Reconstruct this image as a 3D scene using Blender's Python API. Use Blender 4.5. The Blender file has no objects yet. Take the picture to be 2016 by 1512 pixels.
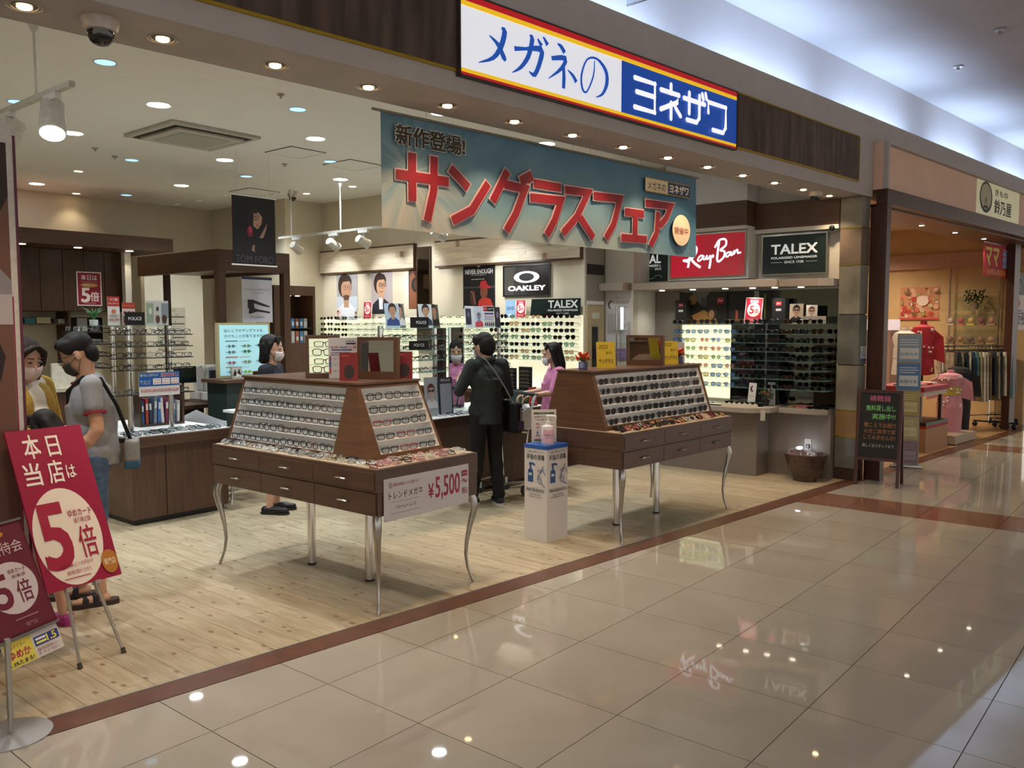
import bpy, bmesh, math, random
from mathutils import Matrix, Vector
random.seed(7)
SC = bpy.context.scene
COL = SC.collection
R = math.radians
PI = math.pi
DL = 0.100514                      # the shop interior and the mall tiles are turned this much against the shopfront
CD, SD = math.cos(DL), math.sin(DL)
def W(u, v, z=0.0): return Vector((u*CD - v*SD, u*SD + v*CD, z))
def UV(x, y): return (x*CD + y*SD, -x*SD + y*CD)

# ------------------------------------------------------------------ camera
cam = bpy.data.cameras.new('camera'); camo = bpy.data.objects.new('camera', cam); COL.objects.link(camo)
F_PX, YAW, PITCH, ROLL = 1656.4, 0.793860, 0.071530, 0.0014356
cam.sensor_fit = 'HORIZONTAL'; cam.sensor_width = 36.0; cam.lens = F_PX/2016*36.0
cam.clip_start = 0.05; cam.clip_end = 200
fwd = Vector((math.cos(YAW)*math.cos(PITCH), math.sin(YAW)*math.cos(PITCH), -math.sin(PITCH)))
rgt = Vector((math.sin(YAW), -math.cos(YAW), 0)); upv = rgt.cross(fwd)
r2 = rgt*math.cos(ROLL) - upv*math.sin(ROLL); u2 = upv*math.cos(ROLL) + rgt*math.sin(ROLL)
CAM = Vector((0, 0, 1.66))
camo.matrix_world = Matrix(((r2.x, u2.x, -fwd.x, CAM.x), (r2.y, u2.y, -fwd.y, CAM.y), (r2.z, u2.z, -fwd.z, CAM.z), (0, 0, 0, 1)))
SC.camera = camo

# ------------------------------------------------------------------ light of the place
SC.view_settings.view_transform = 'Standard'; SC.view_settings.look = 'None'
SC.view_settings.gamma = 1.0; SC.view_settings.use_curve_mapping = False
SC.view_settings.exposure = -0.12
world = bpy.data.worlds.new('mall'); SC.world = world; world.use_nodes = True
world.node_tree.nodes['Background'].inputs[0].default_value = (0.80, 0.74, 0.68, 1)
world.node_tree.nodes['Background'].inputs[1].default_value = 1.35
SC.cycles.max_bounces = 6; SC.cycles.diffuse_bounces = 3; SC.cycles.glossy_bounces = 3
SC.cycles.transmission_bounces = 6; SC.cycles.transparent_max_bounces = 10
SC.cycles.sample_clamp_indirect = 6.0; SC.cycles.caustics_reflective = False; SC.cycles.caustics_refractive = False
SC.cycles.use_denoising = True; SC.cycles.use_adaptive_sampling = True; SC.cycles.adaptive_threshold = 0.10; SC.cycles.adaptive_min_samples = 20; SC.cycles.light_sampling_threshold = 0.03
try: SC.cycles.denoiser = 'OPENIMAGEDENOISE'
except Exception: pass

def lamp(name, kind, loc, power, color=(1, 1, 1), size=0.1, spot=None, blend=0.6, rot=(0, 0, 0), parent=None, size_y=None, aim=None):
    l = bpy.data.lights.new(name, kind); l.energy = power; l.color = color
    if kind == 'AREA':
        l.size = size
        if size_y: l.shape = 'RECTANGLE'; l.size_y = size_y
        else: l.shape = 'DISK'
        if spot: l.spread = spot
    else:
        l.shadow_soft_size = size
    if kind == 'SPOT':
        l.spot_size = spot or R(100); l.spot_blend = blend
    o = bpy.data.objects.new(name, l); COL.objects.link(o); o.location = loc; o.rotation_euler = rot
    if aim is not None:
        o.rotation_euler = (Vector(aim) - Vector(loc)).to_track_quat('-Z', 'Y').to_euler()
    if parent: o.parent = parent
    return o
WARM = (1.0, 0.70, 0.42); COOL = (0.90, 0.97, 1.0); BLUE = (0.62, 0.80, 1.0)
# corridor ceiling downlights stand behind and beside the camera (the mall's own light)
for i, (x, y) in enumerate(((1.2, 1.2), (4.2, 1.2), (7.2, 1.2), (10.2, 1.2), (13.2, 1.2), (1.2, -1.8), (4.2, -1.8), (7.2, -1.8), (10.2, -1.8))):
    lamp('corridor_lamp', 'SPOT', (x, y, 4.50), 34, (1.0, 0.96, 0.90), 0.06, R(120), 0.8)

# ------------------------------------------------------------------ materials
def lin(h):
    h = h.lstrip('#'); c = [int(h[i:i+2], 16)/255 for i in (0, 2, 4)]
    return tuple(x/12.92 if x <= 0.04045 else ((x+0.055)/1.055)**2.4 for x in c) + (1,)
_M = {}
def mat(h, rough=0.5, metal=0.0, bump=0.0, var=0.06, scale=30.0, alpha=None, trans=0.0, spec=0.5, coat=0.0, sheen=0.0, stretch=None, dark=None, knots=0.0, rnd=False):
    key = (h, rough, metal, bump, var, scale, alpha, trans, spec, coat, sheen, stretch, dark, knots, rnd)
    if key in _M: return _M[key]
    m = bpy.data.materials.new('surface_' + h.lstrip('#')); m.use_nodes = True
    nt = m.node_tree; b = nt.nodes['Principled BSDF']
    b.inputs['Roughness'].default_value = rough; b.inputs['Metallic'].default_value = metal
    b.inputs['Specular IOR Level'].default_value = spec
    if coat: b.inputs['Coat Weight'].default_value = coat; b.inputs['Coat Roughness'].default_value = 0.08
    if sheen: b.inputs['Sheen Weight'].default_value = sheen
    if alpha is not None: b.inputs['Alpha'].default_value = alpha
    if trans: b.inputs['Transmission Weight'].default_value = trans; b.inputs['IOR'].default_value = 1.05
    c = lin(h)
    if var or bump:
        tc = nt.nodes.new('ShaderNodeTexCoord'); mp = nt.nodes.new('ShaderNodeMapping'); nz = nt.nodes.new('ShaderNodeTexNoise')
        src = tc.outputs['Object']
        if rnd:
            oi = nt.nodes.new('ShaderNodeObjectInfo'); ml = nt.nodes.new('ShaderNodeMath'); ml.operation = 'MULTIPLY'; ml.inputs[1].default_value = 37.0
            va = nt.nodes.new('ShaderNodeVectorMath'); va.operation = 'ADD'
            nt.links.new(oi.outputs['Random'], ml.inputs[0]); nt.links.new(tc.outputs['Object'], va.inputs[0]); nt.links.new(ml.outputs[0], va.inputs[1])
            src = va.outputs[0]
        nt.links.new(src, mp.inputs['Vector'])
        if stretch: mp.inputs['Scale'].default_value = stretch
        nz.inputs['Scale'].default_value = scale; nz.inputs['Detail'].default_value = 4
        nt.links.new(mp.outputs[0], nz.inputs['Vector'])
        rp = nt.nodes.new('ShaderNodeValToRGB')
        d = lin(dark) if dark else tuple(x*(1-2*var) for x in c[:3]) + (1,)
        e = tuple(min(1, x*(1+var)) for x in c[:3]) + (1,)
        rp.color_ramp.elements[0].position = 0.3; rp.color_ramp.elements[0].color = d
        rp.color_ramp.elements[1].position = 0.7; rp.color_ramp.elements[1].color = e
        nt.links.new(nz.outputs['Fac'], rp.inputs['Fac'])
        out = rp.outputs['Color']
        if rnd:
            hs = nt.nodes.new('ShaderNodeHueSaturation'); mr = nt.nodes.new('ShaderNodeMapRange')
            mr.inputs['To Min'].default_value = 1-rnd; mr.inputs['To Max'].default_value = 1+rnd*0.6
            nt.links.new(oi.outputs['Random'], mr.inputs['Value']); nt.links.new(mr.outputs[0], hs.inputs['Value']); nt.links.new(out, hs.inputs['Color'])
            out = hs.outputs['Color']
        if knots:
            mp2 = nt.nodes.new('ShaderNodeMapping'); mp2.inputs['Scale'].default_value = (1.0, 0.55, 1.0)
            vo = nt.nodes.new('ShaderNodeTexVoronoi'); vo.voronoi_dimensions = '2D'; vo.inputs['Scale'].default_value = knots
            nt.links.new(src, mp2.inputs['Vector']); nt.links.new(mp2.outputs[0], vo.inputs['Vector'])
            kr = nt.nodes.new('ShaderNodeValToRGB'); kr.color_ramp.elements[0].position = 0.04; kr.color_ramp.elements[0].color = (1, 1, 1, 1)
            kr.color_ramp.elements[1].position = 0.095; kr.color_ramp.elements[1].color = (0, 0, 0, 1)
            nt.links.new(vo.outputs['Distance'], kr.inputs['Fac'])
            mx = nt.nodes.new('ShaderNodeMix'); mx.data_type = 'RGBA'; mx.inputs[7].default_value = lin('#7d5232')
            ms = nt.nodes.new('ShaderNodeMath'); ms.operation = 'MULTIPLY'; ms.inputs[1].default_value = 0.75
            nt.links.new(kr.outputs['Color'], ms.inputs[0])
            nt.links.new(ms.outputs[0], mx.inputs[0]); nt.links.new(out, mx.inputs[6]); out = mx.outputs[2]
        nt.links.new(out, b.inputs['Base Color'])
        if bump:
            bp = nt.nodes.new('ShaderNodeBump'); bp.inputs['Strength'].default_value = bump; bp.inputs['Distance'].default_value = 0.01
            nt.links.new(nz.outputs['Fac'], bp.inputs['Height']); nt.links.new(bp.outputs[0], b.inputs['Normal'])
    else:
        b.inputs['Base Color'].default_value = c
    _M[key] = m
    return m
def em(h, s=1.0):
    key = ('em', h, s)
    if key in _M: return _M[key]
    m = bpy.data.materials.new('light_' + h.lstrip('#')); m.use_nodes = True; nt = m.node_tree; b = nt.nodes['Principled BSDF']
    b.inputs['Base Color'].default_value = lin(h); b.inputs['Roughness'].default_value = 0.4
    b.inputs['Emission Color'].default_value = lin(h); b.inputs['Emission Strength'].default_value = s
    _M[key] = m
    return m
def glassy(h='#dff0ec', a=0.12, rough=0.03):
    """thin clear glass: mostly see-through with a glossy face"""
    key = ('gl', h, a, rough)
    if key in _M: return _M[key]
    m = bpy.data.materials.new('glass_' + h.lstrip('#')); m.use_nodes = True; nt = m.node_tree
    b = nt.nodes['Principled BSDF']; out = nt.nodes['Material Output']
    b.inputs['Base Color'].default_value = lin(h); b.inputs['Roughness'].default_value = rough
    tr = nt.nodes.new('ShaderNodeBsdfTransparent'); tr.inputs[0].default_value = tuple(0.5+0.5*x for x in lin(h)[:3]) + (1,)
    lw = nt.nodes.new('ShaderNodeLayerWeight'); lw.inputs[0].default_value = 0.5; p3 = nt.nodes.new('ShaderNodeMath'); p3.operation = 'POWER'; p3.inputs[1].default_value = 4.0; nt.links.new(lw.outputs['Facing'], p3.inputs[0]); fr = nt.nodes.new('ShaderNodeMath'); fr.operation = 'MULTIPLY'; fr.inputs[1].default_value = 0.7; nt.links.new(p3.outputs[0], fr.inputs[0])
    ad = nt.nodes.new('ShaderNodeMath'); ad.operation = 'ADD'; ad.use_clamp = True; ad.inputs[1].default_value = a
    mx = nt.nodes.new('ShaderNodeMixShader')
    nt.links.new(fr.outputs[0], ad.inputs[0]); nt.links.new(ad.outputs[0], mx.inputs[0])
    nt.links.new(tr.outputs[0], mx.inputs[1]); nt.links.new(b.outputs[0], mx.inputs[2]); nt.links.new(mx.outputs[0], out.inputs[0])
    _M[key] = m
    return m
def wood(h, dark, scale=5, rough=0.4, axis=2, coat=0.0):
    st = [9, 9, 9] if axis == 2 else [0.6, 0.6, 10]; st[axis] = 0.6
    return mat(h, rough, var=0.05, scale=scale, dark=dark, stretch=tuple(st), bump=0.03, coat=coat)
def pm(h): return mat(h, 0.55, var=0.0)          # flat print ink

# ------------------------------------------------------------------ mesh helpers
class MB:
    def __init__(s): s.v = []; s.f = []; s.m = []; s.mi = 0
    def add(s, vs, fs):
        n = len(s.v); s.v += [tuple(p) for p in vs]
        for f in fs: s.f.append(tuple(i+n for i in f)); s.m.append(s.mi)
        return s
    def box(s, x0, x1, y0, y1, z0, z1):
        return s.add([(x0, y0, z0), (x1, y0, z0), (x1, y1, z0), (x0, y1, z0), (x0, y0, z1), (x1, y0, z1), (x1, y1, z1), (x0, y1, z1)],
                     [(0, 3, 2, 1), (4, 5, 6, 7), (0, 1, 5, 4), (1, 2, 6, 5), (2, 3, 7, 6), (3, 0, 4, 7)])
    def hexa(s, b, t):   # two quads of 4 corners, bottom and top, same winding (counter-clockwise from above)
        return s.add(list(b)+list(t), [(0, 3, 2, 1), (4, 5, 6, 7), (0, 1, 5, 4), (1, 2, 6, 5), (2, 3, 7, 6), (3, 0, 4, 7)])
    def prism(s, poly, a, b, axis='z'):
        n = len(poly)
        def pt(p, t):
            return (p[0], p[1], t) if axis == 'z' else ((p[0], t, p[1]) if axis == 'y' else (t, p[0], p[1]))
        vs = [pt(p, a) for p in poly] + [pt(p, b) for p in poly]
        fs = [tuple(range(n))[::-1], tuple(range(n, 2*n))] + [(i, (i+1) % n, n+(i+1) % n, n+i) for i in range(n)]
        return s.add(vs, fs)
    def tube(s, pts, rad, n=8, caps=True, flat=1.0):
        pts = [Vector(p) for p in pts]; k = len(pts)
        if not hasattr(rad, '__len__'): rad = [rad]*k
        vs = []; prev = None
        for i, p in enumerate(pts):
            d = (pts[min(i+1, k-1)] - pts[max(i-1, 0)])
            if d.length < 1e-9: d = Vector((0, 0, 1))
            d.normalize()
            if prev is None:
                a = Vector((0, 0, 1)) if abs(d.z) < 0.9 else Vector((1, 0, 0))
                x = d.cross(a).normalized()
            else:
                x = prev - d*prev.dot(d)
                x = x.normalized() if x.length > 1e-6 else d.orthogonal().normalized()
            prev = x; y = d.cross(x)
            for j in range(n):
                t = 2*PI*j/n; vs.append(p + (x*math.cos(t) + y*math.sin(t)*flat)*rad[i])
        fs = [(i*n+j, i*n+(j+1) % n, (i+1)*n+(j+1) % n, (i+1)*n+j) for i in range(k-1) for j in range(n)]
        if caps: fs += [tuple(range(n))[::-1], tuple(range((k-1)*n, k*n))]
        return s.add(vs, fs)
    def cyl(s, p0, p1, r0, r1=None, n=16): return s.tube([p0, p1], [r0, r0 if r1 is None else r1], n)
    def lathe(s, prof, n=20, c=(0, 0, 0), close=True):
        vs = []; k = len(prof)
        for r, z in prof:
            for j in range(n): t = 2*PI*j/n; vs.append((c[0]+r*math.cos(t), c[1]+r*math.sin(t), c[2]+z))
        fs = [(i*n+j, i*n+(j+1) % n, (i+1)*n+(j+1) % n, (i+1)*n+j) for i in range(k-1) for j in range(n)]
        if close: fs += [tuple(range(n))[::-1], tuple(range((k-1)*n, k*n))]
        return s.add(vs, fs)
    def ball(s, c, r, n=12, m=8, rot=None):
        if not hasattr(r, '__len__'): r = (r, r, r)
        vs = []; c = Vector(c)
        def q(x, y, z):
            p = Vector((x*r[0], y*r[1], z*r[2]))
            if rot is not None: p = rot @ p
            return c + p
        vs.append(q(0, 0, -1))
        for i in range(1, m):
            a = -PI/2 + PI*i/m
            for j in range(n): t = 2*PI*j/n; vs.append(q(math.cos(a)*math.cos(t), math.cos(a)*math.sin(t), math.sin(a)))
        vs.append(q(0, 0, 1)); L = len(vs)-1
        fs = [(0, 1+(j+1) % n, 1+j) for j in range(n)] + [(L, L-n+j, L-n+(j+1) % n) for j in range(n)]
        fs += [(1+i*n+j, 1+i*n+(j+1) % n, 1+(i+1)*n+(j+1) % n, 1+(i+1)*n+j) for i in range(m-2) for j in range(n)]
        return s.add(vs, fs)
    def mesh(s, name, mats, smooth=False):
        me = bpy.data.meshes.new(name); me.from_pydata(s.v, [], s.f)
        if not isinstance(mats, (list, tuple)): mats = [mats]
        for m in mats: me.materials.append(m)
        if len(mats) > 1: me.polygons.foreach_set('material_index', s.m)
        if smooth: me.polygons.foreach_set('use_smooth', [True]*len(me.polygons))
        me.update(); return me
    def build(s, name, mats, parent=None, loc=(0, 0, 0), rz=0.0, smooth=False, bevel=0.0, seg=2, rot=None):
        me = s.mesh(name, mats, smooth)
        o = bpy.data.objects.new(name, me); COL.objects.link(o); o.parent = parent
        o.location = loc; o.rotation_euler = rot if rot else (0, 0, rz)
        if smooth:
            md = o.modifiers.new('edge', 'EDGE_SPLIT'); md.split_angle = R(40)
        if bevel:
            md = o.modifiers.new('bevel', 'BEVEL'); md.width = bevel; md.segments = seg; md.limit_method = 'ANGLE'; md.angle_limit = R(40)
        return o
def B(*a): return MB().box(*a)
def tag(o, label=None, cat=None, group=None, kind=None):
    if label: o['label'] = label
    if cat: o['category'] = cat
    if group: o['group'] = group
    if kind: o['kind'] = kind
    return o
def thing(name, label, cat, loc=(0, 0, 0), rz=0.0, group=None, rot=None, mtx=None):
    o = bpy.data.objects.new(name, None); COL.objects.link(o); o.location = loc; o.rotation_euler = rot if rot else (0, 0, rz)
    o.empty_display_size = 0.1
    if mtx is not None: o.matrix_basis = mtx
    return tag(o, label, cat, group)
def struct(o): o['kind'] = 'structure'; return o
def place(me, name, parent=None, loc=(0, 0, 0), rot=(0, 0, 0)):
    o = bpy.data.objects.new(name, me); COL.objects.link(o); o.parent = parent; o.location = loc; o.rotation_euler = rot
    return o
def face(loc, yaw, lean=0.0, roll=0.0):
    """frame of a board: x right, y up, z towards the viewer; yaw 0 looks towards -Y, lean tips the top back"""
    return Matrix.Translation(Vector(loc)) @ Matrix.Rotation(yaw, 4, 'Z') @ Matrix.Rotation(PI/2 - lean, 4, 'X') @ Matrix.Rotation(roll, 4, 'Z')
FU = DL - PI/2        # yaw of a board that faces -u
FV = DL               # yaw of a board that faces -v
_T = {}
def glyphs(body, bold=0.0):
    key = (body, bold)
    if key in _T: return _T[key]
    c = bpy.data.curves.new('t', 'FONT'); c.body = body; c.size = 1.0; c.offset = bold; c.resolution_u = 3
    c.space_line = 1.05
    o = bpy.data.objects.new('t', c); COL.objects.link(o); bpy.context.view_layer.update()
    me = o.to_mesh(); vs = [(v.co.x, v.co.y) for v in me.vertices]; fs = [tuple(p.vertices) for p in me.polygons]
    o.to_mesh_clear(); bpy.data.objects.remove(o); bpy.data.curves.remove(c)
    x0 = min(v[0] for v in vs); x1 = max(v[0] for v in vs); y0 = min(v[1] for v in vs); y1 = max(v[1] for v in vs)
    _T[key] = (vs, fs, x0, x1, y0, y1)
    return _T[key]
class Print:
    """flat ink on a board: x right, y up; every new shape lies a hair over the one before"""
    def __init__(s, z=0.0006, step=0.00025): s.b = MB(); s.mats = []; s.z = z; s.step = step
    def _m(s, m):
        if isinstance(m, str): m = pm(m)
        if m not in s.mats: s.mats.append(m)
        s.b.mi = s.mats.index(m); s.z += s.step
    def poly(s, pts, m):
        s._m(m); a = sum(pts[i][0]*pts[(i+1) % len(pts)][1] - pts[(i+1) % len(pts)][0]*pts[i][1] for i in range(len(pts)))
        if a < 0: pts = pts[::-1]
        s.b.add([(p[0], p[1], s.z) for p in pts], [tuple(range(len(pts)))]); return s
    def rect(s, x0, x1, y0, y1, m): return s.poly([(x0, y0), (x1, y0), (x1, y1), (x0, y1)], m)
    def oval(s, x, y, rx, ry, m, n=28, a0=0.0): return s.poly([(x+rx*math.cos(a0+2*PI*i/n), y+ry*math.sin(a0+2*PI*i/n)) for i in range(n)], m)
    def stroke(s, pts, w, m, end=True):
        s._m(m)
        if not hasattr(w, '__len__'): w = [w]*len(pts)
        P = [Vector(p) for p in pts]; n = len(P); L = []; Rr = []
        for i in range(n):
            d = P[min(i+1, n-1)] - P[max(i-1, 0)]; d.normalize(); q = Vector((-d.y, d.x))*w[i]/2
            L.append(P[i]+q); Rr.append(P[i]-q)
        vs = [(p.x, p.y, s.z) for p in L+Rr]
        s.b.add(vs, [(n+i, n+i+1, i+1, i) for i in range(n-1)])
        return s
    def text(s, body, x, y, m, w=None, h=None, bold=0.0, align='c', sh=0.0):
        vs, fs, x0, x1, y0, y1 = glyphs(body, 0.0)
        sx = w/(x1-x0) if w else None; sy = h/(y1-y0) if h else None
        sx = sx or sy; sy = sy or sx
        cx = (x0+x1)/2 if align == 'c' else (x0 if align == 'l' else x1); cy = (y0+y1)/2
        s._m(m)
        for ox, oy in (((0, 0),) if bold < 0.009 else ((-1, -1), (1, -1), (1, 1), (-1, 1), (0, 0))):
            dx, dy = ox*bold*0.62*sx, oy*bold*0.62*sy
            s.b.add([(x+dx+(a-cx)*sx+(b-cy)*sy*sh, y+dy+(b-cy)*sy, s.z) for a, b in vs], fs); s.z += s.step*0.2
        return s
    def lines(s, x0, x1, y0, y1, n, m, fill=0.35, jag=0.2):
        """rows of type too small to read"""
        d = (y1-y0)/n; rr = random.Random(int(abs(x0*1e4)+abs(y1*1e5)))
        for i in range(n):
            yy = y1-d*(i+0.5); s.rect(x0, x1-(x1-x0)*jag*rr.random(), yy-d*fill/2, yy+d*fill/2, m)
        return s
    def build(s, name='print', parent=None):
        o = s.b.build(name, s.mats, parent); return o
def board(name, label, cat, mtx, w, h, t, m, group=None, bevel=0.0):
    """a flat board as one mesh, origin at its lower middle edge, face at z=0"""
    o = B(-w/2, w/2, 0, h, -t, 0).build(name, m, bevel=bevel); o.matrix_basis = mtx
    return tag(o, label, cat, group)
ORD = 'first second third fourth fifth sixth seventh eighth ninth tenth eleventh twelfth thirteenth fourteenth fifteenth sixteenth seventeenth eighteenth nineteenth twentieth'.split()
def nth(i):
    if i < 20: return ORD[i]
    t = ('twenty', 'thirty', 'forty', 'fifty', 'sixty', 'seventy', 'eighty', 'ninety')[(i+1)//10-2]; r = (i+1) % 10
    return (t + '-' + ORD[r-1]) if r else {'twenty': 'twentieth', 'thirty': 'thirtieth', 'forty': 'fortieth', 'fifty': 'fiftieth', 'sixty': 'sixtieth', 'seventy': 'seventieth', 'eighty': 'eightieth', 'ninety': 'ninetieth'}[t]
def copy_tree(o, parent=None):
    c = o.copy(); COL.objects.link(c); c.parent = parent
    for ch in list(o.children): copy_tree(ch, c)
    return c
# ================================================================== STRUCTURE
WOOD = wood('#5d4230', '#4a3325'); WOODH = wood('#5d4230', '#4a3325', axis=0); WOODY = wood('#5d4230', '#4a3325', axis=1)
WOODD = wood('#46301f', '#37251a'); WOODDH = wood('#46301f', '#37251a', axis=0); WOODDY = wood('#46301f', '#37251a', axis=1)
WALLM = mat('#d6cdb6', 0.8, var=0.02, scale=6, bump=0.02)
WALLW = mat('#d9d6cc', 0.8, var=0.02, scale=6)
GREYP = mat('#b4ada8', 0.75, var=0.03, scale=5)
CHROME = mat('#d9d9d6', 0.12, 1.0, var=0.0); STEEL = mat('#b9b7b2', 0.3, 1.0, var=0.03)
GOLD = mat('#c9a83c', 0.3, 1.0, var=0.05)
BLACKP = mat('#141416', 0.4, var=0.03); WHITEP = mat('#e6e5e1', 0.45, var=0.02)
SF, SB = 3.70, 4.17        # front and back of the shopfront beam
ZS, ZC, ZM = 2.97, 3.50, 4.55

def clip(poly, a, b, c):
    """keep the part of a 2-D polygon where a*x+b*y <= c"""
    out = []
    for i in range(len(poly)):
        p, q = poly[i], poly[(i+1) % len(poly)]
        dp, dq = a*p[0]+b*p[1]-c, a*q[0]+b*q[1]-c
        if dp <= 0: out.append(p)
        if (dp < 0 < dq) or (dq < 0 < dp):
            t = dp/(dp-dq); out.append((p[0]+(q[0]-p[0])*t, p[1]+(q[1]-p[1])*t))
    return out
def in_view(x, y, z=0.0):
    d = Vector((x, y, z)) - CAM; k = d.dot(fwd)
    if k < 0.3: return 0.0
    px = 1008 + F_PX*d.dot(r2)/k; py = 756 - F_PX*d.dot(u2)/k
    return 1.0/k if -150 < px < 2166 and -150 < py < 1662 else 0.0
# ---- corridor floor: polished tiles over a grout bed
floor = struct(B(-8, 30, -9, 3.665, -0.06, -0.004).build('floor', mat('#4a4640', 0.8)))
TILE = mat('#b2aa9c', 0.03, var=0.035, scale=2.2, rnd=0.035, spec=0.6); TILEB = mat('#8a6350', 0.10, var=0.06, scale=9, rnd=0.06, spec=0.6)
PU, PV, U0, V0 = 0.5875, 0.600, 2.95, 1.873
full = B(0.002, PU-0.002, 0.002, PV-0.002, -0.012, 0.0)
meT, meB = full.mesh('tile', TILE), full.mesh('tile', TILEB)
cand = []
for i in range(-14, 34):
    for j in range(-16, 6):
        u, v = U0+i*PU, V0+j*PV
        c = [tuple(W(*p)[:2]) for p in ((u, v), (u+PU, v), (u+PU, v+PV), (u, v+PV))]
        if min(p[1] for p in c) > 3.66: continue
        x, y = sum(p[0] for p in c)/4, sum(p[1] for p in c)/4
        cand.append((max(in_view(p[0], p[1]) for p in c+[(x, y)]), i, j, u, v, c))
cand.sort(key=lambda t: -t[0])
rest = MB()
for n, (s_, i, j, u, v, c) in enumerate(cand):
    brown = i in (8, 16, 24)
    cut = max(p[1] for p in c) > 3.662
    if n < 290 and s_ > 0:
        if not cut:
            place(meB if brown else meT, 'tile', floor, W(u, v), (0, 0, DL)); continue
        p = [tuple(W(*q)[:2]) for q in ((u+.002, v+.002), (u+PU-.002, v+.002), (u+PU-.002, v+PV-.002), (u+.002, v+PV-.002))]
        p = clip(p, 0, 1, 3.662)
        if len(p) > 2: MB().prism(p, -0.012, 0.0).build('tile', TILEB if brown else TILE, floor)
    else:
        p = clip([tuple(W(*q)[:2]) for q in ((u+.002, v+.002), (u+PU-.002, v+.002), (u+PU-.002, v+PV-.002), (u+.002, v+PV-.002))], 0, 1, 3.662)
        if len(p) > 2: rest.prism(p, -0.012, 0.0)
rest.build('tiling', TILE, floor)['kind'] = 'stuff'
# ---- threshold strip and its metal edge
tr = struct(B(-8, 30, 3.667, 3.822, -0.05, 0.001).build('trim_1', mat('#6c4838', 0.3, var=0.12, scale=9, bump=0.02)))
B(-8, 8.9, 3.822, 3.832, -0.05, 0.003).build('edge_strip', STEEL, tr)
# ---- shop floor: pale knotty planks
sfl = struct(MB().prism([(-2.5, 3.832), (9.4, 3.832), (9.6, 6.5), (9, 14.2), (-2.5, 14.2)], -0.06, -0.003).build('floor_shop', mat('#4a3d2c', 0.8)))
PLANK = mat('#c8b99b', 0.34, var=0.05, scale=5, dark='#ae9c7c', stretch=(7, 0.9, 1), bump=0.02, rnd=0.13, knots=6.4, spec=0.45)
PW, PLN = 0.15, 1.82
fullp = B(0.0011, PW-0.0011, 0.0011, PLN-0.0011, -0.01, 0.0).mesh('plank', PLANK)
pl = []
for i in range(-9, 53):
    off = (i*0.37 % 1.0)*PLN
    for j in range(-1, 7):
        u, v = 1.40+i*PW, 2.4+off+j*PLN-PLN
        if v > 12.5: continue
        c = [tuple(W(*p)[:2]) for p in ((u, v), (u+PW, v), (u+PW, v+PLN), (u, v+PLN))]
        if max(p[1] for p in c) < 3.84: continue
        pl.append((max(in_view(p[0], max(p[1], 3.9)) for p in c), u, v, c))
pl.sort(key=lambda t: -t[0]); rest = MB()
for n, (s_, u, v, c) in enumerate(pl):
    cut = min(p[1] for p in c) < 3.836
    if n < 295 and not cut: place(fullp, 'plank', sfl, W(u, v), (0, 0, DL)); continue
    q = [(u+.0011, v+.0011), (u+PW-.0011, v+.0011), (u+PW-.0011, v+PLN-.0011), (u+.0011, v+PLN-.0011)]
    if not cut: rest.prism([tuple(W(*a)[:2]) for a in q], -0.01, 0.0); continue
    # cut at the threshold: clip in plank coordinates so that grain and knots run on
    a, b = SD, CD                                     # Y = u*SD + v*CD >= 3.834
    q = clip([(x-u, y-v) for x, y in q], -a, -b, -(3.834 - u*SD - v*CD))
    if len(q) > 2:
        if n < 295: MB().prism(q, -0.01, 0.0).build('plank', PLANK, sfl, W(u, v), DL)
        else: rest.prism([tuple(W(x+u, y+v)[:2]) for x, y in q], -0.01, 0.0)
rest.build('planking', PLANK, sfl)['kind'] = 'stuff'
# ---- shop walls (boxes in u,v)
def uvbox(name, u0, u1, v0, v1, z0, z1, m, parent=None, bevel=0.0):
    o = B(0, u1-u0, 0, v1-v0, 0, z1-z0).build(name, m, parent, W(u0, v0, z0), DL, bevel=bevel); return o
struct(uvbox('wall_left', -0.6, -0.5, 3.9, 12.7, 0, ZC, WALLM))
struct(uvbox('wall_back', -0.6, 7.5, 12.6, 12.7, 0, ZC, WALLM))
struct(uvbox('wall_niche', 7.5, 7.6, 10.57, 12.6, 0, ZC, WALLM))
struct(uvbox('wall_corner', 7.6, 8.27, 10.57, 10.67, 0, ZC, WALLM))
wr = struct(uvbox('wall_right', 8.17, 8.27, 5.68, 10.57, 0, ZC, WALLM))
we = struct(uvbox('wall_end', 8.27, 8.7, 5.68, 5.78, 0, ZC, mat('#7d776c', 0.8)))
struct(uvbox('wall_panel', 8.60, 8.7, 5.28, 5.68, 0, ZC, mat('#cfc8b8', 0.7, var=0.03)))
wd = struct(uvbox('wall_display', 9.15, 9.25, 3.06, 5.28, 0, ZC, WALLW))
struct(uvbox('wall_link', 8.70, 9.25, 5.28, 5.38, 0, ZC, WALLW))
# ---- ceilings
CEILM = mat('#f2f2ef', 0.85, var=0.015, scale=3, stretch=(1, 12, 1))
struct(MB().prism([(-3, SB+0.001), (9.3, SB+0.001), (9.3, 14.6), (-3, 14.6)], ZC, ZC+0.08).build('ceiling', CEILM))
MALLC = mat('#b9b2b0', 0.8, var=0.02, scale=2)
struct(B(-8, 30, -9, 4.2, ZM, ZM+0.1).build('ceiling_mall', MALLC))
struct(B(-8, 30, 4.2, 4.3, 3.60, ZM).build('wall_cove', MALLC))
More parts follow.
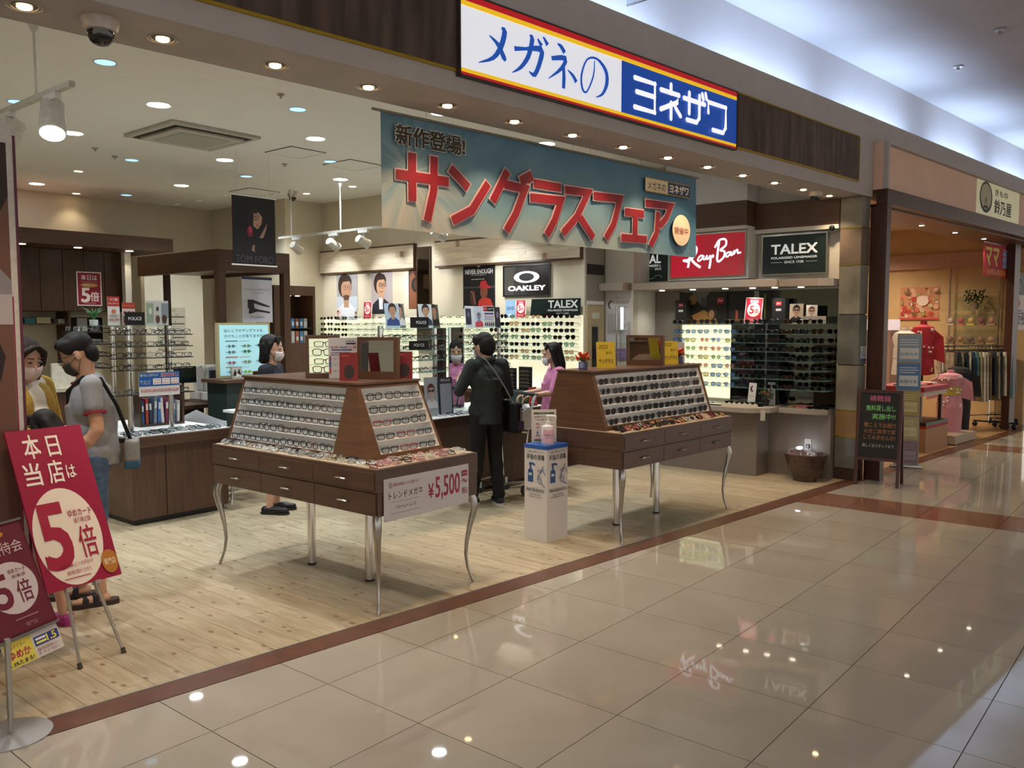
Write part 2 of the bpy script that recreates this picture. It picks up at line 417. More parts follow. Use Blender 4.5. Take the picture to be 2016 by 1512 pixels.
# ---- shopfront beam: fascia + soffit, a ledge on top hides the cove lamps
bm = MB().box(-8, 8.914, SF, SB, ZS, 3.60).box(-8, 30, SF, SF+0.04, 3.60, 3.78).box(8.915, 30, SF+0.0, SB, 3.10, 3.60)
fas = struct(bm.build('wall_front', GREYP))
MARB = mat('#5a4b43', 0.22, var=0.25, scale=2.5, dark='#3a2f2a', stretch=(5, 1, 0.7), coat=0.2)
for x0, x1 in ((-4.0, 3.205), (6.215, 8.53)):
    p = B(x0, x1, SF-0.012, SF, 3.098, 3.52).build('marble_panel', MARB, fas)
    B(x0, x1, SF-0.016, SF, 3.082, 3.097).build('gold_trim', GOLD, p)
    B(x0, x1, SF-0.016, SF, 3.521, 3.533).build('gold_trim', GOLD, p)
    if x1 > 5: B(x1+0.001, x1+0.011, SF-0.016, SF, 3.082, 3.533).build('gold_trim', GOLD, p)
# cove lamps on the ledge
for i, x in enumerate((-3.0, -0.4, 2.2, 4.8, 7.4, 10.0, 12.9, 15.5, 18.1)):
    t = thing('cove_lamp', f'bluish cove light tube hidden on the ledge above the shopfronts, {nth(i)} from the left', 'cove light', (x, 3.92, 3.60), group='cove lights along the ledge')
    MB().box(-1.05, 1.05, -0.03, 0.03, 0.0, 0.03).build('fitting', WHITEP, t)
    MB().cyl((-1.0, 0, 0.05), (1.0, 0, 0.05), 0.016, n=8).build('tube', em('#dbe8ff', 3.0), t)
    lamp('cove_light', 'AREA', (0, 0, 0.075), 36, (0.46, 0.66, 1.0), 2.0, rot=(PI-0.75, 0, 0), parent=t, size_y=0.05)
# ---- stone pillar at the end of the shopfront: stacked slabs with brass joints
plr = struct(B(8.735, 8.90, 3.735, 3.94, 0, ZS).build('pillar', mat('#2c2a26', 0.6)))
ST = [mat('#8a8578', 0.5, var=0.22, scale=3.0, bump=0.25), mat('#77685a', 0.5, var=0.22, scale=3.5, bump=0.2), mat('#6f7069', 0.5, var=0.25, scale=3.2, bump=0.25), mat('#9a7a4c', 0.45, var=0.15, scale=4)]
zz = [0.12, 0.46, 0.74, 1.22, 1.75, 2.27, 2.65, ZS-0.002]; kk = [2, 3, 0, 2, 0, 1, 0]
for k in range(7):
    z0, z1 = zz[k]+0.005, zz[k+1]-0.004
    MB().box(8.72, 8.735, 3.722, 3.95, z0, z1).build('stone', ST[kk[k]], plr, bevel=0.003)
    MB().box(8.736, 8.914, 3.72, 3.735, z0, z1).build('stone', ST[kk[k]] if kk[k] != 3 else ST[2], plr, bevel=0.003)
for z in (0.46, 0.74, 2.27, 2.65):
    MB().box(8.716, 8.914, 3.716, 3.95, z-0.005, z+0.005).build('brass_joint', GOLD, plr)
B(8.725, 8.914, 3.722, 3.95, 0, 0.12).build('plinth', mat('#3b2a22', 0.5), plr)
# ---- end wall of the sunglass wall: staff door with a narrow pane, transom panels over it
dr = struct(uvbox('door_1', 8.19, 8.55, 5.655, 5.679, 0, 1.88, mat('#b9a882', 0.55)))
B(0.10, 0.22, -0.004, 0.0, 0.90, 1.62).build('pane', mat('#20211f', 0.1), dr)
B(0.09, 0.23, -0.008, -0.0045, 0.88, 0.898).build('pane_frame', STEEL, dr); B(0.09, 0.23, -0.008, -0.0045, 1.622, 1.64).build('pane_frame', STEEL, dr)
B(0.10, 0.25, -0.004, 0.0, 1.72, 1.79).build('door_sign', mat('#c9d3bd', 0.5), dr)
MB().tube([(0.04, -0.03, 0.85), (0.04, -0.03, 1.05)], 0.008).build('handle', CHROME, dr)
tp = struct(uvbox('trim_2', 8.19, 8.55, 5.665, 5.679, 1.93, 2.72, mat('#8e8b80', 0.6)))
B(0, 0.36, -0.006, 0, 0.31, 0.43).build('dark_band', BLACKP, tp); B(0, 0.36, -0.006, 0, -0.045, -0.002).build('white_rail', WHITEP, tp)
# ---- wall over the sunglass wall: two whitewashed board panels between dark rails
BRD = mat('#cfc7b4', 0.5, var=0.05, scale=5, dark='#bdb29b', stretch=(1, 0.8, 8), knots=3.2, bump=0.02, rnd=0.13)
for v0, v1 in ((8.49, 10.55), (5.70, 8.08)):
    fr = struct(uvbox('trim_3', 8.10, 8.169, v0, v1, 2.41, 2.765, WOODY)); fr.data.transform(Matrix.Identity(4))
    L = v1-v0
    for r_ in range(4):
        z0 = 0.022+r_*0.0778; s0 = [0.0, 0.8, 0.35, 1.1][r_]; cuts = [0.0] + [c for c in (s0, s0+0.9, s0+1.8) if 0.08 < c < L-0.08] + [L]
        for a, b in zip(cuts, cuts[1:]):
            B(-0.006, 0, a+0.001, b-0.001, z0, z0+0.0768).build('plank', BRD, fr)
# narrow mirror in a dark frame between the two panels
mi = thing('wall_mirror', 'tall narrow mirror in dark brown frame between the white board panels', 'mirror', W(8.169, 8.34, 1.30), FU)
B(-0.135, 0.135, -0.03, 0, 0, 1.41).build('frame', WOODD, mi)
B(-0.115, 0.115, -0.033, -0.0305, 0.02, 1.39).build('glass', mat('#b8bab8', 0.03, 1.0, var=0.0), mi)
# ---- brown frieze and white band over the right display wall
struct(uvbox('trim_4', 9.06, 9.149, 3.06, 3.985, 2.70, 2.985, WOODY)); struct(uvbox('trim_5', 8.84, 9.149, 3.99, 5.0, 2.74, 3.01, WOODY))
struct(uvbox('trim_6', 9.04, 9.149, 3.06, 3.985, 2.655, 2.698, WALLW)); struct(uvbox('trim_7', 8.82, 9.149, 3.99, 5.0, 2.70, 2.738, WALLW))
struct(uvbox('wall_sign', 8.91, 9.149, 3.99, 5.0, 2.16, 2.699, WALLW)); struct(uvbox('wall_upper', 8.84, 9.149, 3.99, 5.0, 3.012, ZC, mat('#dfe3ea', 0.8, var=0.01)))
# ================================================================== SPECTACLES
def outline(kind, a, b, n=14):
    ex = {'rect': 4.5, 'round': 2.0, 'square': 3.2, 'drop': 2.6, 'oval': 2.4}[kind]; pts = []
    for i in range(n):
        t = 2*PI*i/n; c, s = math.cos(t), math.sin(t)
        x = a*math.copysign(abs(c)**(2/ex), c); y = b*math.copysign(abs(s)**(2/ex), s)
        if kind == 'drop' and y < 0: x *= 1 - 0.28*(-y/b)
        pts.append((x, y))
    return pts
def ring(mb, pts, r, cx, cz, flip=1):
    n = len(pts); vs = []; fs = []
    for i in range(n):
        p = Vector((pts[i][0]*flip, pts[i][1])); q = p.normalized()
        for dx, dy in ((r, 0), (0, -r), (-r*0.5, 0), (0, r)): vs.append((cx+p.x+q.x*dx, dy, cz+p.y+q.y*dx))
    for i in range(n):
        k = (i+1) % n
        for j in range(4): fs.append((i*4+j, k*4+j, k*4+(j+1) % 4, i*4+(j+1) % 4))
    mb.add(vs, fs)
FR = {'black': mat('#121214', 0.25, var=0.0), 'brown': mat('#4a2a1a', 0.25, var=0.3, scale=120), 'silver': mat('#b9bcbf', 0.2, 1.0, var=0.0), 'navy': mat('#1b2540', 0.25, var=0.0),
      'red': mat('#8a2a35', 0.25, var=0.0), 'grey': mat('#56585c', 0.25, var=0.0), 'gold': mat('#b08d4a', 0.25, 1.0, var=0.0), 'pink': mat('#c88a8f', 0.25, var=0.0), 'white': mat('#d9d7d2', 0.3, var=0.0)}
LN = {'clear': glassy('#f4f8f8', 0.02), 'dark': mat('#0d0c0b', 0.3, var=0.0, spec=0.12), 'tea': mat('#24160f', 0.3, var=0.0, spec=0.15), 'smoke': mat('#22262b', 0.2, var=0.0, spec=0.25),
      'blue': glassy('#7ea9e0', 0.25), 'green': glassy('#8fbf9a', 0.30), 'yellow': glassy('#d8d59a', 0.25), 'rose': glassy('#d98c8c', 0.30), 'mirror': mat('#5b6f8f', 0.06, 0.9, var=0.0), 'amber': glassy('#d9b27c', 0.3)}
_G = {}
def spec_mesh(kind, fr, ln, folded):
    key = (kind, fr, ln, folded)
    if key in _G: return _G[key]
    a, b = {'rect': (0.028, 0.0165), 'round': (0.0245, 0.0225), 'square': (0.028, 0.0205), 'drop': (0.0285, 0.024), 'oval': (0.027, 0.020)}[kind]
    cx, cz = a+0.0085, b+0.003; pts = outline(kind, a, b); rim = 0.0017 if fr in ('silver', 'gold') else 0.0036
    f = MB()
    for s in (-1, 1): ring(f, pts, rim, s*cx, cz, s)
    f.tube([(-0.0095, 0, cz+b*0.45), (0, -0.002, cz+b*0.62), (0.0095, 0, cz+b*0.45)], rim*0.9, 4)
    for s in (-1, 1): f.box(min(s*(cx+a-0.001), s*(cx+a+0.006)), max(s*(cx+a-0.001), s*(cx+a+0.006)), -0.002, 0.003, cz+b*0.35, cz+b*0.35+0.005)
    l = MB().prism([(p[0], p[1]) for p in pts][::-1], -0.0006, 0.0006, 'y')
    e = cx+a+0.004
    t = MB()
    if folded: t.box(-2*e+0.025, 0.0, 0.0, 0.003, -0.003, 0.003)
    else:
        t.box(-0.0013, 0.0013, 0.0, 0.075, -0.003, 0.003); t.hexa([(-0.0013, 0.075, -0.003), (0.0013, 0.075, -0.003), (0.0013, 0.106, -0.022), (-0.0013, 0.106, -0.022)], [(-0.0013, 0.075, 0.003), (0.0013, 0.075, 0.003), (0.0013, 0.108, -0.016), (-0.0013, 0.108, -0.016)])
    _G[key] = (f.mesh('frame', FR[fr]), l.mesh('lens', LN[ln]), t.mesh('temple', FR[fr]), cx, cz, e, cz+b*0.35+0.0025)
    return _G[key]
def specs(mtx, kind, fr, ln, label, group, folded=False, sun=False):
    fm, lm, tm, cx, cz, e, tz = spec_mesh(kind, fr, ln, folded)
    o = place(fm, 'sunglasses' if sun else 'eyeglasses'); o.matrix_basis = mtx
    tag(o, label, 'sunglasses' if sun else 'eyeglasses', group)
    place(lm, 'lens', o, (-cx, 0, cz)); place(lm, 'lens', o, (cx, 0, cz))
    if folded:
        place(tm, 'temple', o, (e, 0.004, tz)); place(tm, 'temple', o, (-e, 0.008, tz), (0, 0, 0)).scale = (-1, 1, 1)
    else:
        place(tm, 'temple', o, (e, 0.002, tz)); place(tm, 'temple', o, (-e, 0.002, tz))
    return o
RG = random.Random(11)
def heap_mtx(x, y, z, base, yaw=None):
    """folded pair lying on its temples, lenses tipped up towards the front"""
    yaw = RG.uniform(-0.5, 0.5) if yaw is None else yaw
    return base @ Matrix.Translation((x, y, z)) @ Matrix.Rotation(yaw, 4, 'Z') @ Matrix.Rotation(-R(RG.uniform(48, 66)), 4, 'X') @ Matrix.Translation((0, 0, 0.001))
KN = {'rect': 'rectangular', 'round': 'round', 'square': 'square', 'drop': 'teardrop', 'oval': 'oval'}

# ================================================================== DISPLAY TABLES
def lerp(a, b, t): return a + (b-a)*t
WTRAY = mat('#f6f5f2', 0.5, var=0.01)
def tray(hull, par, P00, P10, P11, P01, fx0, fx1, fy0, fy1, inward, rows, depth=0.075, gx0=None, gx1=None):
    """cut an opening into a sloped wooden face and build a stepped white tray behind it; returns shelf lines"""
    P00, P10, P11, P01 = map(Vector, (P00, P10, P11, P01)); inward = Vector(inward)
    def q(a, b): return lerp(lerp(P00, P10, a), lerp(P01, P11, a), b)
    gx0 = fx0 if gx0 is None else gx0; gx1 = fx1 if gx1 is None else gx1
    o = [q(fx0, fy0), q(fx1, fy0), q(gx1, fy1), q(gx0, fy1)]; c = [P00, P10, P11, P01]
    hull.add(c+o, [(0, 1, 5, 4), (1, 2, 6, 5), (2, 3, 7, 6), (3, 0, 4, 7)])
    t = MB(); d = inward*depth; bk = [p+d for p in o]
    t.add(o+bk, [(4, 5, 6, 7), (0, 1, 5, 4), (1, 2, 6, 5), (2, 3, 7, 6), (3, 0, 4, 7)])
    tr = t.build('tray', WTRAY, par)
    out = []
    for k in range(rows):
        b0 = k/rows
        A, Bq = lerp(o[0], o[3], b0), lerp(o[1], o[2], b0)
        if k:
            th = Vector((0, 0, 0.006)); A2, B2 = A+d*0.99, Bq+d*0.99
            MB().hexa([A-th, Bq-th, B2-th, A2-th], [A, Bq, B2, A2]).build('shelf', WTRAY, tr)
        out.append((A, Bq))
    return out
def leg_curve(sx, sy):
    d = Vector((sx, sy, 0)).normalized()
    pr = [(0.575, 0.0, 0.024), (0.54, 0.013, 0.027), (0.49, 0.018, 0.026), (0.43, 0.006, 0.021), (0.36, -0.012, 0.017), (0.27, -0.03, 0.0135), (0.18, -0.037, 0.0105), (0.10, -0.026, 0.009), (0.05, -0.010, 0.0085), (0.018, 0.004, 0.010), (0.0, 0.008, 0.009)]
    return MB().tube([d*o + Vector((0, 0, z)) for z, o, r in pr], [r for z, o, r in pr], 12)
TL, TW, ZT0, ZT1 = 1.68, 0.855, 0.57, 0.84
WT = wood('#5b4131', '#49342a', axis=0, coat=0.1); WTE = wood('#6a4a33', '#563b29', axis=0, coat=0.1)
CHL = mat('#a9a7a2', 0.22, 1.0, var=0.05)
def table(label, loc, rz, end_tray):
    t = thing('display_table', label, 'display table', loc, rz)
    B(0.004, TL-0.004, 0.012, TW-0.004, ZT0, 0.708).build('body', WT, t)
    tp = B(0, TL, 0, TW, 0.708, ZT1).build('top', WT, t, bevel=0.002)
    B(0.02, TL-0.02, 0.012, TW-0.02, ZT1, ZT1+0.004).build('display_mat', mat('#c9b79c', 0.6), tp)
    for r_ in range(2):
        for k in range(3):
            x0 = 0.012+k*(TL-0.024)/3; x1 = x0+(TL-0.024)/3
            z0, z1 = (0.722, 0.820) if r_ else (0.578, 0.700)
            yf = -0.006 if r_ else 0.002
            d = B(x0+0.0025, x1-0.0025, yf, yf+0.012, z0, z1).build('drawer', WT, t, bevel=0.0015)
            xm = (x0+x1)/2; zm = (z0+z1)/2
            MB().tube([(xm-0.045, yf, zm-0.006), (xm-0.042, yf-0.018, zm-0.002), (xm-0.02, yf-0.024, zm), (xm+0.02, yf-0.024, zm), (xm+0.042, yf-0.018, zm-0.002), (xm+0.045, yf, zm-0.006)], 0.0055, 6).build('handle', STEEL, d)
    for sx in (0, 1):
        for sy in (0, 1):
            leg_curve(2*sx-1, 2*sy-1).build('leg', CHL, t, (0.03+sx*(TL-0.06), 0.03+sy*(TW-0.06), 0), smooth=True)
    for x in (0.52, 1.12):
        MB().cyl((x, TW/2, 0.012), (x, TW/2, ZT0), 0.029, n=20).build('post', CHROME, t, smooth=True)
        MB().cyl((x, TW/2, 0), (x, TW/2, 0.012), 0.031, n=20).build('foot', BLACKP, t)
    h = MB()
    zb, zt = ZT1+0.0045, 1.285
    if end_tray:
        b = [(0.02, 0.10), (1.465, 0.10), (1.465, 0.77), (0.02, 0.77)]; u = [(0.02, 0.25), (1.235, 0.25), (1.235, 0.77), (0.02, 0.77)]
    else:
        b = [(0.03, 0.18), (1.65, 0.18), (1.65, 0.79), (0.03, 0.79)]; u = [(0.03, 0.325), (1.65, 0.325), (1.65, 0.65), (0.03, 0.65)]
    bv = [Vector((x, y, zb)) for x, y in b]; uv_ = [Vector((x, y, zt)) for x, y in u]
    h.add([*uv_], [(0, 1, 2, 3)]); h.add([bv[3], bv[2], uv_[2], uv_[3]], [(1, 0, 3, 2)])
    h.add([bv[0], bv[3], uv_[3], uv_[0]], [(1, 0, 3, 2)])
    if end_tray:
        rows1 = tray(h, t, bv[0], bv[1], uv_[1], uv_[0], 0.022, 0.80, 0.075, 0.95, (0, 1, 0), 5, gx0=0.026, gx1=0.915)
        rows2 = tray(h, t, bv[1], bv[2], uv_[2], uv_[1], 0.20, 0.965, 0.075, 0.95, (-1, 0, 0), 5, gx0=0.045, gx1=0.965)
    else:
        rows1 = tray(h, t, bv[0], bv[1], uv_[1], uv_[0], 0.025, 0.975, 0.085, 0.95, (0, 1, 0), 5); rows2 = []
        h.add([bv[1], bv[2], uv_[2], uv_[1]], [(0, 1, 2, 3)])
    hu = h.build('display_hull', WTE, t)
    B(u[0][0]-0.01, u[1][0]+0.01, u[0][1]-0.012, u[2][1]+0.012, zt, zt+0.014).build('cap', WTE, t, bevel=0.002)
    return t, rows1, rows2
T1ANG = R(6.2) - PI/2
t1o = Vector((2.731, 3.864, 0)) + Vector((-math.sin(R(6.2)), math.cos(R(6.2)), 0))*TL
T1, r1, r2_ = table('brown display table of clear eyeglasses with white trays on two sides and curved chrome legs', t1o, T1ANG, True)
T2, r3, _ = table('brown display table of dark sunglasses with one white tray and curved chrome legs', (4.925, 3.835, 0), R(3.0), False)
bpy.context.view_layer.update()
M1, M2 = T1.matrix_basis.copy(), T2.matrix_basis.copy()
def fill_tray(M, rows, n, inward, yaw, choose, where, group, sun, x0=0.06, gap=None):
    shelf = ('bottom', 'second', 'middle', 'fourth', 'top')
    for k, (A, Bq) in enumerate(rows):
        L = (Bq-A).length; d = (Bq-A).normalized(); st = gap or (L-0.02)/n
        for i in range(n):
            kind, fr, ln, nm = choose(k, i)
            p = A + d*(0.01+st*(i+0.5)+RG.uniform(-0.006, 0.006)) + Vector(inward)*0.012
            m = M @ Matrix.Translation(p + Vector((0, 0, 0.0005))) @ Matrix.Rotation(yaw+RG.uniform(-0.12, 0.12), 4, 'Z') @ Matrix.Rotation(R(-4), 4, 'X')
            specs(m, kind, fr, ln, f'{nm}, {nth(i)} from left on {shelf[k]} shelf of {where}', group, folded=True, sun=sun)
def ch1(k, i):
    kind = RG.choice(('rect', 'rect', 'square', 'rect', 'oval')); fr = RG.choice(('black', 'black', 'black', 'black', 'grey', 'brown', 'navy'))
    return kind, fr, 'clear', f'{fr} {KN[kind]} eyeglasses'
def ch2(k, i):
    kind = RG.choice(('rect', 'square', 'rect')); fr = RG.choice(('black', 'black', 'brown', 'navy', 'red'))
    return kind, fr, 'clear', f'{fr} {KN[kind]} eyeglasses'
def ch3(k, i):
    kind = RG.choice(('square', 'drop', 'round', 'oval', 'square')); fr = RG.choice(('black', 'black', 'brown', 'black', 'grey')); ln = RG.choice(('dark', 'dark', 'dark', 'tea', 'smoke'))
    return kind, fr, ln, f'{dict(dark="black", tea="brown", smoke="smoke")[ln]}-lensed {KN[kind]} sunglasses'
fill_tray(M1, r1, 8, (0, 1, 0), 0.0, ch1, 'the long white tray', 'eyeglasses in the long tray', False)
fill_tray(M1, r2_, 3, (-1, 0, 0), PI/2, ch2, 'the short end tray', 'eyeglasses in the end tray', False)
fill_tray(M2, r3, 9, (0, 1, 0), 0.0, ch3, 'the sunglasses table', 'sunglasses in the table tray', True)
# folded pairs on the table tops round the trays
zt = ZT1+0.006
for row, (y, n) in enumerate(((0.035, 17), (0.075, 16))):
    for i in range(n):
        kind = RG.choice(('oval', 'rect', 'round', 'square')); fr = RG.choice(('silver', 'silver', 'grey', 'black', 'white', 'gold'))
        specs(heap_mtx(0.07+row*0.04+i*0.092, y, zt, M1), kind, fr, 'clear', f'folded {fr} {KN[kind]} eyeglasses, {nth(i)} from left in {"front" if row == 0 else "rear"} row below the long tray', 'folded eyeglasses on the table rim', True)
for row, (x, n) in enumerate(((1.645, 8), (1.565, 8))):
    for i in range(n):
        kind = RG.choice(('oval', 'rect', 'round', 'square')); fr = RG.choice(('red', 'pink', 'brown', 'gold', 'pink', 'white'))
        specs(heap_mtx(x, 0.06+row*0.04+i*0.094, zt, M1, PI/2+RG.uniform(-0.5, 0.5)), kind, fr, 'clear', f'folded {fr} {KN[kind]} eyeglasses, {nth(i)} from left in {"front" if row == 0 else "rear"} row below the end tray', 'folded eyeglasses on the table rim', True)
for row, (y, n) in enumerate(((0.05, 15), (0.125, 15))):
    for i in range(n):
        kind = RG.choice(('oval', 'drop', 'round', 'square')); fr = RG.choice(('black', 'brown', 'gold', 'brown', 'red', 'white')); ln = RG.choice(('tea', 'dark', 'amber', 'rose', 'tea'))
        specs(heap_mtx(0.10+row*0.04+i*0.104, y, zt, M2), kind, fr, ln, f'folded {fr} {KN[kind]} sunglasses, {nth(i)} from left in {"front" if row == 0 else "rear"} row on the sunglasses table', 'folded sunglasses on the table rim', True, True)
# ================================================================== COUNTERS, RACKS, WALL UNITS
def uthing(name, label, cat, u, v, z=0.0, rz=0.0, group=None): return thing(name, label, cat, W(u, v, z), DL+rz, group)
GLS = glassy('#bfe0d8', 0.10); SHELFK = mat('#1d1f21', 0.15, var=0.0)
TRAYW = mat('#dcdcd8', 0.5, var=0.02)
def rack_row(M, x0, x1, z, n, choose, lab, group, sun=False, y=0.0, yaw=0.0):
    for i in range(n):
        kind, fr, ln, nm = choose(i)
        x = x0+(x1-x0)*(i+0.5)/n + RG.uniform(-0.012, 0.012)
        specs(M @ Matrix.Translation((x, y, z)) @ Matrix.Rotation(yaw+RG.uniform(-0.25, 0.25), 4, 'Z') @ Matrix.Rotation(R(-4), 4, 'X'), kind, fr, ln, f'{nm}, {nth(i)} from left on {lab}', group, sun=sun)
def che(i):
    kind = RG.choice(('rect', 'square', 'round', 'oval')); fr = RG.choice(('black', 'black', 'brown', 'silver', 'grey', 'navy'))
    return kind, fr, 'clear', f'{fr} {KN[kind]} eyeglasses'
def chs(i):
    kind = RG.choice(('square', 'drop', 'round', 'square')); fr = RG.choice(('black', 'black', 'brown', 'grey')); ln = RG.choice(('dark', 'smoke', 'tea', 'mirror', 'green', 'dark'))
    return kind, fr, ln, f'{fr} {KN[kind]} sunglasses'
ROWN = ('top', 'second', 'third', 'fourth', 'fifth', 'sixth', 'seventh', 'eighth')
# ---- left island counter with an L of open racks
c = uthing('island_counter', 'brown island counter piled with eyeglasses beside the man in grey', 'counter', 3.20, 6.70)
B(0.05, 0.92, 0.04, 1.30, 0.05, 0.65).build('body', WOOD, c); B(0.08, 0.89, 0.07, 1.27, 0.0, 0.05).build('plinth', BLACKP, c)
B(0.34, 0.343, 0.034, 0.041, 0.06, 0.64).build('panel_joint', BLACKP, c)
B(0, 0.97, 0, 1.34, 0.65, 0.735).build('worktop', WOODH, c, bevel=0.003)
B(0.03, 0.94, 0.03, 1.31, 0.735, 0.74).build('display_mat', TRAYW, c)
MC = Matrix.Translation(W(3.20, 6.70, 0)) @ Matrix.Rotation(DL, 4, 'Z')
rk = uthing('eyeglass_rack', 'chrome post rack of eyeglasses facing the aisle on the brown island counter', 'display rack', 3.20, 6.70, 0.7405)
for x in (0.20, 0.565):
    MB().cyl((x, 0.34, 0), (x, 0.34, 0.905), 0.024, n=16).build('post', CHROME, rk, smooth=True)
for k, z in enumerate((0.835, 0.735, 0.637, 0.537, 0.33)):
    B(0.03, 0.72, 0.22, 0.32, z-0.008, z).build('shelf', SHELFK, rk)
    rack_row(MC, 0.04, 0.70, 0.7405+z+0.0005, 5 if k < 4 else 4, che, f'{ROWN[k]} shelf of the aisle rack', 'eyeglasses on the island rack', y=0.235)
rk2 = uthing('eyeglass_rack', 'chrome post rack of eyeglasses behind the head of the man in grey', 'display rack', 3.20, 6.70, 0.7405)
for y in (0.50, 1.15):
    MB().cyl((0.14, y, 0), (0.14, y, 0.90), 0.02, n=16).build('post', CHROME, rk2, smooth=True)
for k, z in enumerate((0.855, 0.755, 0.655, 0.555)):
    B(0.02, 0.11, 0.46, 1.20, z-0.008, z).build('shelf', SHELFK, rk2)
    rack_row(MC @ Matrix.Rotation(-PI/2, 4, 'Z'), -1.18, -0.50, 0.7405+z+0.0005, 4, che, f'{ROWN[k]} shelf of the rack behind the man', 'eyeglasses on the island rack', y=0.03)
for row, (y, n, z) in enumerate(((0.07, 11, 0.7405), (0.13, 11, 0.7405), (0.20, 8, 0.7405))):
    for i in range(n):
        kind = RG.choice(('oval', 'rect', 'round')); fr = RG.choice(('silver', 'black', 'silver', 'grey', 'white'))
        specs(heap_mtx(0.08+i*0.082+row*0.02, y, z, MC), kind, fr, 'clear', f'folded {fr} {KN[kind]} eyeglasses, {nth(i)} from left in {ROWN[row].replace("top", "front")} row on the island counter', 'folded eyeglasses on the island counter', True)
# price banner on the rack, books behind it
bd = board('price_banner', 'blue and white price banner under the eyeglass rack', 'sign', face(W(3.595, 6.905, 1.052), FV), 0.36, 0.20, 0.006, pm('#e9e6e4'))
p = Print(); p.rect(-0.18, 0.18, 0.082, 0.20, '#1f5fae'); p.text('選べるレンズがついて', -0.09, 0.178, '#f2f0a0', w=0.155, h=0.022, bold=0.02); p.text('追加料金なし!', 0.09, 0.176, '#ffffff', w=0.155, h=0.032, bold=0.06); p.text('追加料金なし!', 0.09, 0.176, '#c22a3c', w=0.153, h=0.030, bold=0.025)
p.text('選べるレンズ', -0.125, 0.128, '#ffffff', w=0.09, h=0.015); p.text('Y-PLUS', -0.125, 0.108, '#e6c8d0', w=0.075, h=0.016)
for k in range(3): p.rect(-0.06+k*0.08, 0.012+k*0.08, 0.096, 0.148, '#f4f1ee'); p.text('近視 老眼', -0.024+k*0.08, 0.134, '#c2454f', w=0.05, h=0.012); p.text('追加0円', -0.024+k*0.08, 0.110, '#c2454f', w=0.06, h=0.015)
p.text('¥13,000 ¥15,500 ¥19,500 ¥23,000 ¥26,000', 0, 0.045, '#b8303c', w=0.335, h=0.030, bold=0.015); p.build('print', bd)
BK = ['#2a4f8a', '#b3432f', '#26344f', '#7d8a96', '#3d6fb0', '#d9d6d0', '#7b2f4d', '#20242c', '#3b5a8c', '#c9c4bb']
bx0 = uthing('book_shelf', 'low dark shelf holding binders behind the eyeglass rack', 'shelf', 3.62, 7.32, 0.7405)
B(0, 0.42, 0, 0.22, 0, 0.02).build('base', WOODD, bx0); B(0.40, 0.42, 0, 0.22, 0.02, 0.36).build('side', WOODD, bx0); B(0, 0.02, 0, 0.22, 0.02, 0.30).build('side', WOODD, bx0); B(0.0, 0.42, 0.20, 0.22, 0.02, 0.30).build('back', WOODD, bx0)
for i in range(10):
    h = RG.uniform(0.19, 0.26); o = B(0, 0.026, 0, 0.15, 0, h).build('binder', mat(BK[i], 0.5, var=0.05), loc=W(3.645+i*0.037, 7.34, 0.7606), rot=(0, R(RG.uniform(-3, 3)), DL))
    tag(o, f'{["blue", "orange", "dark navy", "grey", "bright blue", "white", "purple", "black", "mid-blue", "pale"][i]} binder standing behind the eyeglass rack, {nth(i)} from left', 'binder', 'binders behind the rack')
    B(0.004, 0.022, -0.001, 0.0, h*0.55, h*0.8).build('spine_label', pm('#e2dfd8'), o)
# promotional cards and a potted plant on the rack tops
def card(name, label, cat, mtx, w, h, base, draw, t=0.004, group=None):
    o = board(name, label, cat, mtx, w, h, t, pm(base), group); q = Print(); draw(q); q.build('print', o); return o
ct = B(0.015, 0.155, 0.36, 0.78, 0.903, 0.909).build('top_plate', GLS, rk2)
ct = B(0.18, 0.60, 0.315, 0.365, 0.905, 0.911).build('top_plate', GLS, rk)
def d_red(q):
    q.rect(-0.05, 0.05, 0.16, 0.24, '#c23a34'); q.text('ペア割', 0, 0.215, '#ffffff', w=0.07, h=0.022, bold=0.02); q.text('キャンペーン', 0, 0.182, '#ffffff', w=0.085, h=0.02, bold=0.02); q.oval(0, 0.115, 0.02, 0.02, '#d98a5a'); q.text('10%OFF', 0, 0.045, '#c23a34', w=0.085, h=0.024, bold=0.02); q.lines(-0.04, 0.04, 0.065, 0.09, 2, '#555555')
card('promo_card', 'tall white card with red campaign header above the rack behind the man', 'card', face(W(3.315, 7.10, 1.6515), FV), 0.10, 0.24, '#efece6', d_red)
def d_qr(q):
    q.rect(-0.055, 0.055, 0.14, 0.19, '#b8352c'); q.text('キャッシュレス', 0, 0.165, '#f3d34a', w=0.09, h=0.02)
    for a in range(3):
        for b in range(3): q.rect(-0.045+a*0.035, -0.02+a*0.035, 0.02+b*0.038, 0.042+b*0.038, ['#b33', '#888', '#c44', '#37a'][(a*2+b) % 4] + ('000' if False else ''))
def hx(s): return s if len(s) == 7 else '#' + ''.join(c*2 for c in s[1:])
_rect = Print.rect
def rect_(s, x0, x1, y0, y1, m): return _rect(s, x0, x1, y0, y1, hx(m) if isinstance(m, str) else m)
Print.rect = rect_
card('promo_card', 'small white payment card with red header beside the tall campaign card', 'card', face(W(3.43, 7.075, 1.6525), FV), 0.11, 0.19, '#eeeae2', d_qr)
def d_police(q): q.text('POLICE', 0, 0.055, '#e8e8e8', w=0.115, h=0.026, bold=0.03)
card('brand_plate', 'black brand plate on the rack behind the man in grey', 'sign', face(W(3.46, 7.03, 1.6525), FV), 0.17, 0.11, '#0d0d0f', d_police)
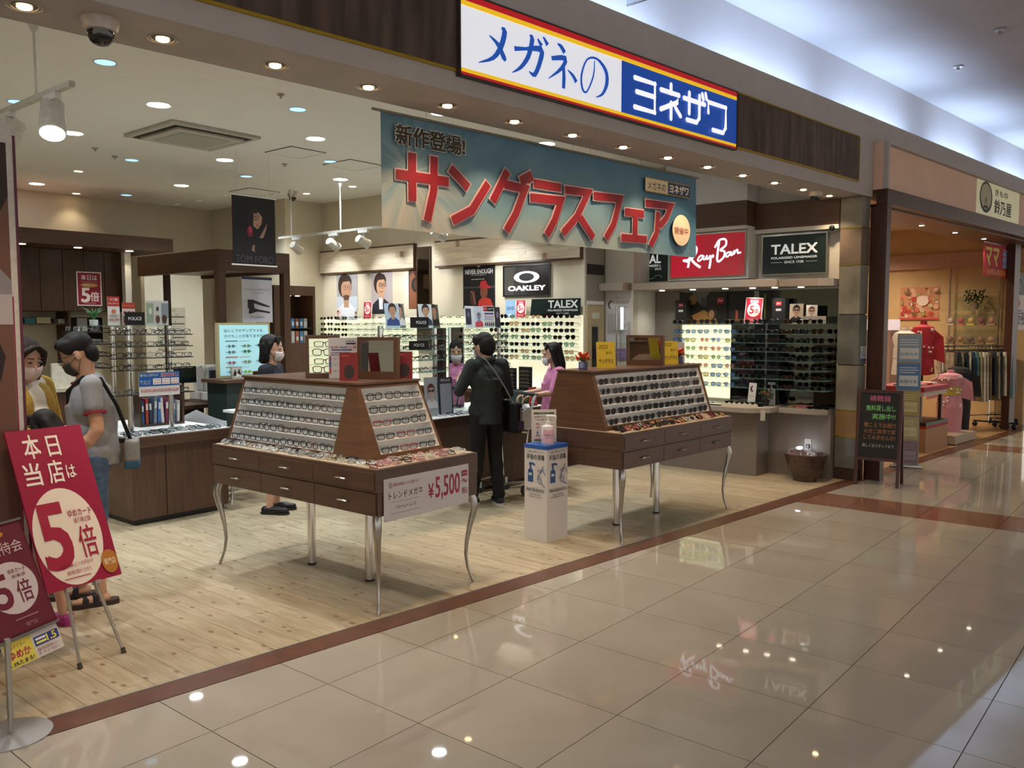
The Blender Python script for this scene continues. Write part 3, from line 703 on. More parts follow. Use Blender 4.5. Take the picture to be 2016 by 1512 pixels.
def d_ad(q):
    q.rect(-0.10, -0.035, 0.02, 0.19, '#9fb39a'); q.rect(-0.03, 0.03, 0.09, 0.19, '#cfd3d2'); q.rect(0.035, 0.10, 0.06, 0.19, '#8f9aa6'); q.oval(0.06, 0.05, 0.022, 0.04, '#5a3b30'); q.oval(0.0, 0.05, 0.02, 0.035, '#6b4a3c'); q.oval(0.0, 0.14, 0.012, 0.02, '#4a3a34'); q.oval(-0.065, 0.12, 0.013, 0.03, '#dfe3dc')
card('photo_card', 'pale collage photo card with people on the rack top', 'card', face(W(3.66, 7.03, 1.6525), FV), 0.20, 0.21, '#d5dad6', d_ad)
pt = uthing('potted_plant', 'small spiky green plant on the rack behind the man', 'plant', 3.28, 7.40, 1.6500)
MB().lathe([(0.03, 0), (0.035, 0.05), (0.03, 0.05)], 12).build('pot', WHITEP, pt)
lf = MB()
for i in range(16):
    a = i*2.4; l = RG.uniform(0.07, 0.11); lf.tube([(0, 0, 0.045), (math.cos(a)*l*0.4, math.sin(a)*l*0.4, 0.045+l*0.8), (math.cos(a)*l*0.85, math.sin(a)*l*0.85, 0.05+l*0.95)], [0.006, 0.005, 0.001], 4)
lf.build('leaves', mat('#3f7a45', 0.5, var=0.15), pt)
# ---- centre island with glass racks, mirror strip
c = uthing('island_counter', 'dark brown island counter with mirror panel and brand racks behind the man in black', 'counter', 5.02, 5.42)
B(0.05, 2.10, 0.09, 0.85, 0.04, 0.70).build('body', WOOD, c); B(0.09, 2.06, 0.12, 0.82, 0.0, 0.04).build('plinth', BLACKP, c)
B(0, 2.15, 0, 0.92, 0.70, 0.785).build('worktop', WOODDH, c, bevel=0.003); B(0.02, 2.13, 0.02, 0.90, 0.785, 0.79).build('display_mat', TRAYW, c)
MI = Matrix.Translation(W(5.02, 5.42, 0)) @ Matrix.Rotation(DL, 4, 'Z')
gk = uthing('glass_rack', 'glass shelf rack of eyeglasses left of the mirror on the centre island', 'display rack', 5.02, 5.42, 0.7905)
for x in (0.13, 0.83): MB().cyl((x, 0.42, 0), (x, 0.42, 0.85), 0.026, n=16).build('post', CHROME, gk, smooth=True)
B(0.875, 0.925, 0.36, 0.46, 0, 0.83).build('side_panel', WOODD, gk)
for k, z in enumerate((0.832, 0.728, 0.626, 0.528, 0.415)):
    B(0.10, 0.874, 0.26, 0.40, z-0.008, z).build('shelf', GLS, gk)
    if k: rack_row(MI, 0.12, 0.86, 0.7905+z+0.0005, 6, che, f'{ROWN[k]} glass shelf left of the mirror', 'eyeglasses on the glass rack', y=0.29)
mr = uthing('mirror_panel', 'upright frameless mirror strip on the centre island reflecting the woman in pink', 'mirror', 5.955, 5.75, 0.7905)
B(0, 0.205, 0.002, 0.012, 0, 0.835).build('backing', mat('#8ad0c8', 0.2), mr); B(0.003, 0.202, 0.0, 0.002, 0.003, 0.832).build('glass', mat('#cfd4d2', 0.02, 1.0, var=0.0), mr)
gk2 = uthing('glass_rack', 'glass shelf rack of eyeglasses right of the mirror behind the man in black', 'display rack', 6.17, 5.70, 0.7905)
for x in (0.05, 0.62): MB().cyl((x, 0.12, 0), (x, 0.12, 0.84), 0.02, n=16).build('post', CHROME, gk2, smooth=True)
for k, z in enumerate((0.832, 0.728, 0.66, 0.59, 0.50, 0.42, 0.33)):
    B(0.0, 0.70, 0.0, 0.10, z-0.008, z).build('shelf', GLS, gk2)
    if 0 < k < 6: rack_row(MI, 1.17, 1.83, 0.7905+z+0.0005, 4, che, f'{ROWN[k]} glass shelf right of the mirror', 'eyeglasses on the glass rack', y=0.305)
for i in range(15):
    kind = RG.choice(('oval', 'rect', 'round')); fr = RG.choice(('silver', 'navy', 'silver', 'grey'))
    specs(heap_mtx(0.60+i*0.085, 0.09, 0.7905, MI), kind, fr, 'clear', f'folded {fr} {KN[kind]} eyeglasses, {nth(i)} from left on the centre island edge', 'folded eyeglasses on the centre island', True)
def head_print(q, x, y, s, hair, skin, cloth, bg=None, glasses=None, turn=0.0, beard=None):
    """simple printed portrait: shoulders, neck, face, hair"""
    q.poly([(x-0.95*s, y-1.9*s), (x-0.85*s, y-1.25*s), (x-0.3*s, y-0.9*s), (x+0.3*s, y-0.9*s), (x+0.85*s, y-1.25*s), (x+0.95*s, y-1.9*s)], cloth)
    q.poly([(x-0.22*s, y-1.15*s), (x+0.22*s, y-1.15*s), (x+0.24*s, y-0.3*s), (x-0.24*s, y-0.3*s)], skin)
    q.oval(x-turn*0.1*s, y+0.12*s, 0.58*s, 0.72*s, hair); q.oval(x, y-0.1*s, 0.46*s, 0.64*s, skin)
    q.poly([(x-0.5*s, y+0.1*s), (x-0.5*s, y+0.5*s), (x-0.2*s, y+0.75*s), (x+0.3*s, y+0.72*s), (x+0.5*s, y+0.45*s), (x+0.5*s, y+0.15*s), (x+0.3*s, y+0.38*s), (x-0.25*s, y+0.36*s)], hair)
    if beard: q.poly([(x-0.3*s, y-0.45*s), (x+0.3*s, y-0.45*s), (x+0.2*s, y-0.72*s), (x-0.2*s, y-0.72*s)], beard)
    q.rect(x-0.16*s, x+0.18*s, y-0.46*s, y-0.41*s, '#7a4a40'); q.poly([(x+turn*0.1*s-0.05*s, y-0.02*s), (x+turn*0.1*s+0.05*s, y-0.02*s), (x+turn*0.1*s+0.09*s, y-0.26*s), (x+turn*0.1*s-0.07*s, y-0.26*s)], '#b98a6e')
    for k in (-1, 1):
        ex = x+(k*0.21+turn*0.1)*s; ey = y+0.03*s
        if glasses: q.oval(ex, ey, 0.18*s, 0.14*s, glasses, 16)
        if glasses != '#101010':
            if glasses: q.oval(ex, ey, 0.14*s, 0.10*s, '#c59a80', 16)
            q.oval(ex, ey, 0.06*s, 0.035*s, '#2a1c18', 12)
    if glasses: q.rect(x-0.05*s+turn*0.1*s, x+0.05*s+turn*0.1*s, y+0.04*s, y+0.08*s, glasses)
def d_man(hair, cloth, skin='#c59a7c', gl=None): return lambda q: head_print(q, 0.005, 0.165, 0.075, hair, skin, cloth, glasses=gl)
zc = 0.7905+0.8325
for k, (u, l, base, dr) in enumerate(((5.20, 'pale photo card of a man in blue, first on the island rack', '#bcd0de', d_man('#3a2c26', '#38508c')), (5.31, 'grey photo card of a man in white shirt on the island rack', '#7d7b70', d_man('#2a211c', '#e8e8e4')), (5.62, 'pale photo card turned beside the black brand plate', '#d5dcdc', d_man('#20262b', '#2b3f4d')), (5.76, 'dark photo card of a man in black jacket on the island rack', '#5f5c50', d_man('#241d18', '#14130f', '#a8805f')))):
    card('photo_card', l, 'card', face(W(u, 5.72+0.02*(k % 2), zc), FV-0.15+0.3*(k % 2), R(8)), 0.155, 0.225, base, dr)
card('brand_plate', 'wide black brand plate on top of the island rack', 'sign', face(W(5.515, 5.705, zc), FV), 0.235, 0.10, '#08090b', lambda q: q.text('POLICE', 0.02, 0.05, '#e8e8e8', w=0.13, h=0.027, bold=0.03))
card('brand_plate', 'black brand plate on the third shelf of the island rack', 'sign', face(W(5.50, 5.70, 0.7905+0.6265), FV), 0.25, 0.085, '#08090b', lambda q: q.text('POLICE', 0.0, 0.045, '#d8d8d8', w=0.13, h=0.027, bold=0.03))
pb = board('brand_stand', 'grey brand display panel with hooks standing by the mirror', 'display stand', face(W(5.76, 5.60, 0.7905), FV, R(3)), 0.19, 0.36, 0.012, mat('#1c222e', 0.4))
q = Print(); q.rect(-0.075, 0.08, 0.02, 0.30, '#8f959e'); q.text('POLICE', 0, 0.333, '#c8ccd2', w=0.12, h=0.022, bold=0.02); q.build('print', pb)
def d_rb(q): head_print(q, 0.0, 0.24, 0.085, '#5a2028', '#b9a79c', '#c9c9cc', glasses='#101010')
card('photo_card', 'tall grey photo card of a red-haired man in sunglasses on the island', 'card', face(W(5.57, 5.60, 0.7905), FV, R(4)), 0.17, 0.37, '#9aa0a4', d_rb)
def d_w1(q): q.rect(-0.06, 0.02, 0.03, 0.19, '#2d3247'); q.oval(-0.02, 0.13, 0.02, 0.03, '#6b6a80')
def d_w2(q): head_print(q, 0, 0.13, 0.065, '#c8d0dc', '#8592ad', '#d04a58', glasses='#101018')
def d_w3(q):
    q.rect(-0.08, -0.02, 0.165, 0.215, '#a8202c'); q.rect(-0.02, 0.08, 0.165, 0.215, '#141418'); q.stroke([(-0.07, 0.18), (-0.06, 0.20), (-0.05, 0.185), (-0.03, 0.195)], 0.005, '#ffffff'); q.text('33,000円', 0.03, 0.19, '#ffffff', w=0.08, h=0.016); q.rect(-0.07, 0.075, 0.135, 0.15, '#3a4a8a')
    for a in range(3): q.rect(-0.075, 0.075, 0.065+a*0.022, 0.08+a*0.022, ['#d9d9df', '#b8c4dd', '#d9b8b8'][a])
    for a in range(5): q.rect(-0.07+a*0.03, -0.052+a*0.03, 0.015, 0.05, ['#27413c', '#2b2b3f', '#5b2a33', '#31403a', '#23262c'][a])
card('photo_card', 'white-framed dark photo card right of the mirror', 'card', face(W(6.235, 5.72, zc), FV, R(5)), 0.13, 0.215, '#dfe3e8', d_w1)
card('photo_card', 'pale blue photo card of a face in black glasses right of the mirror', 'card', face(W(6.37, 5.72, zc), FV, R(5)), 0.13, 0.215, '#c9d3df', d_w2)
card('price_card', 'white price card with red and black header right of the mirror', 'card', face(W(6.525, 5.72, zc), FV, R(5)), 0.165, 0.22, '#e4e4e8', d_w3)
card('photo_card', 'narrow dark photo card at the end of the island rack', 'card', face(W(6.66, 5.72, zc), FV, R(5)), 0.085, 0.21, '#2b2f3a', lambda q: q.oval(0.0, 0.13, 0.02, 0.035, '#7c7480'))
sg = board('price_stand', 'red and yellow sign with white script on the centre island behind the man', 'sign', face(W(6.98, 5.50, 0.7905), FV, R(5)), 0.13, 0.20, 0.008, mat('#a8242c', 0.4))
q = Print(); q.rect(-0.05, 0.03, 0.155, 0.18, '#d8b13a'); q.stroke([(-0.045, 0.08), (-0.03, 0.125), (-0.02, 0.09), (0.0, 0.115), (0.015, 0.085), (0.04, 0.12)], 0.008, '#f2dede'); q.rect(-0.05, 0.05, 0.03, 0.04, '#e0a0a0'); q.build('print', sg)
gb = uthing('storage_box', 'dark green box on the centre island by the shopping cart', 'box', 7.02, 5.72, 0.7905); B(0, 0.14, 0, 0.2, 0, 0.11).build('body', mat('#1e3a30', 0.6), gb); B(-0.004, 0.144, -0.004, 0.204, 0.11, 0.135).build('lid', mat('#20402f', 0.6), gb)
# ---- sunglass wall (faces the room at the right): lit back panel, glass shelves, base counter
LITW = em('#fff2d2', 0.78)
ww = thing('sunglass_wall', 'long lit wall shelving of eyeglasses and sunglasses under the white boards', 'wall display', W(8.169, 5.70, 0), DL)
B(-0.004, 0, 0.0, 2.50, 0.86, 1.76).build('light_panel', LITW, ww); B(-0.004, 0, 2.78, 4.85, 0.86, 1.76).build('light_panel', LITW, ww)
B(-0.40, 0, 0.0, 4.85, 0.06, 0.80).build('base', WOODY, ww); B(-0.36, 0, 0.0, 4.85, 0.0, 0.06).build('plinth', BLACKP, ww); B(-0.44, 0, -0.02, 4.85, 0.80, 0.85).build('worktop', WOODY, ww); B(-0.42, -0.01, 0.0, 4.83, 0.85, 0.854).build('display_mat', TRAYW, ww)
ZR = (1.726, 1.635, 1.556, 1.474, 1.388, 1.302, 1.225)
for z in ZR:
    B(-0.13, -0.005, 0.02, 1.40, z-0.006, z).build('shelf', GLS, ww); B(-0.13, -0.005, 1.42, 2.48, z-0.006, z).build('shelf', GLS, ww); B(-0.13, -0.005, 2.80, 4.83, z-0.006, z).build('shelf', GLS, ww)
MW = Matrix.Translation(W(8.169, 5.70, 0)) @ Matrix.Rotation(DL - PI/2, 4, 'Z')      # x along -v, y into the wall
def MWp(v0): return MW
def chw(i):
    kind = RG.choice(('square', 'drop', 'oval', 'square')); fr = RG.choice(('black', 'black', 'brown', 'grey')); ln = RG.choice(('dark', 'tea', 'amber', 'smoke', 'green', 'dark'))
    return kind, fr, ln, f'{fr} {KN[kind]} sunglasses'
for k, z in enumerate(ZR):
    rack_row(MW, -1.38, -0.03, z+0.0005, 8, chw, f'{ROWN[k]} lit wall shelf by staff door', 'sunglasses on the lit wall', True, y=-0.11)
# the many small pairs further along the wall, too small to pick apart
far = MB(); farl = MB()
def far_pair(mb, ml, M, kind, sc=1.0):
    a, b = {'rect': (0.028, 0.0165), 'square': (0.028, 0.0205), 'round': (0.0245, 0.0225)}[kind]
    for s in (-1, 1):
        pts = outline(kind, a, b, 8); n = 8; vs = []
        for x, y in pts:
            for f_ in (1.12, 0.86): vs.append(M @ Vector((s*(a+0.0085)+x*f_, 0, b+0.003+y*f_)))
        mb.add(vs, [(2*i, 2*((i+1) % n), 2*((i+1) % n)+1, 2*i+1) for i in range(n)])
        e = s*(2*a+0.012); mb.add([M @ Vector(p) for p in ((e, 0, b), (e, 0, b+0.007), (e, 0.1, b+0.007), (e, 0.1, b))], [(0, 1, 2, 3)])
        if ml is not None: ml.add([M @ Vector((s*(a+0.0085)+x*0.9, 0.001, b+0.003+y*0.9)) for x, y in pts], [tuple(range(8))])
    mb.add([M @ Vector(p) for p in ((-0.01, 0, b+0.010), (0.01, 0, b+0.010), (0.01, 0, b+0.015), (-0.01, 0, b+0.015))], [(0, 1, 2, 3)])
MWi = MW
for k, z in enumerate(ZR):
    n = 12; 
    for i in range(n):
        x = -2.84-(4.82-2.84)*(i+0.5)/n
        far_pair(far, farl if i > 7 and k < 4 else None, MW @ Matrix.Translation((x+RG.uniform(-.01, .01), -0.11, z)) @ Matrix.Rotation(RG.uniform(-.2, .2), 4, 'Z'), RG.choice(('rect', 'square', 'round')))
    for i in range(6):
        x = -1.46-(2.46-1.46)*(i+0.5)/6
        far_pair(far, None, MW @ Matrix.Translation((x, -0.11, z)) @ Matrix.Rotation(RG.uniform(-.2, .2), 4, 'Z'), RG.choice(('rect', 'square', 'round')))
o = far.build('eyeglass_frames', mat('#2a2521', 0.4, var=0.2, scale=3)); tag(o, 'dense rows of small eyeglasses along the far part of the lit wall', 'eyeglasses', kind='stuff')
farl.build('lenses', LN['tea'], o)
# glasses stands on the wall counter
for k, (y, h) in enumerate(((0.62, 0.29), (0.86, 0.27))):
    s_ = thing('frame_stand', f'{("black counter stand of frames nearer the woman in pink", "black counter stand of frames further along the lit wall")[k]}', 'display stand', W(7.86, 5.70+y, 0.8545), DL)
    B(-0.04, 0.04, -0.10, 0.10, 0, 0.015).build('base', BLACKP, s_); B(-0.006, 0.006, -0.10, 0.10, 0.015, h).build('back_panel', mat('#1b1b1d', 0.3), s_)
    for a in range(5):
        B(-0.02, -0.0065, -0.085, 0.085, 0.045+a*0.045, 0.05+a*0.045).build('bar', STEEL, s_); B(-0.022, -0.0205, -0.07, 0.07, 0.052+a*0.045, 0.075+a*0.045).build('frame_row', mat('#3b352c', 0.3), s_)
# ================================================================== RIGHT DISPLAY WALL
GREYL = mat('#9d9387', 0.5, var=0.02); GREYD = mat('#7a7066', 0.5, var=0.02); ALU = mat('#b5a898', 0.35, 0.3, var=0.02)
rw = thing('sunglass_display', 'grey wall counter with glass shelves of sunglasses below the red sign', 'wall display', W(9.149, 3.06, 0), DL)
def rwb(u0, u1, v0, v1, z0, z1): return (u0-9.149, u1-9.149, v0-3.06, v1-3.06, z0, z1)
B(*rwb(8.66, 9.145, 3.75, 5.26, 0.0, 0.70)).build('cabinet', GREYD, rw); B(*rwb(8.97, 9.145, 3.065, 3.749, 0.0, 0.69)).build('cabinet', GREYD, rw)
MB().prism([(8.50-9.149, 5.26-3.06), (8.50-9.149, 3.78-3.06), (8.66-9.149, 3.60-3.06), (9.14-9.149, 3.60-3.06), (9.14-9.149, 5.26-3.06)], 0.70, 0.755).build('worktop', GREYL, rw, bevel=0.003)
MB().prism([(8.86-9.149, 3.598-3.06), (8.86-9.149, 3.20-3.06), (8.94-9.149, 3.09-3.06), (9.14-9.149, 3.09-3.06), (9.14-9.149, 3.598-3.06)], 0.69, 0.745).build('worktop', GREYL, rw, bevel=0.003)
B(*rwb(9.135, 9.146, 4.29, 4.92, 0.79, 1.64)).build('light_panel', em('#fff1c4', 1.25), rw)
B(*rwb(9.10, 9.146, 4.925, 5.26, 0.76, 2.04)).build('side_panel', GREYD, rw)
MIRR = mat('#6f736f', 0.04, 1.0, var=0.0)
B(*rwb(9.135, 9.146, 3.99, 4.288, 0.757, 2.03)).build('mirror_back', MIRR, rw); B(*rwb(9.135, 9.146, 3.08, 3.72, 0.747, 2.03)).build('mirror_back', MIRR, rw); B(*rwb(9.11, 9.146, 3.721, 3.989, 0.757, 2.03)).build('upright', BLACKP, rw)
B(*rwb(9.10, 9.134, 3.84, 3.86, 0.757, 2.03)).build('upright', STEEL, rw)
ZB = (1.655, 1.545, 1.447, 1.350, 1.253, 1.155, 1.053, 0.945)
MR = Matrix.Translation(W(9.149, 3.06, 0)) @ Matrix.Rotation(DL - PI/2, 4, 'Z')
def chr_(k):
    def f(i):
        if i < 5 and k: return RG.choice((('square', 'navy', 'blue', 'pale blue-lensed square sunglasses'), ('round', 'gold', 'green', 'pale green round sunglasses'), ('drop', 'gold', 'blue', 'blue teardrop sunglasses'), ('round', 'gold', 'rose', 'rose-tinted round sunglasses'), ('square', 'black', 'yellow', 'yellow-tinted square sunglasses'), ('square', 'grey', 'blue', 'grey square sunglasses')))
        return RG.choice((('square', 'black', 'dark', 'black square sunglasses'), ('drop', 'black', 'smoke', 'smoke teardrop sunglasses'), ('round', 'brown', 'tea', 'brown round sunglasses'), ('square', 'grey', 'dark', 'grey-framed dark sunglasses')))
    return f
for k, z in enumerate(ZB):
    B(*rwb(8.86, 9.09, 3.09, 4.95, z-0.007, z)).build('shelf', GLS, rw)
    rack_row(MR, -1.86, -0.06, z+0.0005, 11, chr_(k), f'{ROWN[k]} glass shelf under the red sign', 'sunglasses under the red sign', True, y=-0.26)
# light canopy over the shelves
MB().add([], [])
cn = thing('light_canopy', 'brushed grey light canopy projecting over the sunglass shelves', 'canopy', W(9.149, 3.06, 2.03), DL)
MB().prism([(0, 5.26-3.06), (-0.62, 5.26-3.06), (-0.62, 3.90-3.06), (-0.42, 3.60-3.06), (0, 3.60-3.06)], 0.02, 0.10).build('body', ALU, cn, bevel=0.004)
MB().prism([(0, 3.595-3.06), (-0.36, 3.595-3.06), (-0.30, 3.20-3.06), (-0.18, 3.07-3.06), (0, 3.07-3.06)], 0.02, 0.10).build('body', ALU, cn, bevel=0.004)
for i, (y, x) in enumerate(((1.95, -0.35), (1.55, -0.35), (1.15, -0.35), (0.85, -0.3), (0.62, -0.25), (0.35, -0.2))):
    MB().cyl((x, y, 0.012), (x, y, 0.02), 0.032, n=16).build('spotlight', em('#fff0d8', 6.0), cn)
    lamp('canopy_spot', 'SPOT', tuple(W(9.149+x, 3.06+y, 2.03)), 7, (1, 0.9, 0.78), 0.03, R(110), 0.7)
cn2 = thing('light_canopy', 'short beige light ledge on the pale panel beside the staff door', 'canopy', W(8.599, 5.30, 2.05), DL)
MB().prism([(0, 0), (-0.16, 0.03), (-0.16, 0.36), (0, 0.38)], 0.0, 0.09).build('body', ALU, cn2, bevel=0.004)
# backdrop photographs behind the top shelf
def d_bd1(q):
    q.rect(-0.32, 0.32, 0, 0.37, '#241d18'); q.poly([(-0.1, 0), (-0.16, 0.09), (0.0, 0.16), (0.12, 0.1), (0.2, 0.0)], '#a8763c'); q.oval(0.11, 0.13, 0.06, 0.075, '#3d2a1c'); q.oval(0.1, 0.11, 0.035, 0.05, '#b88a5e'); q.poly([(-0.16, 0.37), (-0.05, 0.22), (0.08, 0.37)], '#6e6a64'); q.rect(-0.04, 0.04, 0.2, 0.3, '#45494b'); q.oval(-0.14, 0.28, 0.05, 0.06, '#8a6a3a'); q.rect(0.17, 0.25, 0.23, 0.30, '#b01c28'); q.stroke([(0.18, 0.25), (0.2, 0.28), (0.215, 0.255), (0.24, 0.275)], 0.006, '#ffffff')
def d_bd2(q):
    q.rect(-0.27, 0.27, 0, 0.37, '#1b1715'); q.poly([(-0.02, 0.0), (0.04, 0.0), (0.09, 0.2), (0.06, 0.36), (0.11, 0.36), (0.14, 0.2), (0.17, 0.0), (0.11, 0.0), (0.09, 0.12), (0.03, 0.0)], '#cfc2c4'); q.oval(0.09, 0.27, 0.035, 0.09, '#8f8a86'); q.poly([(-0.16, 0.03), (-0.13, 0.03), (-0.13, 0.14), (-0.16, 0.16)], '#b8502a'); q.rect(0.18, 0.20, 0.05, 0.33, '#6a7a3a'); q.rect(-0.26, -0.05, 0.02, 0.05, '#7a5a3c')
for (n, v, w, dr, l) in (('backdrop_photo', 4.62, 0.64, d_bd1, 'dark photo panel of a woman and a house behind the sunglasses'), ('backdrop_photo', 4.06, 0.47, d_bd2, 'dark photo panel of white trousers at night behind the sunglasses')):
    card(n, l, 'poster', face(W(9.098, v, 1.66), FU), w, 0.37, '#1b1715', dr, t=0.004)
def box_rb(q): q.rect(-0.03, 0.03, 0.20, 0.24, '#b01c28'); q.stroke([(-0.022, 0.21), (-0.012, 0.232), (-0.004, 0.213), (0.022, 0.228)], 0.004, '#ffffff'); q.rect(-0.03, 0.03, 0.14, 0.165, '#c8c8c8')
for (u, v, l) in ((8.98, 4.83, 'black box with red emblem at the left end of the top sunglass shelf'), (9.02, 3.66, 'black box with red emblem beside the photo cards on the sunglass shelf')):
    o = B(-0.075, 0.075, 0, 0.28, -0.10, 0).build('brand_box', mat('#111113', 0.5)); o.matrix_basis = face(W(u-0.05, v, 1.6555), FU); tag(o, l, 'box'); q = Print(); box_rb(q); q.build('print', o)
def d_sale(q, s=1.0):
    q.rect(-0.092*s, 0.092*s, 0.008*s, 0.282*s, '#c81f3a'); q.text('本日は', 0, 0.25*s, '#ffffff', w=0.10*s, h=0.036*s, bold=0.02); q.oval(0, 0.155*s, 0.075*s, 0.078*s, '#f7ece8'); q.text('5', -0.022*s, 0.155*s, '#c81f3a', w=0.046*s, h=0.085*s, bold=0.03); q.text('倍', 0.032*s, 0.145*s, '#c81f3a', w=0.045*s, h=0.05*s, bold=0.02); q.text('ゆめカード', 0.025*s, 0.19*s, '#c81f3a', w=0.05*s, h=0.012*s); q.lines(-0.07*s, 0.07*s, 0.025*s, 0.06*s, 3, '#f2c4c4')
card('sale_card', 'red and white five-times sale card on the sunglass shelf below the red sign', 'sign', face(W(8.90, 3.93, 1.6555), FU, R(5), R(-3)), 0.20, 0.29, '#f0e9e6', d_sale)
def d_pol(q): q.text('POLICE', 0, 0.04, '#4a4a4c', w=0.12, h=0.024, bold=0.03)
card('photo_card', 'photo card of a man in black jacket on the right sunglass shelf', 'card', face(W(8.93, 3.45, 1.6555), FU, R(4)), 0.15, 0.215, '#c9b7a0', lambda q: head_print(q, 0, 0.145, 0.07, '#1d1714', '#c0977a', '#17171a', glasses='#101010'))
card('photo_card', 'pale photo card of a face in sunglasses behind the brand plate', 'card', face(W(8.97, 3.30, 1.6555), FU, R(4)), 0.12, 0.20, '#d8cfc6', lambda q: head_print(q, 0, 0.135, 0.06, '#5a3a30', '#c9a68e', '#b02a38', glasses='#101010'))
card('brand_plate', 'light grey brand plate on the right sunglass shelf', 'sign', face(W(8.92, 3.245, 1.6555), FU), 0.24, 0.08, '#b9b4ae', d_pol)
# standing cards, tray, plant and folded sunglasses on the grey worktop
def d_eye(q): q.oval(0.0, 0.19, 0.026, 0.034, '#57303a'); q.oval(0.014, 0.195, 0.018, 0.028, '#d9d6d2'); q.text('Eyewear', 0, 0.11, '#3a3a3a', w=0.06, h=0.014); q.rect(-0.02, 0.02, 0.03, 0.04, '#b9a9a5')
card('brand_card', 'white card with a dark lens mark standing on the grey worktop', 'card', face(W(8.74, 3.86, 0.7555), FU, R(6), R(-3)), 0.085, 0.255, '#d5d2cd', d_eye)
card('brand_card', 'white card with a dark lens mark behind the small plant', 'card', face(W(8.97, 3.72, 0.7555), FU, R(6), R(3)), 0.085, 0.255, '#b9b6b0', d_eye)
tr_ = uthing('paper_tray', 'wavy cream paper tray of dark goggles on the grey worktop', 'tray', 8.56, 3.70, 0.7555)
wv = MB()
for i in range(14):
    y0, y1 = i*0.03, (i+1)*0.03; h0, h1 = 0.03+0.02*(i % 2), 0.03+0.02*((i+1) % 2)
    wv.hexa([(0, y0, 0), (0.004, y0, 0), (0.004, y1, 0), (0, y1, 0)], [(0, y0, h0), (0.004, y0, h0), (0.004, y1, h1), (0, y1, h1)])
wv.build('wavy_edge', mat('#ded2b8', 0.6), tr_); B(0.004, 0.16, 0, 0.42, 0, 0.004).build('base', mat('#ded2b8', 0.6), tr_)
MQ = Matrix.Translation(W(8.60, 3.72, 0.760)) @ Matrix.Rotation(DL-PI/2, 4, 'Z')
for i in range(8): specs(MQ @ Matrix.Translation((-0.04-(i % 4)*0.1, 0.03+(i//4)*0.07, 0.0)) @ Matrix.Rotation(RG.uniform(-.4, .4), 4, 'Z'), 'square', 'black', 'dark', f'black wrap sunglasses, {nth(i)} in the wavy cream tray', 'goggles in the cream tray', True, True)
MQ2 = Matrix.Translation(W(8.90, 3.12, 0.7455)) @ Matrix.Rotation(DL-PI/2, 4, 'Z')
for i in range(12): specs(heap_mtx(-0.02-(i % 4)*0.105, 0.04+(i//4)*0.06, 0, MQ2), RG.choice(('round', 'square', 'drop')), ('black', 'black', 'pink', 'gold')[i % 4], ('dark', 'dark', 'rose', 'amber')[i % 4], f'folded sunglasses, {nth(i)} in the pile beside the stone pillar', 'folded sunglasses by the pillar', True, True)
MQ3 = Matrix.Translation(W(8.56, 4.75, 0.7555)) @ Matrix.Rotation(DL-PI/2, 4, 'Z')
for i in range(5):
    o = B(-0.09, 0.09, -0.06, 0.06, 0, 0.012).build('tray_case', mat('#17181b', 0.25)); o.matrix_basis = MQ3 @ Matrix.Translation((0.12+(i % 3)*0.20, 0.07+(i//3)*0.14, 0)); tag(o, f'flat black display case on the grey worktop, {nth(i)} from the lit panel', 'case', 'flat cases on the grey worktop')
    B(-0.08, 0.08, -0.05, 0.05, 0.012, 0.0135).build('cover', glassy('#aab4bb', 0.35), o)
pp = uthing('potted_plant', 'small green plant with red flowers on the grey worktop', 'plant', 8.86, 3.74, 0.7555)
MB().lathe([(0.03, 0), (0.045, 0.07), (0.04, 0.07)], 14).build('pot', BLACKP, pp); lf = MB()
for i in range(40): lf.ball((RG.uniform(-.06, .06), RG.uniform(-.06, .06), RG.uniform(.07, .17)), (0.018, 0.014, 0.006), 6, 4, Matrix.Rotation(RG.uniform(0, 3), 3, 'X') @ Matrix.Rotation(RG.uniform(0, 3), 3, 'Z'))
lf.build('leaves', mat('#3e5a34', 0.5, var=0.2), pp); fl = MB()
for i in range(6): fl.ball((RG.uniform(-.06, .06), RG.uniform(-.06, .03), RG.uniform(.11, .18)), 0.012, 6, 4)
fl.build('flowers', mat('#b8402f', 0.5), pp)
# leaflet pocket on the worktop edge and the socket on the wall
o = board('leaflet', 'small white leaflet hanging from the grey worktop edge', 'leaflet', face(W(8.60, 3.66, 0.62), FU+0.5, R(-12)), 0.05, 0.12, 0.002, pm('#cfc8c0'))
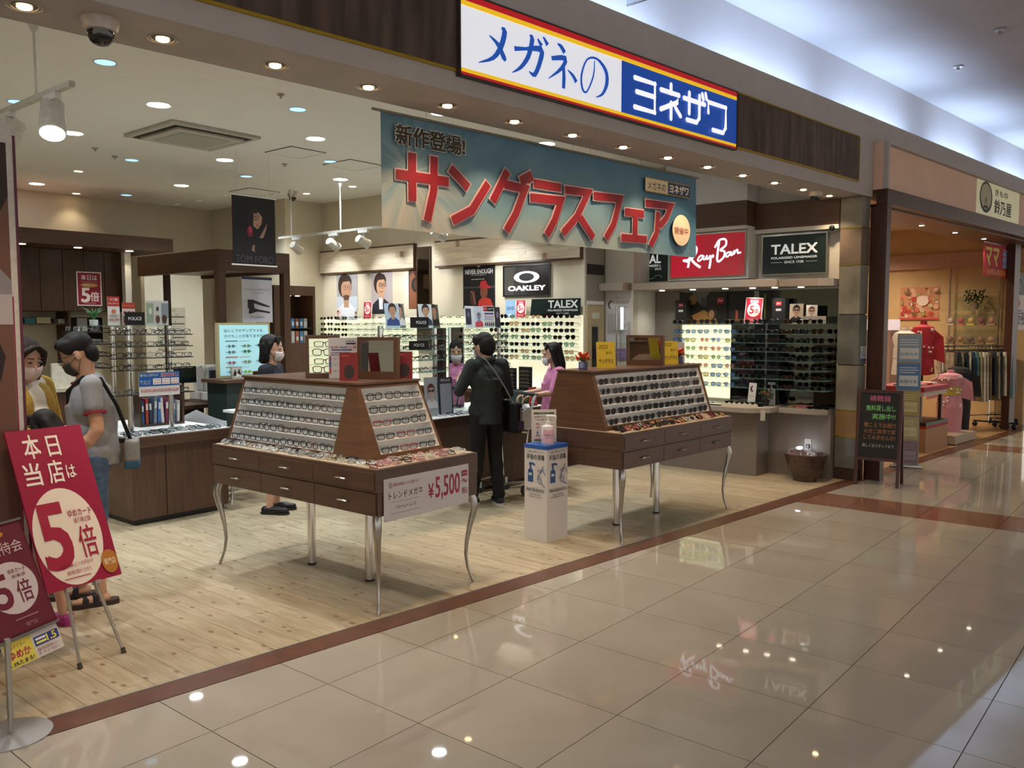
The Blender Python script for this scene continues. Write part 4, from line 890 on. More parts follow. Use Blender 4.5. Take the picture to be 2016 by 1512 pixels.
# ---- rival signs on the right wall
def frame_sign(label, u, v0, v1, z0, z1, m, draw, fm=CHROME, t=0.05):
    w, h = v1-v0, z1-z0; s = thing('light_box_sign', label, 'sign', mtx=face(W(u, (v0+v1)/2, z0), FU))
    B(-w/2, w/2, 0, h, -t, -0.004).build('box', mat('#8d8980', 0.4), s); B(-w/2+0.015, w/2-0.015, 0.015, h-0.015, -0.004, 0).build('face', m, s)
    f = MB()
    for a in ((-w/2, w/2, 0, 0.015), (-w/2, w/2, h-0.015, h), (-w/2, -w/2+0.015, 0.015, h-0.015), (w/2-0.015, w/2, 0.015, h-0.015)): f.box(*a, -0.004, 0.012)
    f.build('frame', fm, s); q = Print(); draw(q, w, h); q.build('lettering', s); return s
WLET = em('#e8ecf2', 0.9)
def d_talex(q, w, h):
    q.text('TALEX', 0, h*0.635, em('#dfe2dc', 0.55), w=w*0.70, h=h*0.23, bold=0.035); q.text('POLARIZED LENSMAKER', 0, h*0.425, em('#dfe2dc', 0.55), w=w*0.70, h=h*0.052, bold=0.03); q.text('SINCE 1938', 0, h*0.315, em('#dfe2dc', 0.55), w=w*0.29, h=h*0.06); q.rect(-0.35*w, -0.18*w, h*0.312, h*0.318, em('#dfe2dc', 0.55)); q.rect(0.18*w, 0.35*w, h*0.312, h*0.318, em('#dfe2dc', 0.55))
DKG = em('#12211e', 0.25)
frame_sign('dark green framed lens sign on the wall next to the stone pillar', 9.09, 3.185, 3.915, 2.19, 2.635, DKG, d_talex)
def d_ray(q, w, h):
    k = em('#f2f4fb', 1.0)
    def S(pts, wd):   # smoothed pen stroke in unit coordinates of the sign
        P = []
        for i in range(len(pts)-1):
            p0 = pts[max(i-1, 0)]; p1 = pts[i]; p2 = pts[i+1]; p3 = pts[min(i+2, len(pts)-1)]
            for t in (0, .25, .5, .75):
                P.append(tuple(0.5*((2*p1[a]) + (-p0[a]+p2[a])*t + (2*p0[a]-5*p1[a]+4*p2[a]-p3[a])*t*t + (-p0[a]+3*p1[a]-3*p2[a]+p3[a])*t**3) for a in (0, 1)))
        P.append(pts[-1]); q.stroke([((x-0.5)*w, y*h) for x, y in P], wd*w, k)
    S([(0.285, 0.66), (0.27, 0.5), (0.245, 0.24)], 0.030); S([(0.20, 0.60), (0.28, 0.73), (0.355, 0.70), (0.35, 0.56), (0.285, 0.44), (0.175, 0.41)], 0.026); S([(0.285, 0.44), (0.34, 0.33), (0.415, 0.235)], 0.032); S([(0.175, 0.41), (0.22, 0.385), (0.26, 0.37)], 0.022)
    S([(0.445, 0.505), (0.405, 0.49), (0.375, 0.41), (0.40, 0.385), (0.44, 0.45), (0.455, 0.50), (0.45, 0.42), (0.475, 0.41)], 0.022); S([(0.475, 0.41), (0.50, 0.50), (0.495, 0.43), (0.515, 0.42), (0.545, 0.50)], 0.022); S([(0.545, 0.50), (0.545, 0.36), (0.53, 0.20)], 0.028)
    q.oval((0.577-0.5)*w, 0.475*h, 0.016*w, 0.022*w, k)
    S([(0.655, 0.80), (0.64, 0.6), (0.63, 0.40)], 0.028); S([(0.60, 0.66), (0.655, 0.82), (0.735, 0.83), (0.74, 0.70), (0.67, 0.60), (0.725, 0.565), (0.715, 0.44), (0.65, 0.345), (0.63, 0.40)], 0.026)
    S([(0.80, 0.545), (0.765, 0.535), (0.74, 0.47), (0.765, 0.445), (0.795, 0.50), (0.81, 0.55), (0.805, 0.48), (0.825, 0.475)], 0.022); S([(0.825, 0.475), (0.85, 0.57), (0.845, 0.49), (0.865, 0.56), (0.89, 0.585), (0.895, 0.51), (0.935, 0.53)], 0.022)
frame_sign('red framed light sign with white script above the sunglass shelves', 8.905, 4.015, 4.965, 2.185, 2.69, em('#c01f33', 0.75), d_ray, t=0.0)
def d_talex2(q, w, h): d_talex(q, w, h*1.0); q.stroke([(-0.2, 0.02), (-0.05, 0.02), (0.0, 0.06), (0.08, 0.065), (0.12, 0.03), (0.2, 0.02)], 0.006, '#d8dad6')
s2 = frame_sign('dark green lens sign half hidden behind the hanging banner and the red sign', 8.96, 5.0, 5.42, 2.15, 2.62, DKG, lambda q, w, h: None); q = Print()
q.text('TALEX', 0.11, 0.285, em('#dfe2dc', 0.55), w=0.40, h=0.095, bold=0.035, align='c') if False else q.text('TAL', -0.03, 0.285, em('#dfe2dc', 0.55), w=0.23, h=0.095, bold=0.035); q.text('POLARIZED L', -0.03, 0.205, em('#dfe2dc', 0.55), w=0.235, h=0.024, bold=0.03); q.text('SINCE', 0.05, 0.165, em('#dfe2dc', 0.55), w=0.085, h=0.026); q.rect(-0.14, -0.02, 0.163, 0.167, '#c8ccc6'); q.stroke([(-0.12, 0.05), (-0.02, 0.05), (0.02, 0.085), (0.08, 0.09), (0.11, 0.06)], 0.006, '#d8dad6'); q.build('lettering', s2)
# long notice on the pale panel, rack beside it
def d_age(q):
    q.rect(-0.03, 0.02, 0.745, 0.75, '#6a6a6a'); q.oval(-0.10, 0.665, 0.045, 0.05, '#5a5f66'); q.oval(-0.085, 0.66, 0.033, 0.04, '#d9d4d4'); q.text('サングラスで', 0.06, 0.69, '#55504e', w=0.17, h=0.035); q.text('エイジングケア', 0.06, 0.635, '#55504e', w=0.17, h=0.035); q.lines(-0.15, 0.15, 0.32, 0.56, 14, '#a9a3a0', 0.35, 0.3); q.rect(-0.17, 0.17, 0.0, 0.14, '#9a7ba8'); q.text('サングラス', 0, 0.09, '#d8c8e0', w=0.2, h=0.03)
card('wall_notice', 'tall pale notice with purple foot on the panel beside the staff door', 'poster', face(W(8.597, 5.49, 1.22), FU), 0.35, 0.80, '#cfc9c8', d_age, t=0.006)
dr2 = uthing('earring_rack', 'slim glass rack of small items in front of the pale notice', 'display rack', 8.45, 5.32, 1.25)
for z in (0.02, 0.17, 0.32): B(0, 0.12, 0, 0.14, z, z+0.006).build('shelf', GLS, dr2)
MB().cyl((0.06, 0.13, 0), (0.06, 0.13, 0.62), 0.01, n=10).build('post', CHROME, dr2); B(-0.02, 0.0, 0.0, 0.03, 0.34, 0.60).build('lamp_tube', em('#f4f6ff', 1.6), dr2)
B(0.0, 0.12, 0.0, 0.14, -0.5, -0.494).build('shelf', GLS, dr2); MB().cyl((0.06, 0.13, -1.25), (0.06, 0.13, 0), 0.01, n=10).build('post', CHROME, dr2)
# ---- signs and posters on the lit wall
def wposter(label, v0, v1, z0, z1, base, draw, name='poster', u=8.166, t=0.004):
    return card(name, label, 'poster', face(W(u, (v0+v1)/2, z0), FU), v1-v0, z1-z0, base, draw, t=t)
wposter('poster of a long-haired man in rimless glasses on the lit wall', 9.753, 10.235, 1.87, 2.405, '#a9a7aa', lambda q: (q.rect(-0.24, 0.24, 0, 0.2, '#c3ccd6'), head_print(q, -0.02, 0.33, 0.255, '#3a2a22', '#b98f74', '#dfe3e6', beard='#5a4034', glasses='#6a5a50', turn=1.5)))
wposter('poster of a short-haired man in black glasses and dark jacket', 8.999, 9.446, 1.87, 2.405, '#b3a9ab', lambda q: (head_print(q, -0.01, 0.345, 0.215, '#3a2620', '#caa184', '#20222e', glasses='#17171a', turn=1.5), q.poly([(-0.05, 0.0), (0.03, 0.0), (0.02, 0.16), (-0.06, 0.17)], '#dfe0e6')))
wposter('dark brown close-up poster of a face in sunglasses', 8.485, 8.66, 1.87, 2.405, '#3f261b', lambda q: (q.poly([(-0.08, 0.0), (0.08, 0.0), (0.08, 0.40), (0.0, 0.52), (-0.06, 0.45)], '#7a4a30'), q.oval(0.05, 0.33, 0.08, 0.10, '#17110f'), q.oval(0.07, 0.33, 0.055, 0.075, '#46281a')))
def d_base(q):
    q.text('NEVER ENOUGH', 0, 0.475, '#f0f0f0', w=0.475, h=0.058, bold=0.05); q.text('In the game', 0, 0.43, '#c8c8c8', w=0.26, h=0.022); q.oval(0, 0.545, 0.03, 0.014, '#d8d8d8'); q.rect(-0.13, 0.10, 0.372, 0.38, '#b8b8b8'); q.rect(-0.277, 0.277, 0.26, 0.285, '#3c3d42')
    q.poly([(-0.02, 0.0), (0.0, 0.1), (0.08, 0.15), (0.2, 0.12), (0.26, 0.0)], '#c23a30'); q.oval(0.09, 0.21, 0.065, 0.085, '#7c4a36'); q.poly([(0.01, 0.27), (0.04, 0.35), (0.12, 0.36), (0.16, 0.29), (0.21, 0.27), (0.2, 0.255), (0.05, 0.25)], '#b02c2c'); q.oval(-0.10, 0.14, 0.05, 0.10, '#4a2c24'); q.stroke([(-0.14, 0.22), (-0.10, 0.2), (-0.06, 0.05)], 0.02, '#8a6a5a')
wposter('black poster of a baseball player in a red cap on the lit wall', 7.066, 7.62, 1.86, 2.41, '#0d0d10', d_base)
def d_oak(q, w, h):
    k = em('#d8dade', 0.7); q.oval(0, h*0.61, w*0.27, h*0.185, k, 40); q.oval(0, h*0.61, w*0.16, h*0.125, '#070708', 36)
    q.text('OAKLEY', 0, h*0.26, k, w=w*0.78, h=h*0.15, bold=0.06)
frame_sign('black framed sign with a white ring emblem over the sunglass shelves', 8.15, 6.165, 6.911, 1.998, 2.386, mat('#070708', 0.25, var=0.0), d_oak, BLACKP, t=0.0)
o = MB().prism([(-0.37, 0.0), (0.37, 0.0), (0.37, 0.20), (-0.345, 0.20)], -0.02, 0.0).build('lens_sign', mat('#13211f', 0.3)); o.matrix_basis = face(W(8.08, 6.055, 1.757), FU); tag(o, 'dark green slanted lens sign standing on the top wall shelf', 'sign')
q = Print(); q.text('TALEX', 0.125, 0.135, '#dfe2dc', w=0.43, h=0.085, bold=0.035); q.text('POLARIZED LENSMAKER', 0.125, 0.062, '#dfe2dc', w=0.44, h=0.022, bold=0.03); q.text('SINCE 1938', 0.12, 0.022, '#dfe2dc', w=0.18, h=0.022); q.build('lettering', o)
card('sale_card', 'red five-times sale card on the lit wall below the ring emblem', 'sign', face(W(8.06, 6.56, 1.7325), FU, R(3)), 0.165, 0.215, '#f0e9e6', lambda q: d_sale(q, 0.76))
card('fathers_day_card', 'light blue card with dark characters next to the sale card on the lit wall', 'sign', face(W(8.06, 6.73, 1.7325), FU, R(3)), 0.155, 0.22, '#8fb4d8', lambda q: (q.text('父の日', 0, 0.12, '#2a3a6a', w=0.11, h=0.045, bold=0.02), q.rect(-0.03, 0.03, 0.02, 0.05, '#d9dfe8')))
card('sale_card', 'red five-times sale card in front of the short-haired man poster', 'sign', face(W(8.05, 9.41, 1.7325), FU, R(3)), 0.18, 0.25, '#f0e9e6', lambda q: d_sale(q, 0.86))
card('photo_card', 'tiny photo card of a man on the far lit shelf, further one', 'card', face(W(8.06, 10.09, 1.7325), FU, R(4)), 0.12, 0.14, '#d9c8c0', lambda q: head_print(q, 0, 0.09, 0.05, '#4a2a22', '#c9a08a', '#3a2f33'))
card('photo_card', 'tiny photo card of a man on the far lit shelf, nearer one', 'card', face(W(8.06, 9.68, 1.7325), FU, R(4)), 0.07, 0.12, '#d5cfc8', lambda q: head_print(q, 0, 0.08, 0.035, '#1a1a22', '#b89484', '#2b2b33'))
# ================================================================== BACK OF THE SHOP
bh = struct(uvbox('wall_bulkhead', 1.5, 6.25, 11.5, 12.599, 2.69, 2.875, WOODH))
for i, (u) in enumerate((4.35, 5.05, 5.75)):
    MB().cyl((u-1.5, 0.28, -0.006), (u-1.5, 0.28, 0), 0.05, n=16).build('downlight', em('#ffe9c8', 9.0), bh)
    lamp('bulkhead_spot', 'SPOT', tuple(W(u, 11.78, 2.67)), 9, (1, 0.85, 0.65), 0.04, R(110), 0.7)
ub = uthing('wall_cupboard', 'dark brown wall cupboard with plain doors under the back bulkhead', 'cupboard', 3.4, 12.2)
B(0, 2.44, 0, 0.399, 1.84, 2.688).build('body', WOODD, ub)
for a, b in zip((0, 0.44, 0.88, 1.314, 1.608, 1.889, 2.174), (0.44, 0.88, 1.314, 1.608, 1.889, 2.174, 2.44)): B(a+0.004, b-0.004, -0.018, 0, 1.845, 2.683).build('door', WOODD, ub, bevel=0.002)
o = board('sale_poster', 'crimson five-times poster with white border on the dark cupboard doors', 'poster', face(W(5.355, 12.178, 1.92), FV), 0.34, 0.475, 0.004, pm('#e9e2e0'))
q = Print(); q.rect(-0.155, 0.155, 0.015, 0.46, '#8f1537'); q.text('本日は', 0, 0.395, '#f2ecec', w=0.22, h=0.075, bold=0.03); q.rect(-0.12, 0.12, 0.335, 0.339, '#d8b8c0'); q.oval(0, 0.29, 0.12, 0.032, '#b8894a'); q.text('ゆめカード', 0, 0.29, '#f4ead8', w=0.16, h=0.03, bold=0.02); q.text('5', -0.055, 0.15, '#f2ecec', w=0.11, h=0.19, bold=0.04); q.text('倍', 0.07, 0.13, '#f2ecec', w=0.12, h=0.13, bold=0.03); q.rect(-0.08, 0.08, 0.035, 0.042, '#d8a8b4'); q.build('print', o)
al = uthing('back_shelf', 'dark open shelf with boxes under the wall cupboard', 'shelf', 3.4, 12.2)
B(0, 1.68, 0.05, 0.399, 1.655, 1.675).build('shelf_board', WOODD, al); B(1.665, 1.70, 0.0, 0.399, 0.0, 1.839).build('side', WOODD, al); B(0, 1.66, 0.0, 0.399, 0.72, 0.76).build('counter_board', WOODD, al); B(0, 1.66, 0.02, 0.399, 0.0, 0.719).build('base', WOODD, al)
for (u, w, h, cl, l) in ((4.55, 0.13, 0.07, '#2f7f8c', 'teal box'), (4.70, 0.18, 0.08, '#c9be96', 'cream box'), (4.98, 0.10, 0.06, '#b5b2ac', 'pale grey box')):
    bx = uthing('storage_box', f'{l} on the shelf under the wall cupboard', 'box', u, 12.32, 1.6755); B(0, w, 0, 0.16, 0, h*0.7).build('body', mat(cl, 0.6), bx); B(-0.003, w+0.003, -0.003, 0.163, h*0.7, h).build('lid', mat(cl, 0.6, var=0.12), bx)
wn = struct(uvbox('window_1', 5.12, 5.74, 12.585, 12.599, 1.35, 1.80, mat('#d9d5c6', 0.6)))
B(0.04, 0.58, -0.006, 0.0, 0.04, 0.41).build('pane', mat('#17181a', 0.1), wn); B(0.22, 0.36, -0.008, -0.0065, 0.05, 0.40).build('paper', pm('#d8dade'), wn); B(0.42, 0.54, -0.008, -0.0065, 0.20, 0.36).build('notice', pm('#8fa0c0'), wn)
struct(uvbox('wall_post', 5.76, 5.85, 11.95, 12.05, 0, 2.688, WALLW))
# cash desk behind the yellow cardigan
cd = uthing('cash_desk', 'cream counter with lamp and open tray behind the shoppers', 'counter', 3.15, 9.3)
B(0, 1.1, 0, 0.6, 0, 0.95).build('body', WOOD, cd); B(-0.03, 1.13, -0.03, 0.63, 0.95, 0.99).build('worktop', mat('#c9c0a8', 0.5), cd); B(0.55, 0.95, 0.05, 0.09, 0.99, 1.25).build('screen', mat('#d8d2bf', 0.5), cd)
# pergola over the eye-test corner
pg = uthing('pergola', 'dark brown timber pergola on square posts over the eye-test corner', 'pergola', 5.17, 8.55)
B(0, 0.95, 0, 0.09, 2.26, 2.50).build('beam', WOODH, pg, bevel=0.003); B(0, 0.09, 0.091, 1.85, 2.26, 2.50).build('beam', WOODY, pg, bevel=0.003); B(0.86, 0.95, 0.091, 1.85, 2.26, 2.50).build('beam', WOODY, pg)
B(0.091, 0.859, 0.091, 1.85, 2.30, 2.33).build('roof_panel', WOODD, pg)
for x in (0, 0.86): B(x, x+0.09, 0, 0.09, 0, 2.259).build('post', WOOD, pg, bevel=0.003)
B(0.33, 0.40, 1.79, 1.849, 0, 2.299).build('post', WOODD, pg)
struct(uvbox('wall_test', 5.86, 6.75, 11.6, 11.7, 0, 2.4, WALLM))
# vision chart, test gear
vc = board('vision_chart', 'pale wall chart with rows of dark bars in the eye-test corner', 'chart', face(W(6.25, 11.59, 1.30), FV), 0.42, 0.60, 0.03, mat('#b9b49f', 0.6)); q = Print()
for k in range(5): q.rect(-0.19, 0.19, 0.06+k*0.10, 0.072+k*0.10, '#2a2926'); q.oval(-0.01+0.02*k, 0.095+k*0.10, 0.008, 0.008, '#6a2a22', 10)
q.text('視力検査', 0, 0.56, '#6a675e', w=0.12, h=0.02); q.build('print', vc)
md = uthing('test_table', 'dark instrument table in the eye-test corner', 'table', 5.30, 9.2)
B(0, 0.75, 0, 0.5, 0.70, 0.74).build('top', WOODD, md); B(0.3, 0.45, 0.2, 0.3, 0.03, 0.70).build('column', BLACKP, md); B(0.15, 0.6, 0.08, 0.42, 0, 0.03).build('base', BLACKP, md)
rf = uthing('refractor', 'white eye-test instrument with chin frame on the dark instrument table', 'instrument', 5.30, 9.25, 0.7405)
B(0.10, 0.42, 0.05, 0.40, 0, 0.10).build('base', WHITEP, rf, bevel=0.01); B(0.16, 0.40, 0.10, 0.36, 0.10, 0.42).build('head', mat('#c9ccd0', 0.4), rf, bevel=0.03, seg=3); B(0.20, 0.36, 0.08, 0.099, 0.2, 0.36).build('screen', mat('#28323c', 0.15), rf)
MB().tube([(0.02, 0.10, 0.04), (0.0, 0.10, 0.25), (0.02, 0.10, 0.40), (0.09, 0.10, 0.42), (0.12, 0.10, 0.38)], 0.018, 8).build('chin_frame', WHITEP, rf, smooth=True)
mn = uthing('monitor', 'dark flat monitor on a stand left of the eye-test instrument', 'monitor', 4.62, 8.6, 0.0)
B(0, 0.28, 0, 0.03, 1.02, 1.20).build('screen', mat('#16221f', 0.15), mn); B(0.13, 0.15, 0.03, 0.05, 0.78, 1.12).build('arm', BLACKP, mn); B(-0.1, 0.40, -0.1, 0.35, 0.74, 0.78).build('desk_top', WOODD, mn); B(-0.06, 0.36, 0.0, 0.3, 0.0, 0.74).build('desk_body', WOODD, mn)
ch0 = uthing('office_chair', 'dark swivel chair with pale arms in the eye-test corner', 'chair', 4.42, 8.22)
B(-0.24, 0.24, -0.24, 0.24, 0.45, 0.52).build('seat', mat('#222428', 0.7), ch0, bevel=0.02); B(-0.22, 0.22, 0.20, 0.26, 0.58, 0.98).build('backrest', mat('#222428', 0.7), ch0, bevel=0.02); MB().cyl((0, 0, 0.08), (0, 0, 0.45), 0.025, n=10).build('column', STEEL, ch0)
for s in (-1, 1): MB().tube([(s*0.25, 0.1, 0.50), (s*0.30, 0.1, 0.66), (s*0.30, -0.15, 0.67)], 0.018, 8).build('armrest', mat('#c9ccd0', 0.4), ch0)
for k in range(5): a = k*2*PI/5; MB().tube([(0, 0, 0.09), (0.26*math.cos(a), 0.26*math.sin(a), 0.06)], 0.018, 6).build('foot', STEEL, ch0); MB().ball((0.27*math.cos(a), 0.27*math.sin(a), 0.028), 0.028, 8, 6).build('caster', BLACKP, ch0)
# lit lens chart on a desk, display beside it
lb = thing('lens_light_box', 'glowing pale blue lens chart light box in front of the pergola', 'light box', mtx=face(W(5.27, 8.22, 1.075), FV))
B(-0.33, 0.33, 0, 0.60, -0.05, -0.004).build('box', mat('#b9ae84', 0.4), lb); B(-0.305, 0.305, 0.025, 0.575, -0.004, 0).build('face', em('#a9dce4', 0.42), lb); q = Print()
q.text('ほんとうのサングラスを、', 0, 0.515, '#28444f', w=0.50, h=0.036, bold=0.01); q.text('かけたことがありますか?', 0, 0.455, '#28444f', w=0.50, h=0.036, bold=0.01)
for (y, c_) in ((0.40, '#6f8f96'), (0.225, '#b07a5e'), (0.115, '#a8a860')): q.rect(-0.24, -0.09, y-0.006, y+0.006, c_); q.rect(-0.07, 0.06, y-0.002, y+0.002, c_)
for (x, y, c_) in ((-0.17, 0.345, '#6d8c94'), (0.02, 0.345, '#7f9c86'), (0.20, 0.350, '#22404c'), (-0.17, 0.28, '#6d8c94'), (0.02, 0.285, '#3f7a50'), (-0.17, 0.165, '#a86a70'), (0.02, 0.17, '#8fa08a'), (0.20, 0.178, '#2f3f44'), (-0.17, 0.065, '#7f9c86'), (0.02, 0.06, '#9ac24a')):
    q.oval(x-0.022, y, 0.02, 0.017, c_, 14); q.oval(x+0.024, y, 0.02, 0.017, c_, 14); q.rect(x+0.044, x+0.06, y-0.004, y+0.004, '#31464c'); q.rect(x-0.065, x-0.05, y-0.004, y+0.004, '#31464c')
q.oval(0.20, 0.07, 0.018, 0.04, '#6f92b8', 16); q.build('print', lb)
dk = uthing('reception_desk', 'brown desk with dark green front below the lens light box', 'desk', 4.90, 7.95)
B(-0.06, 0.92, 0, 0.45, 1.035, 1.07).build('top', WOODH, dk); B(0, 0.86, 0.05, 0.43, 0.08, 1.035).build('body', mat('#1d2f2b', 0.6), dk); B(0.03, 0.83, 0.08, 0.4, 0, 0.08).build('plinth', BLACKP, dk)
card('sunglasses_banner', 'white hanging poster of wrap sunglasses above the lens light box', 'poster', face(W(5.63, 8.5, 1.68), FV), 0.40, 0.52, '#c9cad4', lambda q: (q.rect(-0.20, 0.20, 0.49, 0.52, '#23304a'), q.text('メガネの上から掛けられる。', 0, 0.375, '#3a3c46', w=0.34, h=0.026), q.rect(-0.08, 0.08, 0.335, 0.342, '#8a8c96'), q.poly([(-0.13, 0.16), (-0.13, 0.26), (-0.06, 0.26), (0.16, 0.19), (0.16, 0.175), (0.06, 0.19), (-0.05, 0.22), (-0.04, 0.16)], '#23252b'), q.poly([(-0.12, 0.10), (-0.11, 0.18), (0.0, 0.15), (0.16, 0.125), (0.17, 0.11), (0.15, 0.105), (0.0, 0.125), (-0.09, 0.10)], '#1a1b20'), q.text('度付き偏光調光', 0, 0.06, '#5a5c66', w=0.19, h=0.018)), t=0.004)
card('picture_stand', 'small black and white patterned picture on the desk by the light box', 'picture', face(W(5.045, 8.02, 1.0705), FV, R(8)), 0.125, 0.135, '#8f8d84', lambda q: (q.rect(-0.055, 0.055, 0.008, 0.127, '#b5b2a6'), q.poly([(-0.05, 0.04), (-0.02, 0.11), (0.0, 0.06), (0.03, 0.115), (0.05, 0.05), (0.0, 0.03)], '#1f1f20'), q.poly([(-0.02, 0.02), (0.04, 0.04), (0.0, 0.07)], '#e0ddd2')), t=0.02)
o = board('folder_pile', 'low pile of white papers on the desk by the light box', 'papers', Matrix.Translation(W(5.1, 7.99, 1.0705)) @ Matrix.Rotation(DL, 4, 'Z'), 0.16, 0.02, 0.02, pm('#d8d6cf')); o.matrix_basis = Matrix.Translation(W(5.17, 7.985, 1.0715)) @ Matrix.Rotation(DL, 4, 'Z') @ Matrix.Rotation(PI/2, 4, 'X')
# white shell chairs at the desk
def shell_chair(u, v, rz, label):
    t = uthing('shell_chair', label, 'chair', u, v, 0, rz)
    WSH = mat('#d3d6d8', 0.35, var=0.02)
    seat = MB(); pts = []
    for j in range(9):
        a = PI*j/8; x = -0.25*math.cos(a); y = 0.16+0.12*math.sin(a); pts.append((x, y))
    vs = []
    for x, y in pts: vs += [(x, y, 0.42), (x, y+0.02, 0.72+0.12*(1-abs(x)/0.25))]
    for x, y in pts: vs += [(x*0.93, y-0.022, 0.42), (x*0.93, y-0.003, 0.715+0.12*(1-abs(x)/0.25))]
    n = 9; fs = []
    for i in range(n-1):
        fs += [(2*i, 2*i+1, 2*i+3, 2*i+2), (2*n+2*i, 2*n+2*i+2, 2*n+2*i+3, 2*n+2*i+1), (2*i+1, 2*n+2*i+1, 2*n+2*i+3, 2*i+3), (2*i, 2*i+2, 2*n+2*i+2, 2*n+2*i)]
    fs += [(0, 2*n, 2*n+1, 1), (2*n-2, 2*n-1, 4*n-1, 4*n-2)]
    seat.add(vs, fs); seat.build('backrest', WSH, t, smooth=True)
    MB().prism([(-0.24, -0.24), (0.24, -0.24), (0.25, 0.15), (0.12, 0.26), (-0.12, 0.26), (-0.25, 0.15)], 0.41, 0.45).build('seat', WSH, t, bevel=0.01)
    for sx in (-1, 1):
        for sy in (-1, 1): MB().cyl((sx*0.19, sy*0.18, 0.41), (sx*0.22, sy*0.22, 0), 0.012, 0.010, 8).build('leg', CHROME, t)
shell_chair(4.50, 7.03, PI-0.25, 'white shell chair with its back towards the aisle beside the tray table'); shell_chair(4.48, 7.66, PI-0.9, 'white shell chair at the desk nearer the eye-test corner')
ws = uthing('table_mirror', 'square tilting vanity mirror on the white side table', 'mirror', 4.95, 7.42, 0)
B(-0.10, 0.10, 0.02, 0.032, 0.985, 1.19).build('frame', mat('#c9bf9e', 0.3), ws); B(-0.092, 0.092, 0.018, 0.0198, 0.993, 1.182).build('glass', mat('#d5d2c0', 0.03, 1.0, var=0.0), ws); MB().cyl((0, 0.035, 0.80), (0, 0.035, 1.0), 0.012, n=10).build('stem', WHITEP, ws); MB().cyl((0, 0.035, 0.79), (0, 0.035, 0.80), 0.07, n=18).build('base', WHITEP, ws)
B(-0.27, 0.28, -0.10, 0.30, 0.765, 0.79).build('table_top', WHITEP, ws); MB().cyl((-0.03, 0.1, 0.0), (-0.03, 0.1, 0.765), 0.03, n=12).build('table_leg', CHROME, ws)
# tall niche cupboard
nc = uthing('niche_cupboard', 'tall brown niche cupboard with small goods behind the saleswoman', 'cupboard', 6.13, 8.9)
B(0, 0.62, 0.35, 0.40, 0, 2.14).build('back', WOODD, nc); B(0, 0.19, 0, 0.349, 0, 2.14).build('side', WOOD, nc); B(0.585, 0.62, 0, 0.349, 0, 2.14).build('side', WOOD, nc); B(0.191, 0.584, 0, 0.349, 2.02, 2.14).build('head', WOOD, nc); B(0.191, 0.584, 0, 0.349, 0, 1.42).build('base', WOOD, nc); B(0.191, 0.584, 0.03, 0.349, 1.60, 1.61).build('shelf', GLS, nc); B(0.24, 0.25, 0.1, 0.11, 1.42, 2.02).build('rail', STEEL, nc)
for i in range(2): MB().cyl((0.28+i*0.14, 0.1, 2.012), (0.28+i*0.14, 0.1, 2.019), 0.03, n=12).build('downlight', em('#ffe2b8', 8), nc)
for i in range(10):
    cl = ['#2f6fb5', '#3b86c9', '#9a5a3c', '#3576b8', '#c9c4bb', '#4a80b5', '#d8d4cc', '#b56a4a', '#5a8fc0', '#e0dcd4'][i]
    bx = uthing('goods_packet', f'{"blue" if cl in ("#2f6fb5", "#3b86c9", "#3576b8", "#4a80b5", "#5a8fc0") else ("brown" if cl in ("#9a5a3c", "#b56a4a") else "pale")} packet in the niche cupboard, {nth(i)} counted from its upper left', 'packet', 6.36+(i % 5)*0.065, 8.97, 1.6105 if i < 5 else 1.4205, group='packets in the niche'); B(0, 0.05, 0, 0.05, 0, 0.12 if i < 5 else 0.15).build('body', mat(cl, 0.5), bx); B(0.008, 0.042, -0.001, 0, 0.03, 0.08).build('label', pm('#e8e6e0'), bx)
# hanging dark portrait banner
hb = thing('hanging_banner', 'black hanging banner of a dark-haired woman with a red flower', 'banner', mtx=face(W(5.28, 8.0, 2.293), FV))
B(-0.265, 0.265, 0.01, 0.735, -0.003, 0).build('cloth', mat('#0c0b0d', 0.6), hb)
for y in (0.0, 0.735): MB().cyl((-0.28, y, -0.002), (0.28, y, -0.002), 0.008, n=8).build('rod', WHITEP, hb)
for x in (-0.2, 0.2): MB().cyl((x, 0.74, -0.002), (x, 1.205, -0.002), 0.0012, n=4).build('cord', STEEL, hb)
q = Print(); q.oval(0.02, 0.50, 0.10, 0.11, '#1d1210'); q.poly([(-0.01, 0.56), (0.06, 0.57), (0.10, 0.52), (0.09, 0.45), (0.04, 0.39), (-0.01, 0.42)], '#b08a72'); q.poly([(0.06, 0.30), (0.11, 0.38), (0.16, 0.46), (0.15, 0.40), (0.11, 0.30)], '#9a7662'); q.poly([(-0.04, 0.16), (-0.02, 0.22), (0.0, 0.22), (0.0, 0.14)], '#8a6a58'); q.oval(0.02, 0.525, 0.035, 0.04, '#0c0a0a', 18); q.oval(0.02, 0.525, 0.027, 0.032, '#a58570', 18); q.oval(0.02, 0.525, 0.012, 0.007, '#201410', 10); q.oval(-0.055, 0.36, 0.035, 0.06, '#7a1f30', 16); q.oval(-0.05, 0.38, 0.022, 0.035, '#a3394a', 14); q.rect(0.02, 0.05, 0.425, 0.435, '#8a3a3a')
q.text('TOM FORD', 0, 0.065, '#4a3f42', w=0.47, h=0.075, bold=0.01); q.build('print', hb)
